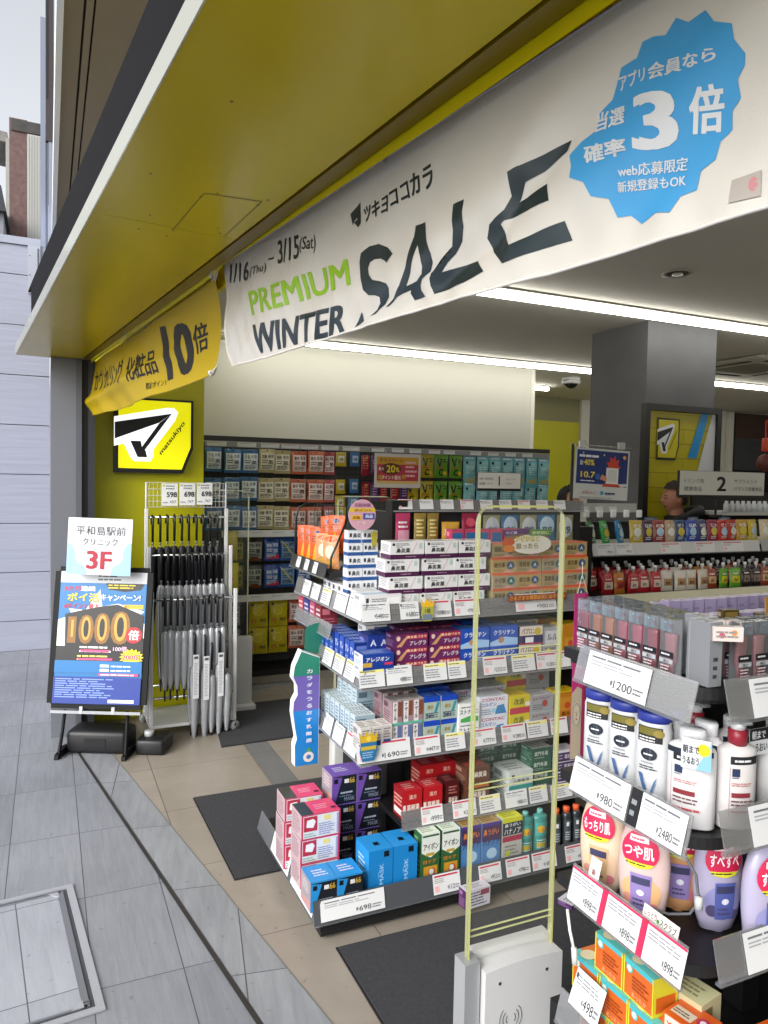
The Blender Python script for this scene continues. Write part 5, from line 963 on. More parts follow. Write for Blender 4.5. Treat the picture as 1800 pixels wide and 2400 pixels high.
place(orp[0], 'orange pouch raised behind the basket front row', (1.18, 3.2, 1.40), -R(48), 'orange pouches in the wire basket'); place(orp[0], 'orange pouch raised behind basket, nearer one', (1.18, 3.1, 1.41), -R(48), 'orange pouches in the wire basket')
for i, c in enumerate(('#b03a50', '#2c3a80', '#a84a6a', '#7a2430')):
    place(carton('small_box', .07, .08, .13, c, [('l', .1, .1, .9, .9, 5, '#d9cfd2')]), ['red', 'navy blue', 'pink', 'maroon'][i]+' small box low behind the left end rail', (1.17, 3.44-i*.085, 1.036), -R(90), 'small boxes behind left end rail')
# hanging die-cut sign
ds = [(.12, 0), (1, 0), (1, .93), (.3, 1), (.05, .86), (0, .76), (.16, .70), (.18, .62), (.04, .56), (.02, .46), (.1, .34), (.18, .24), (.1, .18)]
q = at(690, 1660*1.085, y=3.2)
mb = MB(); w_, h_ = .125, .52; cols = [('#1f7fc8', 0, .48), ('#6a5aa8', .48, .80), ('#2a7f6a', .80, 1.0)]
mb.prism([(x*w_, y*h_) for x, y in ds], 'y', 0, .05, pm('#e2e3e2', .5))
it = [('p', [(.12, 0), (.98, 0), (.98, .48), (.02, .48), (.1, .34), (.18, .24), (.1, .18)], '#1f7fc8'), ('p', [(.02, .48), (.98, .48), (.98, .78), (0.01, .78), (.16, .70), (.18, .62), (.04, .56)], '#6a5aa8'), ('p', [(0.01, .78), (.98, .78), (.98, .925), (.3, .99), (.05, .86)], '#2a7f6a'), ('c', .62, .07, .2, .045, '#e6d9d2'), ('c', .62, .07, .09, .02, '#3f7fc0'), ('p', [(.5, .12), (.74, .12), (.62, .155)], '#5aa04a')]
for i, ch in enumerate('カラダをうるおす乳酸菌'): it.append(('b', ch, .5, .80-i*.06, .72, .835-i*.06, '#dfe6f2'))
mb.decor(lambda x, y, k: (x*w_, -.0004*k, y*h_), it, P)
mb.prism([(.55*w_, h_*.94), (1.25*w_, h_*.94), (1.25*w_, h_*1.18), (1.1*w_, h_*1.21), (.7*w_, h_*1.19), (.55*w_, h_*1.15)], 'y', .052, .054, pm('#1d6f5e', .5))
tag(mb.build('hanging_sign', loc=(q.x-.045, 3.10, q.z+.05)), 'tall wavy blue, purple and green die-cut sign at the shelf left end', 'sign')
# pink hanging strip
mb = MB(); w_, h_ = .07, .70; mb.box(0, 0, 0, w_, .002, h_, pm('#c23a80', .5)); it = [('r', .75, 0, 1, 1, '#a82a5c'), ('p', [(0, 0), (.75, 0), (.75, .42), (.4, .44), (0, .40)], '#c9bda4'), ('c', .36, .27, .30, .075, '#dcd2bc'), ('l', .1, .01, .6, .05, 1, '#cdbfa6')]
for i, ch in enumerate('ハリとツヤ肌へ'): it.append(('b', ch, .25, .88-i*.055, .6, .915-i*.055, '#f0dbe6'))
mb.decor(lambda x, y, k: (x*w_, -.0004*k, y*h_), it, P)
for a in [(.10, .19, .62, .19)]: mb.tube([(w_*(.36+.27*math.cos(t*.3)), -.003, h_*(.27+.068*math.sin(t*.3))) for t in range(22)], .0008, pm('#3a3030', .6), 4, False)
mb.tube([(w_*.28, -.003, h_*.285), (w_*.32, -.003, h_*.285)], .001, pm('#3a3030', .6), 4); mb.tube([(w_*.42, -.003, h_*.285), (w_*.46, -.003, h_*.285)], .001, pm('#3a3030', .6), 4); mb.tube([(w_*.37, -.003, h_*.28), (w_*.38, -.003, h_*.262), (w_*.36, -.003, h_*.26)], .0008, pm('#3a3030', .6), 4); mb.box(w_*.33, -.0035, h_*.238, w_*.42, -.003, h_*.246, pm('#b8403c', .5))
mb.tube([(w_*.5, 0, h_+.08), (w_*.2, 0, h_)], .0012, pm('#d9d6cc', .4), 4); mb.tube([(w_*.5, 0, h_+.08), (w_*.95, 0, h_)], .0012, pm('#d9d6cc', .4), 4); mb.tube([(w_*.5, 0, h_+.08), (w_*.5, 0, h_+.13)], .0015, pm('#d9d6cc', .4), 4)
p = at(1335, 1780, y=2.45); q = at(1355, 1368, y=2.45)
tag(mb.build('hanging_strip', loc=(p.x, 2.45, p.z)), 'long magenta hanging strip with simple line drawn face', 'sign')
# ---------------------------------------------------------------- back wall rack
Wk = thing('wall_rack', 'long black wire rack of hanging pouches along the back wall', 'rack', (2.9, 6.3, 0))
mb = MB(); mb.box(1.15, 6.14, 2.035, 4.63, 6.19, 2.075, BLK); mb.box(1.14, 6.14, .06, 1.165, 6.19, 2.035, BLK)
for x in (2.05, 2.95, 3.85, 4.61): mb.box(x-.012, 6.25, .06, x+.012, 6.28, 2.03, BLK)
wb(mb, 'frame', Wk)
mb = MB(); wr = pm('#0f0f11', .5)
for i in range(70): x = 1.16+i*.05; mb.box(x-.0015, 6.27, .08, x+.0015, 6.273, 2.03, wr)
for i in range(39): z = .08+i*.05; mb.box(1.16, 6.266, z-.0015, 4.62, 6.269, z+.0015, wr)
wb(mb, 'wire_mesh', Wk)
mb = MB(); mb.box(1.15, 6.30, .05, 4.62, 6.44, 2.03, pm('#4a4a48', .8)); wb(mb, 'backing', Wk)
mb = MB(); mb.box(1.3, 6.0, .005, 4.62, 6.4, .075, pm('#8a8478', .7)); mb.box(1.3, 5.99, .075, 4.62, 6.4, .12, BLK); wb(mb, 'base', Wk)
for z, x0, x1 in ((1.25, 1.3, 2.9), (.71, 1.3, 2.9)):
    mb = MB(); mb.box(x0, 6.04, z-.01, x1, 6.06, z+.045, pm('#dfe0de', .3)); wb(mb, 'price_rail', Wk)
mb = MB(); mb.box(1.17, 6.13, 1.985, 4.62, 6.139, 2.03, pm('#8d8f92', .4)); wb(mb, 'header_strip', Wk)
WT = 'pouches hanging on the back wall rack'
ch = '#d5dad8'
def face_pouch(name, col, pan, ink, t1, seed, w_=.15, h=.20, extra=()):
    return pouch(name, w_, h, .05, col, [('r', .08, .12, .92, .82, pan), ('b', t1[0], .5, .62, .86, .78, ink), ('b', t1[1], .14, .60, .44, .76, ink), ('l', .14, .40, .5, .56, 2, ink), ('b', t1[2], .52, .36, .84, .54, ink), ('l', .14, .16, .86, .34, 3, ink), ('c', .5, .93, .05, .02, '#1a1a1c')]+list(extra), 'pouch', seed)
PB = face_pouch('mask_pouch', '#3a6c9c', '#dde5e9', '#36505e', ('大容', 'うる', '美'), 1)
PC = face_pouch('mask_pouch', '#b3a878', '#dcd8c2', '#4c4a34', ('夜用', '発酵', '肌'), 2)
PO = face_pouch('mask_pouch', '#c2684a', '#e0d0c8', '#5c4038', ('保湿', '集中', '潤'), 3)
PR = face_pouch('mask_pouch', '#b85558', '#e3d2d2', '#6a3a3c', ('美容', '毎日', '艶'), 4, .10)
PYs = pouch('mask_pouch', .10, .125, .02, '#bda82a', [('r', .2, .25, .8, .75, '#d6d3b8'), ('b', '30枚', .3, .4, .7, .6, '#4a4a30')], 'pouch', 5)
PBs = pouch('mask_pouch', .10, .125, .02, '#3f73a8', [('r', .2, .25, .8, .75, '#a9c3d9'), ('b', '30枚', .3, .4, .7, .6, '#2a4a6a')], 'pouch', 6)
PRs = pouch('mask_pouch', .085, .185, .02, '#9c2a38', [('l', .2, .3, .8, .8, 4, '#d97a5a'), ('c', .5, .85, .2, .06, '#d0a040')], 'pouch', 7)
PPs = pouch('mask_pouch', .085, .185, .02, '#57306a', [('l', .2, .3, .8, .8, 4, '#b090c0')], 'pouch', 8)
def vc(c, s): return pouch('vitamin_pouch', .145, .22, .03, c, [('p', [(.1, .85), (.22, .85), (.34, .6), (.46, .85), (.56, .85), (.38, .5), (.28, .5)], '#14180c'), ('l', .62, .66, .92, .85, 2, '#14180c'), ('r', .1, .42, .6, .46, '#c4481e'), ('b', 'C', .3, .1, .62, .38, '#17200c'), ('c', .75, .2, .14, .09, '#d9b030')], 'pouch', s)
VY_, VG = vc('#b0a028', 9), vc('#5f9426', 10)
CY = pouch('refill_pouch', .142, .30, .05, '#5fa5b4', [('r', .1, .12, .9, .80, '#73acb0'), ('p', [(.1, .12), (.9, .12), (.9, .3), (.1, .22)], '#a8a870'), ('r', .14, .72, .3, .8, '#16262e'), ('l', .16, .4, .8, .66, 4, '#a8ccd0'), ('l', .1, .86, .9, .97, 1, '#d7e6ea')], 'pouch', 11)
PG_ = face_pouch('sheet_pouch', '#5a5c1e', '#8c8a2e', '#3a3a18', ('酵素', '洗顔', '粒'), 12, .14, .2); PK = face_pouch('sheet_pouch', '#2c3226', '#8f968a', '#20261c', ('激落', '竹炭', '黒'), 13, .14, .2, [('p', [(.1, .02), (.9, .02), (.7, .2), (.3, .2)], '#6a3a24')])
PN = face_pouch('sheet_pouch', '#1d3f86', '#3f66a0', '#d3dae4', ('冷感', '爽快', '涼'), 14, .14, .2, [('p', [(.05, .1), (.95, .3), (.95, .1)], '#c23a4c')]); PN2 = face_pouch('sheet_pouch', '#27508e', '#6f8fb0', '#1f2a40', ('男性', '強力', '汗'), 15, .14, .2, [('p', [(.05, .85), (.12, .85), (.9, .2), (.82, .2)], '#c9c23a')])
PYL = pouch('sheet_pouch', .165, .225, .04, '#b9aa12', [('c', .45, .62, .26, .18, '#cbbf3c'), ('c', .45, .62, .2, .14, '#bfb022'), ('r', .1, .82, .22, .9, '#23230f'), ('b', 'MAX', .55, .2, .9, .34, '#3a3808'), ('c', .25, .25, .14, .1, '#b8841c')], 'pouch', 16)
PWB = face_pouch('sheet_pouch', '#8d9298', '#bcc0c4', '#33363a', ('除菌', '徳用', '拭'), 17, .13, .2)
RN = ['top row', 'second row', 'third row']
for r_, zt in enumerate((1.975, 1.735, 1.495)):
    cnt = {}
    cols = [(1.245, PB, 'blue and white'), (1.40, PB, 'blue and white'), (1.55, PB, 'blue and white'), (1.69, PC, 'cream'), (1.83, PC, 'cream'), (1.98, PO, 'orange and white'), (2.135, PO, 'orange and white'), (2.26, PR, 'red and white'), (2.37, PYs, 'small yellow'), (2.50, PBs, 'small blue'), (2.61, PRs, 'narrow red'), (2.70, PPs, 'narrow purple'), (2.80, PRs, 'narrow red'), (2.90, PRs, 'narrow red'), (3.0, PPs, 'narrow purple')]
    if r_ == 2: cols = cols[:9]
    for x, p_, nm in cols:
        cnt[nm] = cnt.get(nm, 0)+1; hh = .125 if nm.startswith('small') else .20
        o = place(p_, f'{nm} pouch, {RN[r_]} of back wall rack'+(f', {ORD[cnt[nm]-1]} one' if nm not in ('small yellow', 'small blue', 'red and white') else ''), (x+jit(.004), 6.14+jit(.008), zt-hh+jit(.007)), R(jit(12)), WT, rx=R(jit(5)))
        if nm.startswith('small') and r_ < 2: place(p_, f'{nm} pouch, {RN[r_]} of back wall rack, hung lower', (x, 6.15, zt-.27), R(jit(5)), WT) if r_ == 1 else None
for r_, zt in enumerate((1.985, 1.735)):
    for i, (x, p_, nm) in enumerate([(3.235, VY_, 'yellow vitamin'), (3.385, VG, 'green vitamin'), (3.545, VG, 'green vitamin')]+([(3.08, VY_, 'yellow vitamin')] if r_ else [])):
        place(p_, f'{nm} pouch with large C, {RN[r_]}, '+['beside red sign', 'middle of three', 'beside blue refills', 'farthest left'][i], (x, 6.15, zt-.22), R(jit(4)), WT)
    for i in range(7): place(CY, f'pale blue refill pouch, {RN[r_]} of back wall, {ORD[i]} from left', (3.70+i*.143, 6.15+jit(.01), zt-.295), R(jit(4)), WT)
for r_, zt in enumerate((1.225, .995)):
    for i, (x, p_, nm) in enumerate([(1.44, PG_, 'olive green'), (1.60, PK, 'dark green'), (1.75, PN, 'navy blue'), (1.89, PN2, 'blue and yellow'), (2.04, PN, 'navy blue')]):
        place(p_, f'{nm} sheet pouch on back wall rack, {["upper", "lower"][r_]} row under white rail'+(', behind shelf' if i == 4 else ''), (x, 6.14, zt-.2), R(jit(5)), WT)
for r_, zt in enumerate((.685, .455)):
    for i, (x, p_, nm) in enumerate([(1.42, PWB, 'grey white wipe'), (1.64, PYL, 'bright yellow'), (1.815, PYL, 'bright yellow'), (1.98, PO, 'orange and white')]):
        place(p_, f'{nm} pouch low on back wall rack, {["upper", "lower"][r_]} row'+(', left one' if i == 1 else ', right one' if i == 2 else ''), (x, 6.14, zt-(.2 if i != 1 and i != 2 else .225)), R(jit(5)), WT)
place(pouch('sheet_pouch', .12, .24, .06, '#c9c01e', [('r', .15, .2, .85, .75, '#d3c83a'), ('c', .35, .45, .2, .12, '#b5502a')], 'pouch', 18), 'bright yellow bag with orange mark behind the umbrella rack', (1.36, 5.95, .80), 0, WT)
place(pouch('sheet_pouch', .12, .24, .06, '#a8a02a', [('r', .15, .2, .85, .75, '#b5aa3a'), ('c', .35, .45, .2, .12, '#b5502a')], 'pouch', 19), 'dull yellow bag above the bright one behind umbrella rack', (1.35, 5.95, 1.06), 0, WT)
for i, x in enumerate([1.27, 1.52, 1.72, 1.90, 2.07, 2.26, 2.46]):
    (place(card(.16, .038, 'plain' if i < 3 or i > 4 else 'pink', ''), f'small white price card on back wall header, {ORD[i]} from left', (x, 6.128, 1.99), 0, 'price cards along the back wall header'))
for i, x in enumerate([2.72, 2.92, 3.1, 3.3, 3.46, 3.75, 3.95, 4.15, 4.35]): place(card(.12, .036, 'plain' if i % 3 else 'pink', ''), f'small white price card on back wall header, {ORD[i+7]} from left', (x, 6.128, 1.99), 0, 'price cards along the back wall header')
for k, z in enumerate((1.25, .71)):
    for i, x in enumerate((1.42, 1.6, 1.78, 1.95)): place(card(.12, .036, 'plain', ''), f'white price card on back wall {["upper", "lower"][k]} white rail, {ORD[i]} from left', (x, 6.038, z), 0, 'price cards on the back wall white rails')
mb = MB(); w_, h_ = .45, .30; mb.box(0, 0, 0, w_, .004, h_, pm('#cfc9c4', .4))
mb.decor(lambda x, y, k: (x*w_, -.0006*k, y*h_), [('r', .05, .12, .95, .9, '#b83a4a'), ('r', .05, .68, .95, .9, '#c99a2c'), ('r', .05, .12, .95, .2, '#d9b96a'), ('c', .35, .55, .22, .17, '#5c2a1e'), ('b', '20', .25, .44, .44, .66, '#e9d23a'), ('b', '%', .45, .46, .53, .6, '#e9d23a'), ('b', '最大', .08, .5, .2, .6, '#efd9d0'), ('b', 'ポイント還元', .14, .24, .56, .36, '#f0e6dc'), ('l', .66, .3, .92, .82, 4, '#e9b6bc'), ('c', .12, .3, .05, .07, '#c98a2a'), ('c', .62, .32, .05, .07, '#c98a2a'), ('b', 'キャンペーン', .1, .74, .6, .86, '#8a4a1c')], P)
tag(mb.build('campaign_sign', loc=(2.59, 5.9, 1.67)), 'red and gold 20% campaign sign hanging before the back wall', 'sign')
mb = MB(); mb.tube([(2.7, 5.9, 1.97), (2.7, 5.95, 2.02)], .002, pm('#cccccc', .3), 4); mb.tube([(2.95, 5.9, 1.97), (2.95, 5.95, 2.02)], .002, pm('#cccccc', .3), 4); tag(mb.build('sign_clip'), 'two thin clear hooks holding the red campaign sign', 'hook')
# ---------------------------------------------------------------- aisle signs
def aisle_sign(name, label, x0, x1, z0, z1, y, items, pole):
    t_ = thing(name, label, 'sign', ((x0+x1)/2, y, z0), group='numbered aisle signs'); w_, h_ = x1-x0, z1-z0
    mb = MB(); mb.rbox(-w_/2, 0, -.0, w_/2, .02, h_, BLK, .003, 1); mb.build('frame', t_)
    mb = MB(); mb.box(-w_/2+.004, -.002, .012, w_/2-.008, -.0005, h_-.002, pm('#c9c9c2', .4)); mb.decor(lambda x, y_, k: (-w_/2+x*w_, -.002-.0004*k, y_*h_), items, P); mb.build('face', t_)
    mb = MB(); mb.tube([(pole, .01, 0), (pole, .01, -.12)], .007, BLK, 8); mb.rbox(pole-.04, -.01, -.135, pole+.04, .03, -.115, BLK, .003, 1); mb.build('pole', t_)
a = at(1119, 1106, y=2.97); b = at(1222, 1150, y=2.97)
aisle_sign('aisle_sign', 'small aisle sign number 1 on black pole above medicine shelves', a.x, b.x, b.z-.003, a.z, 2.97, [('b', '1', .47, .28, .495, .8, '#17181b'), ('t', '文具・衛生用品', .04, .58, .34, .72, '#4a4b4d'), ('t', '絆創膏・ガーゼ', .04, .32, .34, .46, '#4a4b4d'), ('t', 'サポーター', .62, .58, .88, .7, '#4a4b4d'), ('t', 'マスク', .62, .34, .76, .46, '#4a4b4d')], 0)
a = at(1593, 1102, y=3.5); b = at(1791, 1166, y=3.5)
aisle_sign('aisle_sign', 'large aisle sign number 2 for drinks and supplements at right', a.x, b.x, b.z, a.z, 3.5, [('b', '2', .42, .22, .53, .80, '#1d1e20'), ('t', 'ドリンク剤', .05, .52, .27, .70, '#55565a'), ('t', '健康食品', .05, .22, .25, .40, '#55565a'), ('t', 'サプリメント', .62, .55, .90, .71, '#55565a'), ('t', 'バランス栄養食品', .62, .24, .96, .42, '#55565a')], -.05)
t_ = thing('payment_sign', 'blue and white campaign sign with flame drawing clipped to black pole', 'sign', (2.57, 3.2, 1.5))
mb = MB(); mb.tube([(0, .01, -.2), (0, .01, .46)], .009, BLK, 8); mb.build('pole', t_)
mb = MB(); mb.tube([(-.01, .005, .455), (.40, .005, .445)], .003, pm('#c9cbcc', .2, metal=.8), 6); mb.build('rod', t_)
mb = MB()
for x in (.03, .30): mb.rbox(x, -.008, .435, x+.05, .008, .475, clear('#d9dcdc', .5), .004, 1)
mb.build('clip', t_)
mb = MB(); w_, h_ = .375, .275; mb.T = Matrix.Translation((.0, -.005, .165)) @ Matrix.Rotation(R(2), 4, 'Y'); mb.box(0, 0, 0, w_, .003, h_, pm('#c2c6c4', .4))
mb.decor(lambda x, y, k: (x*w_, -.0005*k, y*h_), [('p', [(.03, .3), (.97, .26), (.97, .96), (.03, .96)], '#27366f'), ('p', [(.03, .3), (.5, .2), (.97, .28), (.97, .34), (.5, .3)], '#c2c6c4'), ('star', .70, .66, .14, .24, '#c6482c', 9, .6), ('r', .57, .32, .80, .64, '#d9dad8'), ('r', .60, .36, .77, .60, '#c9cac8'), ('p', [(.5, .26), (.86, .26), (.8, .32), (.54, .32)], '#b8452e'), ('b', '最大', .08, .66, .14, .76, '#dfe0e6'), ('b', '40%', .15, .66, .34, .78, '#e3cf5a'), ('b', '10.7', .10, .42, .36, .54, '#e3cf5a'), ('l', .06, .8, .44, .9, 1, '#e3e6ee'), ('l', .1, .34, .4, .38, 1, '#e3e6ee'), ('t', 'd払い', .14, .10, .38, .17, '#a8483c'), ('c', .5, .13, .03, .04, '#2f8fb0'), ('l', .56, .09, .78, .17, 1, '#2a3f60'), ('l', .1, .02, .8, .05, 1, '#8d908e'), ('c', .4, .45, .05, .06, '#2f66a8'), ('p', [(.44, .4), (.56, .36), (.58, .44), (.48, .5)], '#c98a6a'), ('c', .12, .9, .01, .014, '#e9e6c0'), ('c', .5, .88, .012, .016, '#e9e6c0'), ('c', .88, .86, .03, .04, '#d99a5a')], P); mb.build('sign_board', t_)
# framed poster on the pillar
t_ = thing('framed_poster', 'tall black framed yellow brick poster on the grey pillar', 'poster', (3.90, 4.07, .9))
a = at(1508, 945, y=4.07); b = at(1686, 955, y=4.07); pw_, ph_ = b.x-a.x, a.z-.9
t_.location = (a.x, 4.07, .9)
mb = MB()
for (x0, z0, x1, z1) in ((0, 0, .045, ph_), (pw_-.045, 0, pw_, ph_), (.045, 0, pw_-.045, .045), (.045, ph_-.045, pw_-.045, ph_)): mb.box(x0, -.03, z0, x1, .02, z1, pm('#17181a', .35))
mb.build('frame', t_)
it = [('r', .05, .02, .95, .98, '#b0a516')]
for i in range(9):
    y = .955-i*.075; it.append(('r', .06, y-.0015, .95, y+.0015, '#7a7010'))
    for j in range(2): x = .32+.45*j+(.2 if i % 2 else 0); it.append(('r', x, y-.075, x+.006, y, '#8f8412')) if x < .93 else None
it += [('p', [(.95, .98), (.90, .98), (.62, .50), (.62, .44), (.95, .44)], '#c9ccd2'), ('p', [(.75, .975), (.85, .975), (.70, .735), (.58, .735)], '#1f86c6'), ('p', [(.50, .18), (.95, .18), (.95, .36), (.60, .36)], '#c9ccd2')]
mb = MB(); mb.box(.045, -.005, .045, pw_-.045, 0, ph_-.045, pm('#b0a516', .4))
PS = lambda x, y, k: (x*pw_, -.005-.0002*k, y*ph_)
mb.decor(PS, it, P)
ex, ey, ew, eh = .17, .72, .28, .21
def sub(x, y, k): return PS(ex+x*ew, ey+y*eh, k+40)
mb.decor(sub, [('p', [(0, 0), (0, 1.02), (1.02, 1.0), (1.02, .33), (.87, 0)], '#1a1a1c')]+emblem('#c4b81a', '#d9dce0', '#161618'), P)
mb.build('print', t_)
# ---------------------------------------------------------------- snack shelves
Sn = thing('shelf_unit', 'snack and jelly drink shelf unit behind, at the right', 'shelf unit', (3.8, 3.5, 0))
mb = MB(); mb.box(2.82, 3.66, .1, 5.3, 3.68, 1.475, BLK2); wb(mb, 'back_panel', Sn)
mb = MB(); mb.box(2.80, 3.655, 1.476, 5.3, 3.70, 1.505, BLK); wb(mb, 'top_bar', Sn)
mb = MB(); mb.box(2.715, 3.30, 0, 2.80, 3.9, 1.50, BLK); wb(mb, 'side_panel', Sn)
mb = MB(); mb.box(2.80, 3.32, 1.375, 5.3, 3.65, 1.395, pm('#b9bab8', .4)); wb(mb, 'shelf', Sn)
mb = MB(); mb.box(2.80, 3.22, 1.10, 5.3, 3.65, 1.12, BLK); wb(mb, 'shelf', Sn)
mb = MB(); mb.box(2.80, 3.20, .0, 5.3, 3.65, .5, BLK); wb(mb, 'base', Sn)
rail(Sn, 'f', 3.30, 2.81, 4.16, 1.335, .07, pm('#c9caca', .3)); rail(Sn, 'f', 3.30, 4.18, 5.3, 1.335, .07, pm('#a8a9ab', .3)); rail(Sn, 'f', 3.20, 2.81, 5.3, 1.075, .05, pm('#d6d3b8', .3))
cards('f', 3.30, 1.336, [(2.90, .12, .062, 'plain', '98', 'leftmost'), (3.04, .12, .062, 'plain', '98', 'second'), (3.40, .16, .06, 'red', '', 'left'), (3.68, .16, .06, 'red', '', 'middle'), (3.92, .18, .06, 'red', '', 'right')], 'on snack shelf edge')
SP = 'snack pouches on the rear right shelf'
sp = [(2.87, '#1f6a3c', 'dark green'), (2.97, '#3aa048', 'bright green'), (3.08, '#2a7fb0', 'blue'), (3.20, '#b9a23a', 'mustard'), (3.29, '#4a2f4a', 'dark purple'), (3.38, '#8a3a34', 'brick red'), (3.47, '#b59a7a', 'tan'), (3.55, '#2c4a70', 'slate blue'), (3.65, '#2746a0', 'royal blue'), (3.74, '#3a3f66', 'indigo'), (3.83, '#8a2a40', 'wine red'), (3.92, '#b02a24', 'scarlet'), (4.0, '#a8301e', 'red'), (4.09, '#b8912a', 'gold'), (4.19, '#c9b23a', 'yellow'), (4.30, '#cfc0a0', 'beige')]
for i, (x, c, nm) in enumerate(sp):
    pz = pouch('snack_pouch', .095 if i > 2 else .12, .135, .035, c, [('c', .5, .45, .3, .2, ['#d9dcd0', '#c9b84a', '#a8c8dc'][i % 3]), ('b', ['GUM', 'のど飴', 'ミント', 'グミ'][i % 4], .2, .65, .8, .82, '#e6e6e6'), ('l', .2, .1, .8, .25, 2, '#d0d3d6')], 'pouch', 30+i)
    place(pz, f'{nm} snack pouch standing on the rear right top shelf', (x, 3.38, 1.397), R(jit(8)+(25 if i < 3 else 0)), SP, rx=R(-8 if i > 2 else -12))
for i, x in enumerate((3.42, 3.78, 4.06)): place(pouch('snack_pouch', .10, .145, .03, '#5c6a7a', [('r', .2, .2, .8, .7, '#c9ced4')], 'pouch', 60), 'grey snack pouch behind the front snack row, '+['left', 'middle', 'right'][i]+' one', (x, 3.5, 1.397), R(jit(6)), SP)
jp = [pouch('jelly_pouch', .085, .12, .035, c, [('r', .15, .25, .85, .6, c2), ('b', 'in', .3, .3, .6, .5, '#3a3034'), ('l', .2, .65, .8, .8, 1, '#d9c9c0')], 'pouch', 70+i, spout='#d6d8d6') for i, (c, c2) in enumerate((('#a81c28', '#d9c9b9'), ('#b8721c', '#a82c24'), ('#c9c3b9', '#a8845c'), ('#5c9a2a', '#cfc02a'), ('#2a2224', '#8a7a70'), ('#8a3c24', '#c9a47a')))]
jn = ['red', 'amber', 'cream', 'lime green', 'black', 'brown']
pat = [0, 1, 0, 0, 0, 2, 2, 2, 2, 5, 3, 3, 4, 4, 5, 4, 5, 4]
for rr in range(3):
    for i in range(17):
        k = pat[i] if rr == 0 else [0, 0, 5, 0, 0, 2, 0, 2, 5, 1, 1, 4, 5, 4, 4, 5, 4][i] if rr == 1 else [4, 0, 0, 0, 4, 0, 4, 2, 4, 1, 4, 4, 4, 4, 5, 4, 4][i]
        place(jp[k], f'{jn[k]} spouted jelly pouch, {["front", "second", "back"][rr]} row, {ORD[i]} from left', (2.87+i*.092+jit(.006), 3.25+rr*.12+jit(.008), 1.121), R(jit(10)), 'spouted jelly pouches on the rear right shelf', rx=R(-4+jit(3)))
# rail and pegs behind, hanging blue tubes
Sb = thing('peg_rack', 'silver topped peg rack with blue tubes beside the black panel', 'rack', (2.5, 3.55, 0))
mb = MB(); mb.box(2.43, 3.55, 1.57, 3.35, 3.56, 1.625, pm('#b9bab8', .35)); mb.box(2.43, 3.56, 1.2, 2.71, 3.58, 1.57, BLK2); mb.box(2.43, 3.30, .0, 2.70, 3.56, 1.2, BLK2); wb(mb, 'frame', Sb)
cards('f', 3.545, 1.575, [(2.50+i*.11, .06, .042, 'plain', '', f'{ORD[i]} from left') for i in range(7)], 'on silver rear rail')
mb = MB()
for i in range(5): x = 2.86+i*.1; mb.rbox(x-.02, 3.42, 1.545, x+.02, 3.44, 1.59, pm('#e6e8e8', .3), .006, 1)
wb(mb, 'peg', Sb)
for i in range(6):
    mb = MB(); mb.lathe([(.002, 0), (.013, .02), (.014, .12), (.004, .15)], pm('#1d3fa0' if i != 4 else '#c6ccd6', .3), 12); tag(mb.build('tube', loc=(2.50+i*.038, 3.5, 1.33)), ('pale' if i == 4 else 'deep blue')+f' tube on the peg rack, {ORD[i]} from left', 'tube', 'tubes on the peg rack')
for i in range(9):
    mb = MB(); mb.lathe([(.02, 0), (.02, .05), (.012, .06), (.012, .075)], pm('#c9ccd0', .3), 12)
    tag(mb.build('small_bottle', loc=(4.33+i*.055, 3.72, 1.566)), f'small pale bottle behind the aisle 2 sign, {ORD[i]} from left', 'bottle', 'small bottles behind the aisle 2 sign')
mb = MB(); mb.box(4.25, 3.70, 1.54, 5.3, 3.95, 1.565, pm('#b9bab8', .4)); mb.box(4.25, 3.95, 0, 5.3, 3.97, 1.7, BLK); tag(mb.build('far_shelf'), 'low shelf holding small pale bottles below the number 2 sign', 'shelf')
# red ornament at the far right
mb = MB(); mb.tube([(0, 0, .45), (0, 0, .1)], .008, pm('#b0301e', .5), 6); mb.rbox(-.04, -.02, .12, .04, .02, .26, pm('#c23a22', .5), .01); mb.lathe([(.001, -.1), (.07, -.06), (.085, 0), (.06, .07), (.001, .1)], pm('#5c2a22', .6, var=.5, vscale=40), 14)
p = at(1792, 1085, y=5.5); tag(mb.build('hanging_ornament', loc=(p.x, 5.5, p.z)), 'red hanging ornament with round brown ball at right edge', 'ornament')
# ---------------------------------------------------------------- corner shelves at the right front
K = thing('shelf_unit', 'black corner shelf unit of cosmetics nearest at bottom right', 'shelf unit', (1.75, 1.4, 0))
GX, GY = 1.18, 1.055
def round_board(z0, z1, x0, y0, r_, mat, x1=2.6, y1=1.52):
    pts = [(x0+r_-r_*math.cos(a), y0+r_-r_*math.sin(a)) for a in [R(10*i) for i in range(10)]]+[(x1, y0), (x1, y1), (x0, y1)]
    mb = MB(); mb.prism(pts, 'z', z0, z1, mat); return mb
BOARDS = [(1.33, .03), (1.012, .03), (.735, .03)]
for z, h in BOARDS:
    mb = round_board(z-.028, z-.002, GX+.03, GY+.03, .09, BLK); 
    pts_ = None; wb(mb, 'shelf', K)
    mb = round_board(z-.045, z-.029, GX+.055, GY+.055, .09, pm('#0c0c0e', .35)); wb(mb, 'shelf_edge', K)
mb = round_board(.28, .399, 1.20, .98, .07, BLK); wb(mb, 'base_tray', K)
mb = round_board(0, .28, 1.24, 1.03, .06, BLK2); wb(mb, 'plinth', K)
mb = MB(); mb.box(1.62, 1.28, .40, 1.68, 1.34, 1.29, BLK); wb(mb, 'column', K)
mb = MB(); mb.box(1.68, 1.5, .46, 2.6, 1.52, 1.30, BLK2); wb(mb, 'back_panel', K)
RL = clear('#a9abad', .30, .06, .25)
TL2 = R(20)
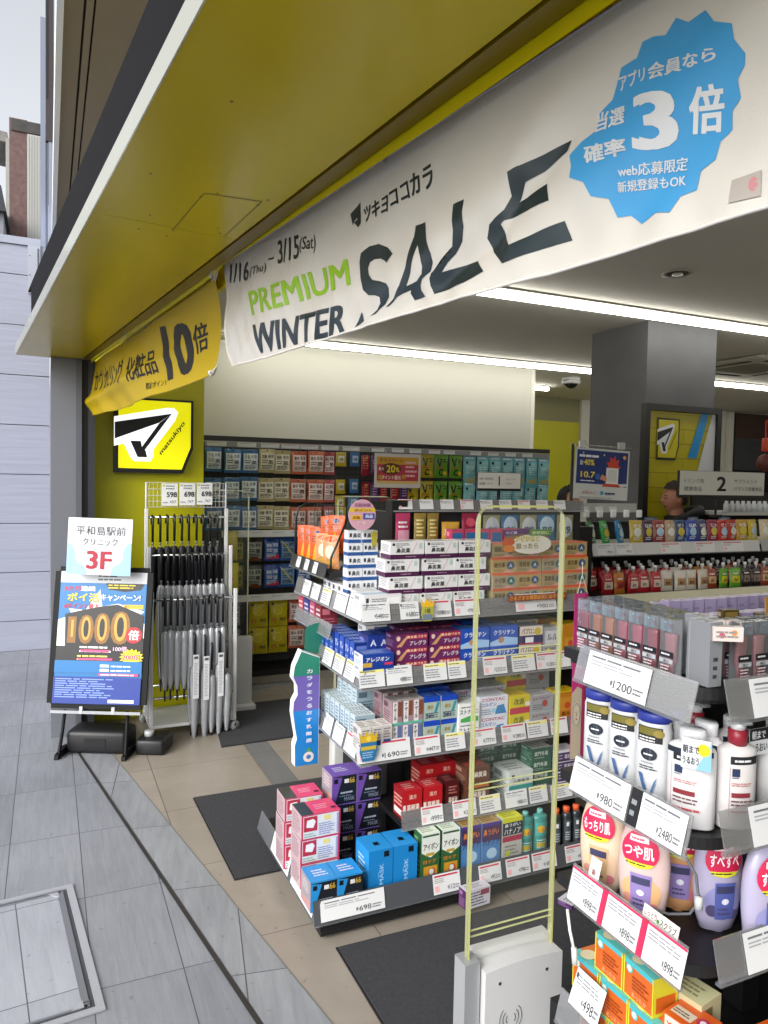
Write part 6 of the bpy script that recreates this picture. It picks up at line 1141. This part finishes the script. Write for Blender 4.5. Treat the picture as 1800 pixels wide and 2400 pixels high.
for z in (1.272, .998, .725):
    rail(K, 'l', GX-.012, 1.07, 1.43, z, .085, RL); rail(K, 'f', GY-.01, 1.255, 2.6, z, .085, RL)
CW = 'price cards on the corner shelf unit'
def rcard(face, c, z, w_, h_, st_, pr, lab, extra=None):
    k = math.sin(TILT)*.005
    if face == 'l': place(card(w_, h_, st_, pr), lab, (GX-.012-.004+k, c, z), -R(90), CW, rx=-TILT)
    else: place(card(w_, h_, st_, pr), lab, (c, GY-.01-.004+k, z), 0, CW, rx=-TILT)
rcard('l', 1.290, 1.274, .20, .078, 'plain', '1200', 'wide price card reading 1200 under the lip colour boxes, left face')
rcard('f', 1.42, 1.274, .20, .078, 'plain', '1200', 'price card reading 1200 under lip colour boxes, right face')
rcard('l', 1.335, 1.0, .19, .08, 'plain', '980', 'price card reading 980 under the blue capped lotion bottles')
rcard('l', 1.14, 1.0, .125, .08, 'plain', '2480', 'price card reading 2480 on left face of corner shelves')
rcard('f', 1.44, 1.0, .21, .08, 'plain', '2480', 'price card reading 2480 on right face of corner shelves')
rcard('l', 1.37, .727, .108, .08, 'pink', '898', 'pink edged 898 price card, farthest of three')
rcard('l', 1.245, .727, .108, .08, 'pink', '898', 'pink edged 898 price card, middle of three')
rcard('l', 1.12, .727, .108, .08, 'pink', '898', 'pink edged 898 price card, nearest of three')
rcard('f', 1.43, .727, .19, .08, 'plain', '898', 'plain 898 price card under the lilac body wash')
def sign_card(w_, h_, items, label, loc, rz, rx=0, bg_='#efefef'):
    mb = MB(); mb.box(-w_/2, 0, 0, w_/2, .0012, h_, pm(bg_, .4)); mb.decor(lambda x, y, k: ((x-.5)*w_, -.0003*k, y*h_), items, P)
    o = mb.build('divider_card', loc=loc, rz=rz); o.rotation_euler = (rx, 0, rz); return tag(o, label, 'card', CW)
for i, y in enumerate((1.3075, 1.1825)): sign_card(.016, .08, [('r', 0, 0, 1, 1, '#b82a50')], ['crimson divider strip between the two farther 898 cards', 'crimson divider strip between the two nearer 898 cards'][i], (GX-.016, y, .727), -R(90), -TILT, '#b82a50')
sign_card(.03, .08, [('l', .2, .2, .8, .8, 2, '#8d9096')], 'dark divider between the 980 and 2480 price cards', (GX-.015, 1.22, 1.0), -R(90), -TILT, '#1d1e21')
sign_card(.035, .05, [('r', .1, .6, .9, .9, '#e6c8c0'), ('b', '新', .3, .2, .7, .5, '#8a4a50')], 'small pale sticker sign above the farthest 898 card', (GX+.008, 1.36, .80), -R(90), -TILT, '#e8e2de')
ys = sign_card(.10, .035, [('r', 0, .0, 1, .18, '#b8426a'), ('b', 'しっとり', .05, .4, .4, .8, '#7a4a50'), ('b', 'スクラブ', .5, .35, .95, .8, '#3a4a3a'), ('c', .45, .5, .04, .12, '#3f7a3a')], 'long pale sticker sign above the nearest 898 card', (GX+.008, 1.15, .795), -R(90), -TILT, '#e3d8d4')
# lip colour boxes: clear case with a tube inside
def lip_box(c, seed):
    w_, d_, h_ = .041, .024, .13; mb = MB(); bx = pm('#8f9296', .3)
    mb.box(-w_/2, -d_/2, 0, w_/2, d_/2, h_, clear('#9aa0a6', .14, .06, .25))
    cb = MB(); cb.box(-w_/2+.0015, d_/2-.003, .001, w_/2-.0015, d_/2-.001, h_-.001, pm('#84888c', .5)); cb.decor(lambda x, y, k: ((x-.5)*w_*.93, -d_/2-.0004*k, y*h_), [('r', .0, .36, 1, .46, '#14151a'), ('l', .12, .385, .9, .45, 1, '#c9cbd0'), ('r', .0, .27, 1, .34, '#a9acb0'), ('b', '美口', .3, .275, .7, .33, '#3a3034'), ('l', .12, .05, .85, .25, 4, '#d8b9bc'), ('r', .62, .86, .85, .93, '#8c4a54'), ('c', .42, .95, .04, .012, '#e6e8ea'), ('r', .1, .8, .9, .98, clear('#7f98a8', .35))], P)
    tb_ = MB(); tb_.lathe([(.010, .004), (.0105, .03), (.016, .038), (.0178, .092), (.0175, .098), (.0001, .098)], pm(c, .25, coat=.3), 14, sy=.6)
    return ('lip_colour_box', 'box', mb.mesh('case'), [('backing_card', cb.mesh('backing_card'), []), ('tube', tb_.mesh('tube'), [])])
lips = [lip_box(c, i) for i, c in enumerate(('#a8602c', '#a84058', '#8c2034', '#a0686e', '#b07a80'))]
LB = 'lip colour boxes on the corner shelf'
seq = [(1.455, 2), (1.412, 0), (1.368, 0), (1.323, 1), (1.277, 1), (1.230, 2), (1.180, 3)]
for i, (y, k) in enumerate(seq):
    place(lips[k], ['dark red', 'amber', 'amber', 'rose pink', 'rose pink', 'deep red', 'dusty pink'][i]+f' lip colour box on left face, {ORD[i]} from left', (1.225, y, 1.331), -R(90)+R(jit(2)), LB)
    if i < 6:
        for q in range(3): place(lips[k], ['dark red', 'amber', 'amber', 'rose pink', 'rose pink', 'deep red'][i]+f' lip colour box, {ORD[q+1]} row back, {ORD[i]} from left', (1.258+.032*q, y+.004, 1.331), -R(90)+R(jit(2)), LB)
for i in range(8):
    place(lips[3 if i != 1 else 4], f'pale pink lip colour box on right face, {ORD[i]} from left', (1.345+.052*i, 1.105, 1.331), R(jit(2)), LB)
    place(lips[3], f'pale pink lip colour box on right face, second row, {ORD[i]} from left', (1.345+.052*i, 1.14, 1.331), R(jit(2)), LB)
gb = carton('silver_box', .036, .06, .135, '#85888c', [('l', .3, .1, .7, .5, 3, '#3a3c40')], top='#a9abae', side='#7b7e83', sideit=[('r', .1, .05, .13, .95, '#9a9da2')])
place(gb, 'grey end box standing at the lip colour corner', (1.262, 1.125, 1.331), R(0), LB); place(gb, 'second grey end box behind the lip colour corner', (1.30, 1.17, 1.331), 0, LB)
flo = carton('floral_box', .06, .02, .03, '#cfc4bf', [('c', .3, .4, .1, .2, '#b8506a'), ('c', .7, .6, .1, .2, '#c88a4a'), ('l', .1, .2, .9, .8, 2, '#8a8480')])
place(flo, 'small floral patterned tag above the grey end box', (1.275, 1.082, 1.43), R(-30), LB); place(flo, 'second floral patterned tag beside the right lip boxes', (1.335, 1.135, 1.43), R(-30), LB)
lp = carton('lilac_box', .036, .03, .105, '#8f86a6', [('l', .2, .1, .8, .85, 6, '#7a7090'), ('r', .15, .3, .8, .6, '#6d6480'), ('r', .2, .1, .8, .3, '#7c6a3c')], top='#c4bccf', side='#8c82a0')
LL = 'lilac boxes at the back of corner top shelf'
for rr in range(2):
    for i in range(11): place(lp, f'lilac box, {["front", "rear"][rr]} row on corner top shelf, {ORD[i]} from left', (1.42+i*.041+rr*.06, 1.30+rr*.13+jit(.003), 1.331+.012*rr), R(jit(3)-8), LL)
for i in range(6): place(lp, f'lilac box at left back of corner top shelf, {ORD[i]} from left', (1.36+i*.038, 1.47-.0*i, 1.331), R(jit(3)-20), LL)
gcol = carton('gold_brush_box', .045, .02, .05, '#4a3c1c', [('r', .1, .5, .9, .9, '#7c6a34'), ('l', .1, .05, .9, .45, 4, '#2a2418')])
place(gcol, 'dark gold inset label on front lilac row, left one', (1.50, 1.27, 1.40), R(-8), LL); place(gcol, 'dark gold inset label on front lilac row, right one', (1.62, 1.27, 1.385), R(-8), LL)
mb = MB(); w_, h_ = .16, .085; mb.box(0, 0, 0, w_, .003, h_, pm('#a97a3c', .6)); mb.decor(lambda x, y, k: (x*w_, -.0004*k, y*h_), [('r', .2, .15, .8, .62, '#1a1a1c'), ('l', .26, .22, .74, .56, 2, '#cfcabf'), ('l', .5, .75, .9, .9, 1, '#e0c9a0')], P)
o = mb.build('kraft_sign', loc=(1.60, 1.24, 1.395)); o.rotation_euler = (0, R(-8), 0); tag(o, 'kraft brown tag sign with black label above lilac boxes', 'sign')
# lotion bottles
vb = bottle('lotion_bottle', .082, .052, .225, '#c9cbce', '#2f3f9c', [('r', .22, .80, .78, .99, '#17181a'), ('r', .25, .89, .75, .98, '#6a6428'), ('c', .70, .92, .12, .045, '#8a7a34'), ('l', .28, .81, .7, .88, 2, '#d8d8d8'), ('c', .5, .66, .17, .075, '#17202e'), ('l', .4, .64, .6, .68, 1, '#d8dde6'), ('l', .35, .54, .65, .58, 1, '#8d9096'), ('l', .32, .47, .70, .53, 2, '#2b3138'), ('p', [(.3, .42), (.38, .42), (.55, .12), (.48, .12)], '#3f5f8c'), ('p', [(.62, .34), (.68, .40), (.56, .1), (.50, .1)], '#4f6f9c')], neck=.86, caph=.075, shoulder=.84)
NB = 'lotion bottles on the middle corner shelf'
for i, y in enumerate((1.44, 1.35, 1.26)):
    place(vb, f'white lotion bottle with blue cap, {ORD[i]} from left', (1.266, y, 1.013), -R(66)+R(jit(4)), NB)
    place(vb, f'white lotion bottle with blue cap in second row, {ORD[i]} from left', (1.325, y+.01, 1.013), -R(90)+R(jit(4)), NB)
nb_items = [('r', .22, .83, .80, .93, '#1c1e22'), ('l', .3, .85, .7, .91, 1, '#d9dce0'), ('r', .26, .68, .40, .78, '#22304f'), ('r', .26, .66, .38, .67, '#33415f'), ('l', .26, .56, .68, .61, 2, '#b0686a'), ('r', .26, .42, .60, .48, '#7c2a34'), ('l', .26, .31, .7, .4, 2, '#6a4a4c'), ('l', .26, .22, .78, .28, 1, '#b04a50'), ('r', .22, .18, .228, .80, '#8c2a38')]
nbp = bottle('hand_cream_bottle', .088, .058, .205, '#d3d0cf', '#8c1f30', nb_items, neck=.36, pump=True, shoulder=.84)
nbt = bottle('hand_cream_bottle', .10, .055, .215, '#d6d6d7', '#d9dbde', nb_items+[('r', .12, .93, .88, 1.0, '#1a2230')], neck=.5, shoulder=.80, caph=.12)
place(nbt, 'white skin cream bottle with small label beside blue capped lotions', (1.272, 1.155, 1.013), -R(58), NB); place(nbt, 'white skin cream bottle behind the label one', (1.34, 1.18, 1.013), -R(90), NB)
yb = sign_card(.06, .065, [('p', [(.5, 0), (1, 0), (1, 1)], '#7fb0d8'), ('c', .75, .68, .22, .2, '#d8b81e'), ('b', '朝まで', .05, .5, .6, .78, '#23252c'), ('b', 'うるおう', .05, .15, .6, .4, '#23252c')], 'black and yellow neck label on the white cream bottle', (1.243, 1.118, 1.15), -R(58), 0, '#c9cdd2')
place(nbp, 'white pump bottle with dark red collar at the shelf corner', (1.36, 1.115, 1.013), -R(15), NB)
place(nbt, 'white cream bottle right of the pump bottle', (1.435, 1.185, 1.013), -R(10), NB); place(nbt, 'second white cream bottle right of the pump bottle', (1.53, 1.15, 1.013), 0, NB); place(nbp, 'white pump bottle behind the cream bottles at right', (1.37, 1.24, 1.013), 0, NB)
for i, x in enumerate((1.44, 1.535)): sign_card(.062, .06, [('r', 0, .55, 1, 1, '#1a1d26'), ('b', '朝まで', .1, .6, .8, .92, '#e3e6ea'), ('b', 'つるおい', .06, .12, .9, .45, '#1a1d26')], ['black and white neck label on nearer right cream bottle', 'black and white neck label on farther right cream bottle'][i], (x-.005, 1.12, 1.155), 0, 0, '#d9dde0')
# body wash bottles
def wash(body, cap, panel, badge_t, fl):
    mb = MB(); n_ = 30; w_, d_, h_ = .118, .062, .238
    prof = [(.55, 0), (.68, .01), (.86, .15), (.98, .38), (1, .55), (.95, .72), (.78, .87), (.5, .965), (.25, 1), (.001, 1.005)]
    vs = [(r_*w_/2*math.cos(2*math.pi*k/n_), r_*d_/2*math.sin(2*math.pi*k/n_), z*h_) for r_, z in prof for k in range(n_)]
    mb.add(vs, [(i*n_+k, i*n_+(k+1) % n_, (i+1)*n_+(k+1) % n_, (i+1)*n_+k) for i in range(len(prof)-1) for k in range(n_)], pm(body, .25, coat=.3), True)
    def prof_r(y):
        for (r0, z0), (r1, z1) in zip(prof, prof[1:]):
            if y <= z1: return r0+(r1-r0)*(y-z0)/(z1-z0)
        return 0
    def Sf(x, y, k):
        a = -math.pi/2+(x-.5)*math.pi*.9; rr = max(prof_r(max(0, min(.999, y))), .3); e = .0012+.0005*k; return ((w_/2*rr+e)*math.cos(a), (d_/2*rr+e)*math.sin(a), y*h_)
    mb.decor(Sf, [('c', .5, .30, .30, .17, fl), ('c', .32, .22, .1, .06, '#c98a7a' if fl != '#8a8ab8' else '#4a4668'), ('c', .68, .18, .09, .05, '#c4707a' if fl != '#8a8ab8' else '#56527a'), ('r', .36, .14, .64, .50, panel), ('r', .38, .40, .62, .47, '#3a3a5a'), ('c', .5, .32, .05, .03, '#d0d0dc'), ('l', .40, .18, .6, .27, 2, '#4a4668'),
        ('c', .47, .74, .27, .18, '#c4204c'), ('p', [(.27, .615), (.67, .615), (.60, .575), (.47, .56), (.34, .575)], '#d0cc2a'), ('l', .30, .585, .64, .612, 1, '#2a2a1a'), ('r', .32, .81, .6, .87, '#e8d6da'), ('l', .35, .82, .58, .86, 1, '#c4506a'), ('b', badge_t, .27, .66, .66, .78, '#f4e6ea')], lambda c: pm(c, .4), sub=(16, 12))
    cb = MB(); cb.lathe([(.016, -.012), (.018, .0), (.018, .008)], pm(cap, .3), 16); return ('body_wash_bottle', 'bottle', mb.mesh('body_wash_bottle'), [('cap', cb.mesh('cap'), [])])
w1, w2, w3, w4 = wash('#d9c0a8', '#c9b49c', '#c9a67c', 'もっちり肌', '#d8b89a'), wash('#cdb3ae', '#b9a29a', '#8a7ab0', 'つや肌', '#d8a878'), wash('#a7a2bd', '#8c88a4', '#4f5a9c', 'すべすべ', '#8a8ab8'), wash('#cf9a6a', '#b9895c', '#8a7ab0', 'つや肌', '#c98a4a')
WG = 'body wash bottles on the lower corner shelf'
place(w1, 'peach body wash bottle with round pink sticker, farthest left', (1.262, 1.41, .736), -R(62), WG)
place(w2, 'dusty pink body wash bottle with round pink sticker', (1.265, 1.275, .736), -R(56), WG)
place(w4, 'orange labelled body wash bottle behind the front ones', (1.38, 1.28, .736), -R(40), WG)
place(w3, 'lilac body wash bottle at the corner, left one', (1.40, 1.185, .736), -R(18), WG); place(w3, 'lilac body wash bottle in front at the corner', (1.435, 1.09, .736), -R(8), WG); place(w3, 'lilac body wash bottle at the right edge', (1.57, 1.15, .736), 0, WG); place(w3, 'lilac body wash bottle behind the right edge one', (1.5, 1.30, .736), 0, WG)
mb = MB(); mb.tube([(1.30, 1.20, .93), (1.315, 1.17, .88), (1.31, 1.155, .83), (1.295, 1.165, .80), (1.27, 1.20, .785), (1.25, 1.24, .785)], .0035, pm('#5d6064', .4), 6); mb.tube([(1.31, 1.155, .842), (1.307, 1.153, .815)], .009, pm('#b9bcbe', .4), 8)
tag(mb.build('sensor_cable'), 'thin grey sensor cable with plug between body wash bottles', 'cable')
mb = MB(); mb.tube([(1.165, 1.42, .70), (1.158, 1.40, .66), (1.16, 1.385, .62)], .004, pm('#d9dad6', .4), 6); mb.tube([(1.16, 1.385, .625), (1.162, 1.383, .585)], .007, pm('#cfd0cc', .4), 8)
tag(mb.build('white_cable'), 'short white cable hanging beside the orange boxes', 'cable')
# orange boxes on the base tray
ob_ = carton('bath_box', .094, .07, .088, '#c25c1e', [('r', 0, .86, 1, 1, '#3fa8b0'), ('r', 0, 0, 1, .04, '#c9c22a'), ('r', 0, 0, .04, 1, '#c9c22a'), ('r', .96, 0, 1, 1, '#c9c22a'), ('c', .2, .78, .11, .12, '#4fb0b4'), ('c', .2, .78, .07, .08, '#e0d6c0'), ('l', .3, .3, .85, .68, 4, '#8a3410'), ('b', 'あったか', .3, .1, .8, .24, '#e0a070')], top='#d8701e', topit=[('r', 0, 0, 1, .3, '#5fc0b8'), ('c', .3, .35, .2, .3, '#e6d8b0'), ('b', '生薬', .45, .5, .9, .85, '#9c2a10')], side='#c9bf2a', sideit=[('r', .1, .1, .9, .5, '#c25c1e')])
OB = 'orange boxes on the corner base tray'
for i in range(2): place(ob_, f'orange and turquoise bath box, top layer, {ORD[i]} from left', (1.243, 1.318-.0975*i, .578), -R(90)+R(jit(1.5)), OB)
for i in range(3): place(ob_, f'orange and turquoise bath box, middle layer, {ORD[i]} from left', (1.235, 1.388-.0975*i, .489), -R(90)+R(jit(1.5)), OB)
for i in range(3): place(ob_, f'orange and turquoise bath box, bottom layer, {ORD[i]} from left', (1.24, 1.36-.0975*i, .40), -R(90), OB)
yk = carton('hand_cream_box', .092, .075, .062, '#c8501e', [('p', [(.06, .40), (.94, .46), (.94, .95), (.06, .95)], '#dcd2bc'), ('b', 'yuskin', .10, .52, .84, .86, '#c8481c'), ('l', .08, .1, .9, .36, 2, '#e0a080'), ('c', .16, .36, .08, .12, '#b9a04a')], top='#cf5a22', topit=[('r', .08, .2, .6, .6, '#d8c8b4'), ('l', .1, .28, .55, .5, 2, '#3a3a46'), ('c', .78, .5, .14, .2, '#b8305c'), ('c', .78, .5, .07, .1, '#e6d8dc')], side='#c04c1e', sideit=[('p', [(.06, .5), (.94, .5), (.94, .92), (.06, .92)], '#dcd2bc'), ('b', 'yuskin', .15, .55, .85, .86, '#c8481c')])
place(yk, 'orange and cream hand cream box, upper left at the corner', (1.262, 1.118, .545), -R(80), OB)
place(yk, 'orange and cream hand cream box below the upper left one', (1.258, 1.118, .482), -R(80), OB)
place(yk, 'orange and cream hand cream box at the very corner', (1.315, 1.04, .515), -R(50), OB)
place(yk, 'orange and cream hand cream box under the very corner one', (1.315, 1.04, .452), -R(50), OB)
for i in range(4): place(yk, f'orange and cream hand cream box on right side, {ORD[i]} from left', (1.415+.096*i, 1.02, .535), 0, OB); place(yk, f'orange and cream hand cream box on right side, lower layer, {ORD[i]} from left', (1.415+.096*i, 1.015, .472), 0, OB)
place(carton('hand_cream_box', .09, .075, .12, '#b8b08c', [('l', .1, .1, .9, .9, 5, '#6a6a4a')], top='#d9d6a8'), 'pale yellow box behind the corner orange boxes', (1.32, 1.17, .50), -R(80), OB)
sc_ = card(.10, .085, 'plain', '498'); place(sc_, 'white 498 price card at left below the orange boxes', (1.155, 1.345, .485), -R(90), CW, rx=-R(20))
rail(K, 'l', 1.16, 1.0, 1.45, .40, .08, RL)
mb = MB(); mb.rbox(1.13, 1.38, .0, 1.5, 1.66, .12, BLK2, .03, 3)
tag(mb.build('floor_unit'), 'low black ribbed case on the mat behind the corner shelves', 'case')
# ---------------------------------------------------------------- people behind the shelves
def person(label, loc, rz, hair, jacket, lean=8, pack=True, sc=1.0):
    """standing figure, 1.76 m tall, facing -y before rotation"""
    t_ = thing('person', label, 'person', loc, rz)
    bm = bmesh.new()
    J = {'pel': (0, 0, .95, .12, .09), 'spn': (0, .01, 1.15, .12, .085), 'chs': (0, -.01, 1.34, .145, .10), 'nkb': (0, -.03, 1.47, .058, .058), 'nk': (0, -.06, 1.535, .052, .055), 'hd': (0, -.075, 1.60, .05, .06),
         'shl': (.17, -.01, 1.42, .058, .055), 'ell': (.235, .0, 1.14, .042, .042), 'wrl': (.20, -.16, .98, .028, .024), 'hal': (.185, -.235, .95, .03, .014),
         'shr': (-.17, -.01, 1.42, .058, .055), 'elr': (-.235, .0, 1.14, .042, .042), 'wrr': (-.20, -.16, .98, .028, .024), 'har': (-.185, -.235, .95, .03, .014),
         'hpl': (.09, 0, .88, .085, .085), 'knl': (.10, -.02, .48, .055, .058), 'anl': (.10, .02, .09, .037, .04), 'tol': (.11, -.13, .035, .04, .025),
         'hpr': (-.09, 0, .88, .085, .085), 'knr': (-.10, .0, .48, .055, .058), 'anr': (-.10, .05, .09, .037, .04), 'tor': (-.11, -.10, .035, .04, .025)}
    E_ = ['pel spn', 'spn chs', 'chs nkb', 'nkb nk', 'nk hd', 'chs shl', 'shl ell', 'ell wrl', 'wrl hal', 'chs shr', 'shr elr', 'elr wrr', 'wrr har', 'pel hpl', 'hpl knl', 'knl anl', 'anl tol', 'pel hpr', 'hpr knr', 'knr anr', 'anr tor']
    ks = list(J); me = bpy.data.meshes.new('body'); me.from_pydata([J[k][:3] for k in ks], [tuple(ks.index(a) for a in e.split()) for e in E_], [])
    o = bpy.data.objects.new('tmp', me); COL.objects.link(o); sk = o.modifiers.new('s', 'SKIN'); o.modifiers.new('u', 'SUBSURF').levels = 2
    for i, k in enumerate(ks): me.skin_vertices[0].data[i].radius = J[k][3:5]; me.skin_vertices[0].data[i].use_root = (k == 'pel')
    dg = bpy.context.evaluated_depsgraph_get(); b2 = bmesh.new(); b2.from_mesh(bpy.data.meshes.new_from_object(o.evaluated_get(dg))); bpy.data.objects.remove(o)
    # head with brow, nose, lips, chin and ears
    h_ = bmesh.new(); bmesh.ops.create_uvsphere(h_, u_segments=40, v_segments=30, radius=1)
    g = lambda a, b_, s_: math.exp(-((a-b_)/s_)**2)
    for v in h_.verts:
        x, y, z = v.co; f = max(0, -y)
        X_, Y_, Z_ = x*.076, y*.096, z*.118
        if z < 0: X_ *= 1-.28*(-z)**1.5; Y_ = Y_*(1-.18*(-z)) if y > 0 else Y_*(1-.06*(-z))
        Y_ -= f**6*(.026*g(z, -.13, .16)*g(x, 0, .17)+.010*g(z, .18, .1)+.011*g(z, -.46, .07)*g(x, 0, .3)+.012*g(z, -.80, .14)*g(x, 0, .4))
        Y_ += f**4*.011*(g(x, .36, .15)+g(x, -.36, .15))*g(z, .04, .09)+f**4*.005*g(z, -.33, .05)
        v.co = (X_*.88, Y_*.86-.080, Z_*.88+1.645)
    for s_ in (-1, 1):
        r_ = bmesh.ops.create_uvsphere(h_, u_segments=12, v_segments=10, radius=1)
        for v in r_['verts']: x, y, z = v.co; v.co = (s_*.069+x*.009, -.068+y*.016, 1.640+z*.027)
        for zf in range(5):   # fingers
            c = bmesh.ops.create_cone(h_, cap_ends=True, segments=6, radius1=.009, radius2=.007, depth=.06+(0, .012, .016, .010, -.012)[zf])
            for v in c['verts']: x, y, z = v.co; v.co = (s_*(.185+.013*(zf-2))+x*.8, -.275-z*1.0 if zf < 4 else -.24-z, .945+y+(-.01 if zf != 4 else .01)-.15*abs(z))
    tm = bpy.data.meshes.new('t'); h_.to_mesh(tm); b2.from_mesh(tm)
    me2 = bpy.data.meshes.new('body'); b2.to_mesh(me2); o = bpy.data.objects.new('tmp2', me2); COL.objects.link(o)
    rm = o.modifiers.new('r', 'REMESH'); rm.mode = 'VOXEL'; rm.voxel_size = .006; smo = o.modifiers.new('sm', 'SMOOTH'); smo.iterations = 3; smo.factor = .5
    dg = bpy.context.evaluated_depsgraph_get(); body = bpy.data.meshes.new_from_object(o.evaluated_get(dg)); bpy.data.objects.remove(o)
    skin = pm('#a8735c', .5, var=.06, vscale=30); body.materials.clear(); body.materials.append(skin); body.materials.append(pm('#1c1512', .7))
    for p_ in body.polygons:
        p_.use_smooth = True; c = p_.center
        if c.z > 1.5 and c.y < -.132 and ((abs(abs(c.x)-.028) < .011 and (abs(c.z-1.668) < .004 or abs(c.z-1.651) < .0035)) or (abs(c.x) < .02 and abs(c.z-1.590) < .0025)): p_.material_index = 1
        if 1.545 < c.z < 1.60 and c.y < -.15 and (abs(c.z-1.60) < .006 or c.z < 1.568) and abs(c.x) < .03: p_.material_index = 1
    obj('body', body, t_)
    hb = bmesh.new(); bmesh.ops.create_uvsphere(hb, u_segments=48, v_segments=32, radius=1); rn = random.Random(3)
    for v in hb.verts:
        x, y, z = v.co; n_ = 1+.05*math.sin(x*23+z*9)*math.sin(y*19)+rn.uniform(-.02, .02); top = max(0, z)
        v.co = (x*.0745*n_, y*.092*n_-.074, (z*.098*n_)+1.665+.014*top*(1 if y < 0 else .3))
    dl = [v for v in hb.verts if (v.co.y < -.10 and v.co.z < 1.712-.25*min(0, v.co.y+.16)) or v.co.z < 1.60 or (v.co.z < 1.655 and v.co.y < -.05)]
    bmesh.ops.delete(hb, geom=dl, context='VERTS')
    mh = MB(); mh.addbm(hb, pm(hair, .75, bump=.9, bscale=160), True); mh.build('hair', t_)
    def cloth(name, pts, mat, n_=20):
        mb = MB(); vs = []
        for (cx_, cy_, z, rx_, ry_) in pts:
            for k in range(n_): q = 2*math.pi*k/n_; w_ = 1+.03*math.sin(q*3+z*25); vs.append((cx_+rx_*w_*math.cos(q), cy_+ry_*w_*math.sin(q), z))
        mb.add(vs, [(i*n_+k, i*n_+(k+1) % n_, (i+1)*n_+(k+1) % n_, (i+1)*n_+k) for i in range(len(pts)-1) for k in range(n_)]+[tuple(range(n_-1, -1, -1))], mat, True); mb.build(name, t_)
    jm = pm(jacket, .7, bump=.4, bscale=25)
    cloth('jacket', [(0, 0, .84, .18, .14), (0, 0, .95, .185, .14), (0, 0, 1.15, .185, .14), (0, 0, 1.32, .20, .145), (0, 0, 1.41, .21, .12), (0, -.01, 1.455, .15, .095), (0, -.03, 1.49, .085, .085), (0, -.03, 1.53, .082, .085)], jm)
    for s_ in (-1, 1):
        mb = MB(); mb.tube([(s_*.15, 0, 1.42), (s_*.20, 0, 1.38), (s_*.235, 0, 1.25), (s_*.242, .01, 1.14), (s_*.225, -.07, 1.06), (s_*.203, -.15, .99)], [.07, .075, .07, .062, .055, .045], jm, 14); mb.build('sleeve', t_)
        mb = MB(); mb.tube([(s_*.085, 0, .9), (s_*.095, 0, .7), (s_*.10, 0, .48), (s_*.10, .03, .12)], [.105, .095, .075, .06], pm('#23252c', .8), 14); mb.build('trouser_leg', t_)
        mb = MB(); mb.rbox(s_*.105-.05, -.18, 0, s_*.105+.05, .1, .085, pm('#2b2a2a', .5), .025, 3); mb.build('shoe', t_)
    mb = MB(); mb.tube([(-.075, -.10, 1.50), (-.10, -.02, 1.53), (-.07, .07, 1.555), (0, .10, 1.56), (.07, .07, 1.555), (.10, -.02, 1.53), (.075, -.10, 1.50)], [.022, .032, .042, .048, .042, .032, .022], jm, 12); mb.build('hood', t_)
    if pack:
        mb = MB(); mb.rbox(-.15, .13, 1.0, .15, .30, 1.47, pm('#17181c', .7), .06, 4); mb.build('backpack', t_)
        for s_ in (-1, 1):
            mb = MB(); mb.tube([(s_*.10, .16, 1.46), (s_*.115, .07, 1.50), (s_*.12, -.04, 1.485), (s_*.12, -.12, 1.40), (s_*.13, -.15, 1.25)], .012, pm('#8a8c90', .5), 6); mb.build('strap', t_)
    t_.scale = (sc, sc, sc)
    return t_
person('man in black hooded jacket and backpack facing left behind snack shelves', (4.13, 3.90, 0), -R(112), '#2c1d18', '#14151a', sc=1.0)
p2 = person('shopper in dark hat mostly hidden behind the blue campaign sign', (3.54, 4.55, 0), R(20), '#0c0c0e', '#16171a', pack=False, sc=.975)
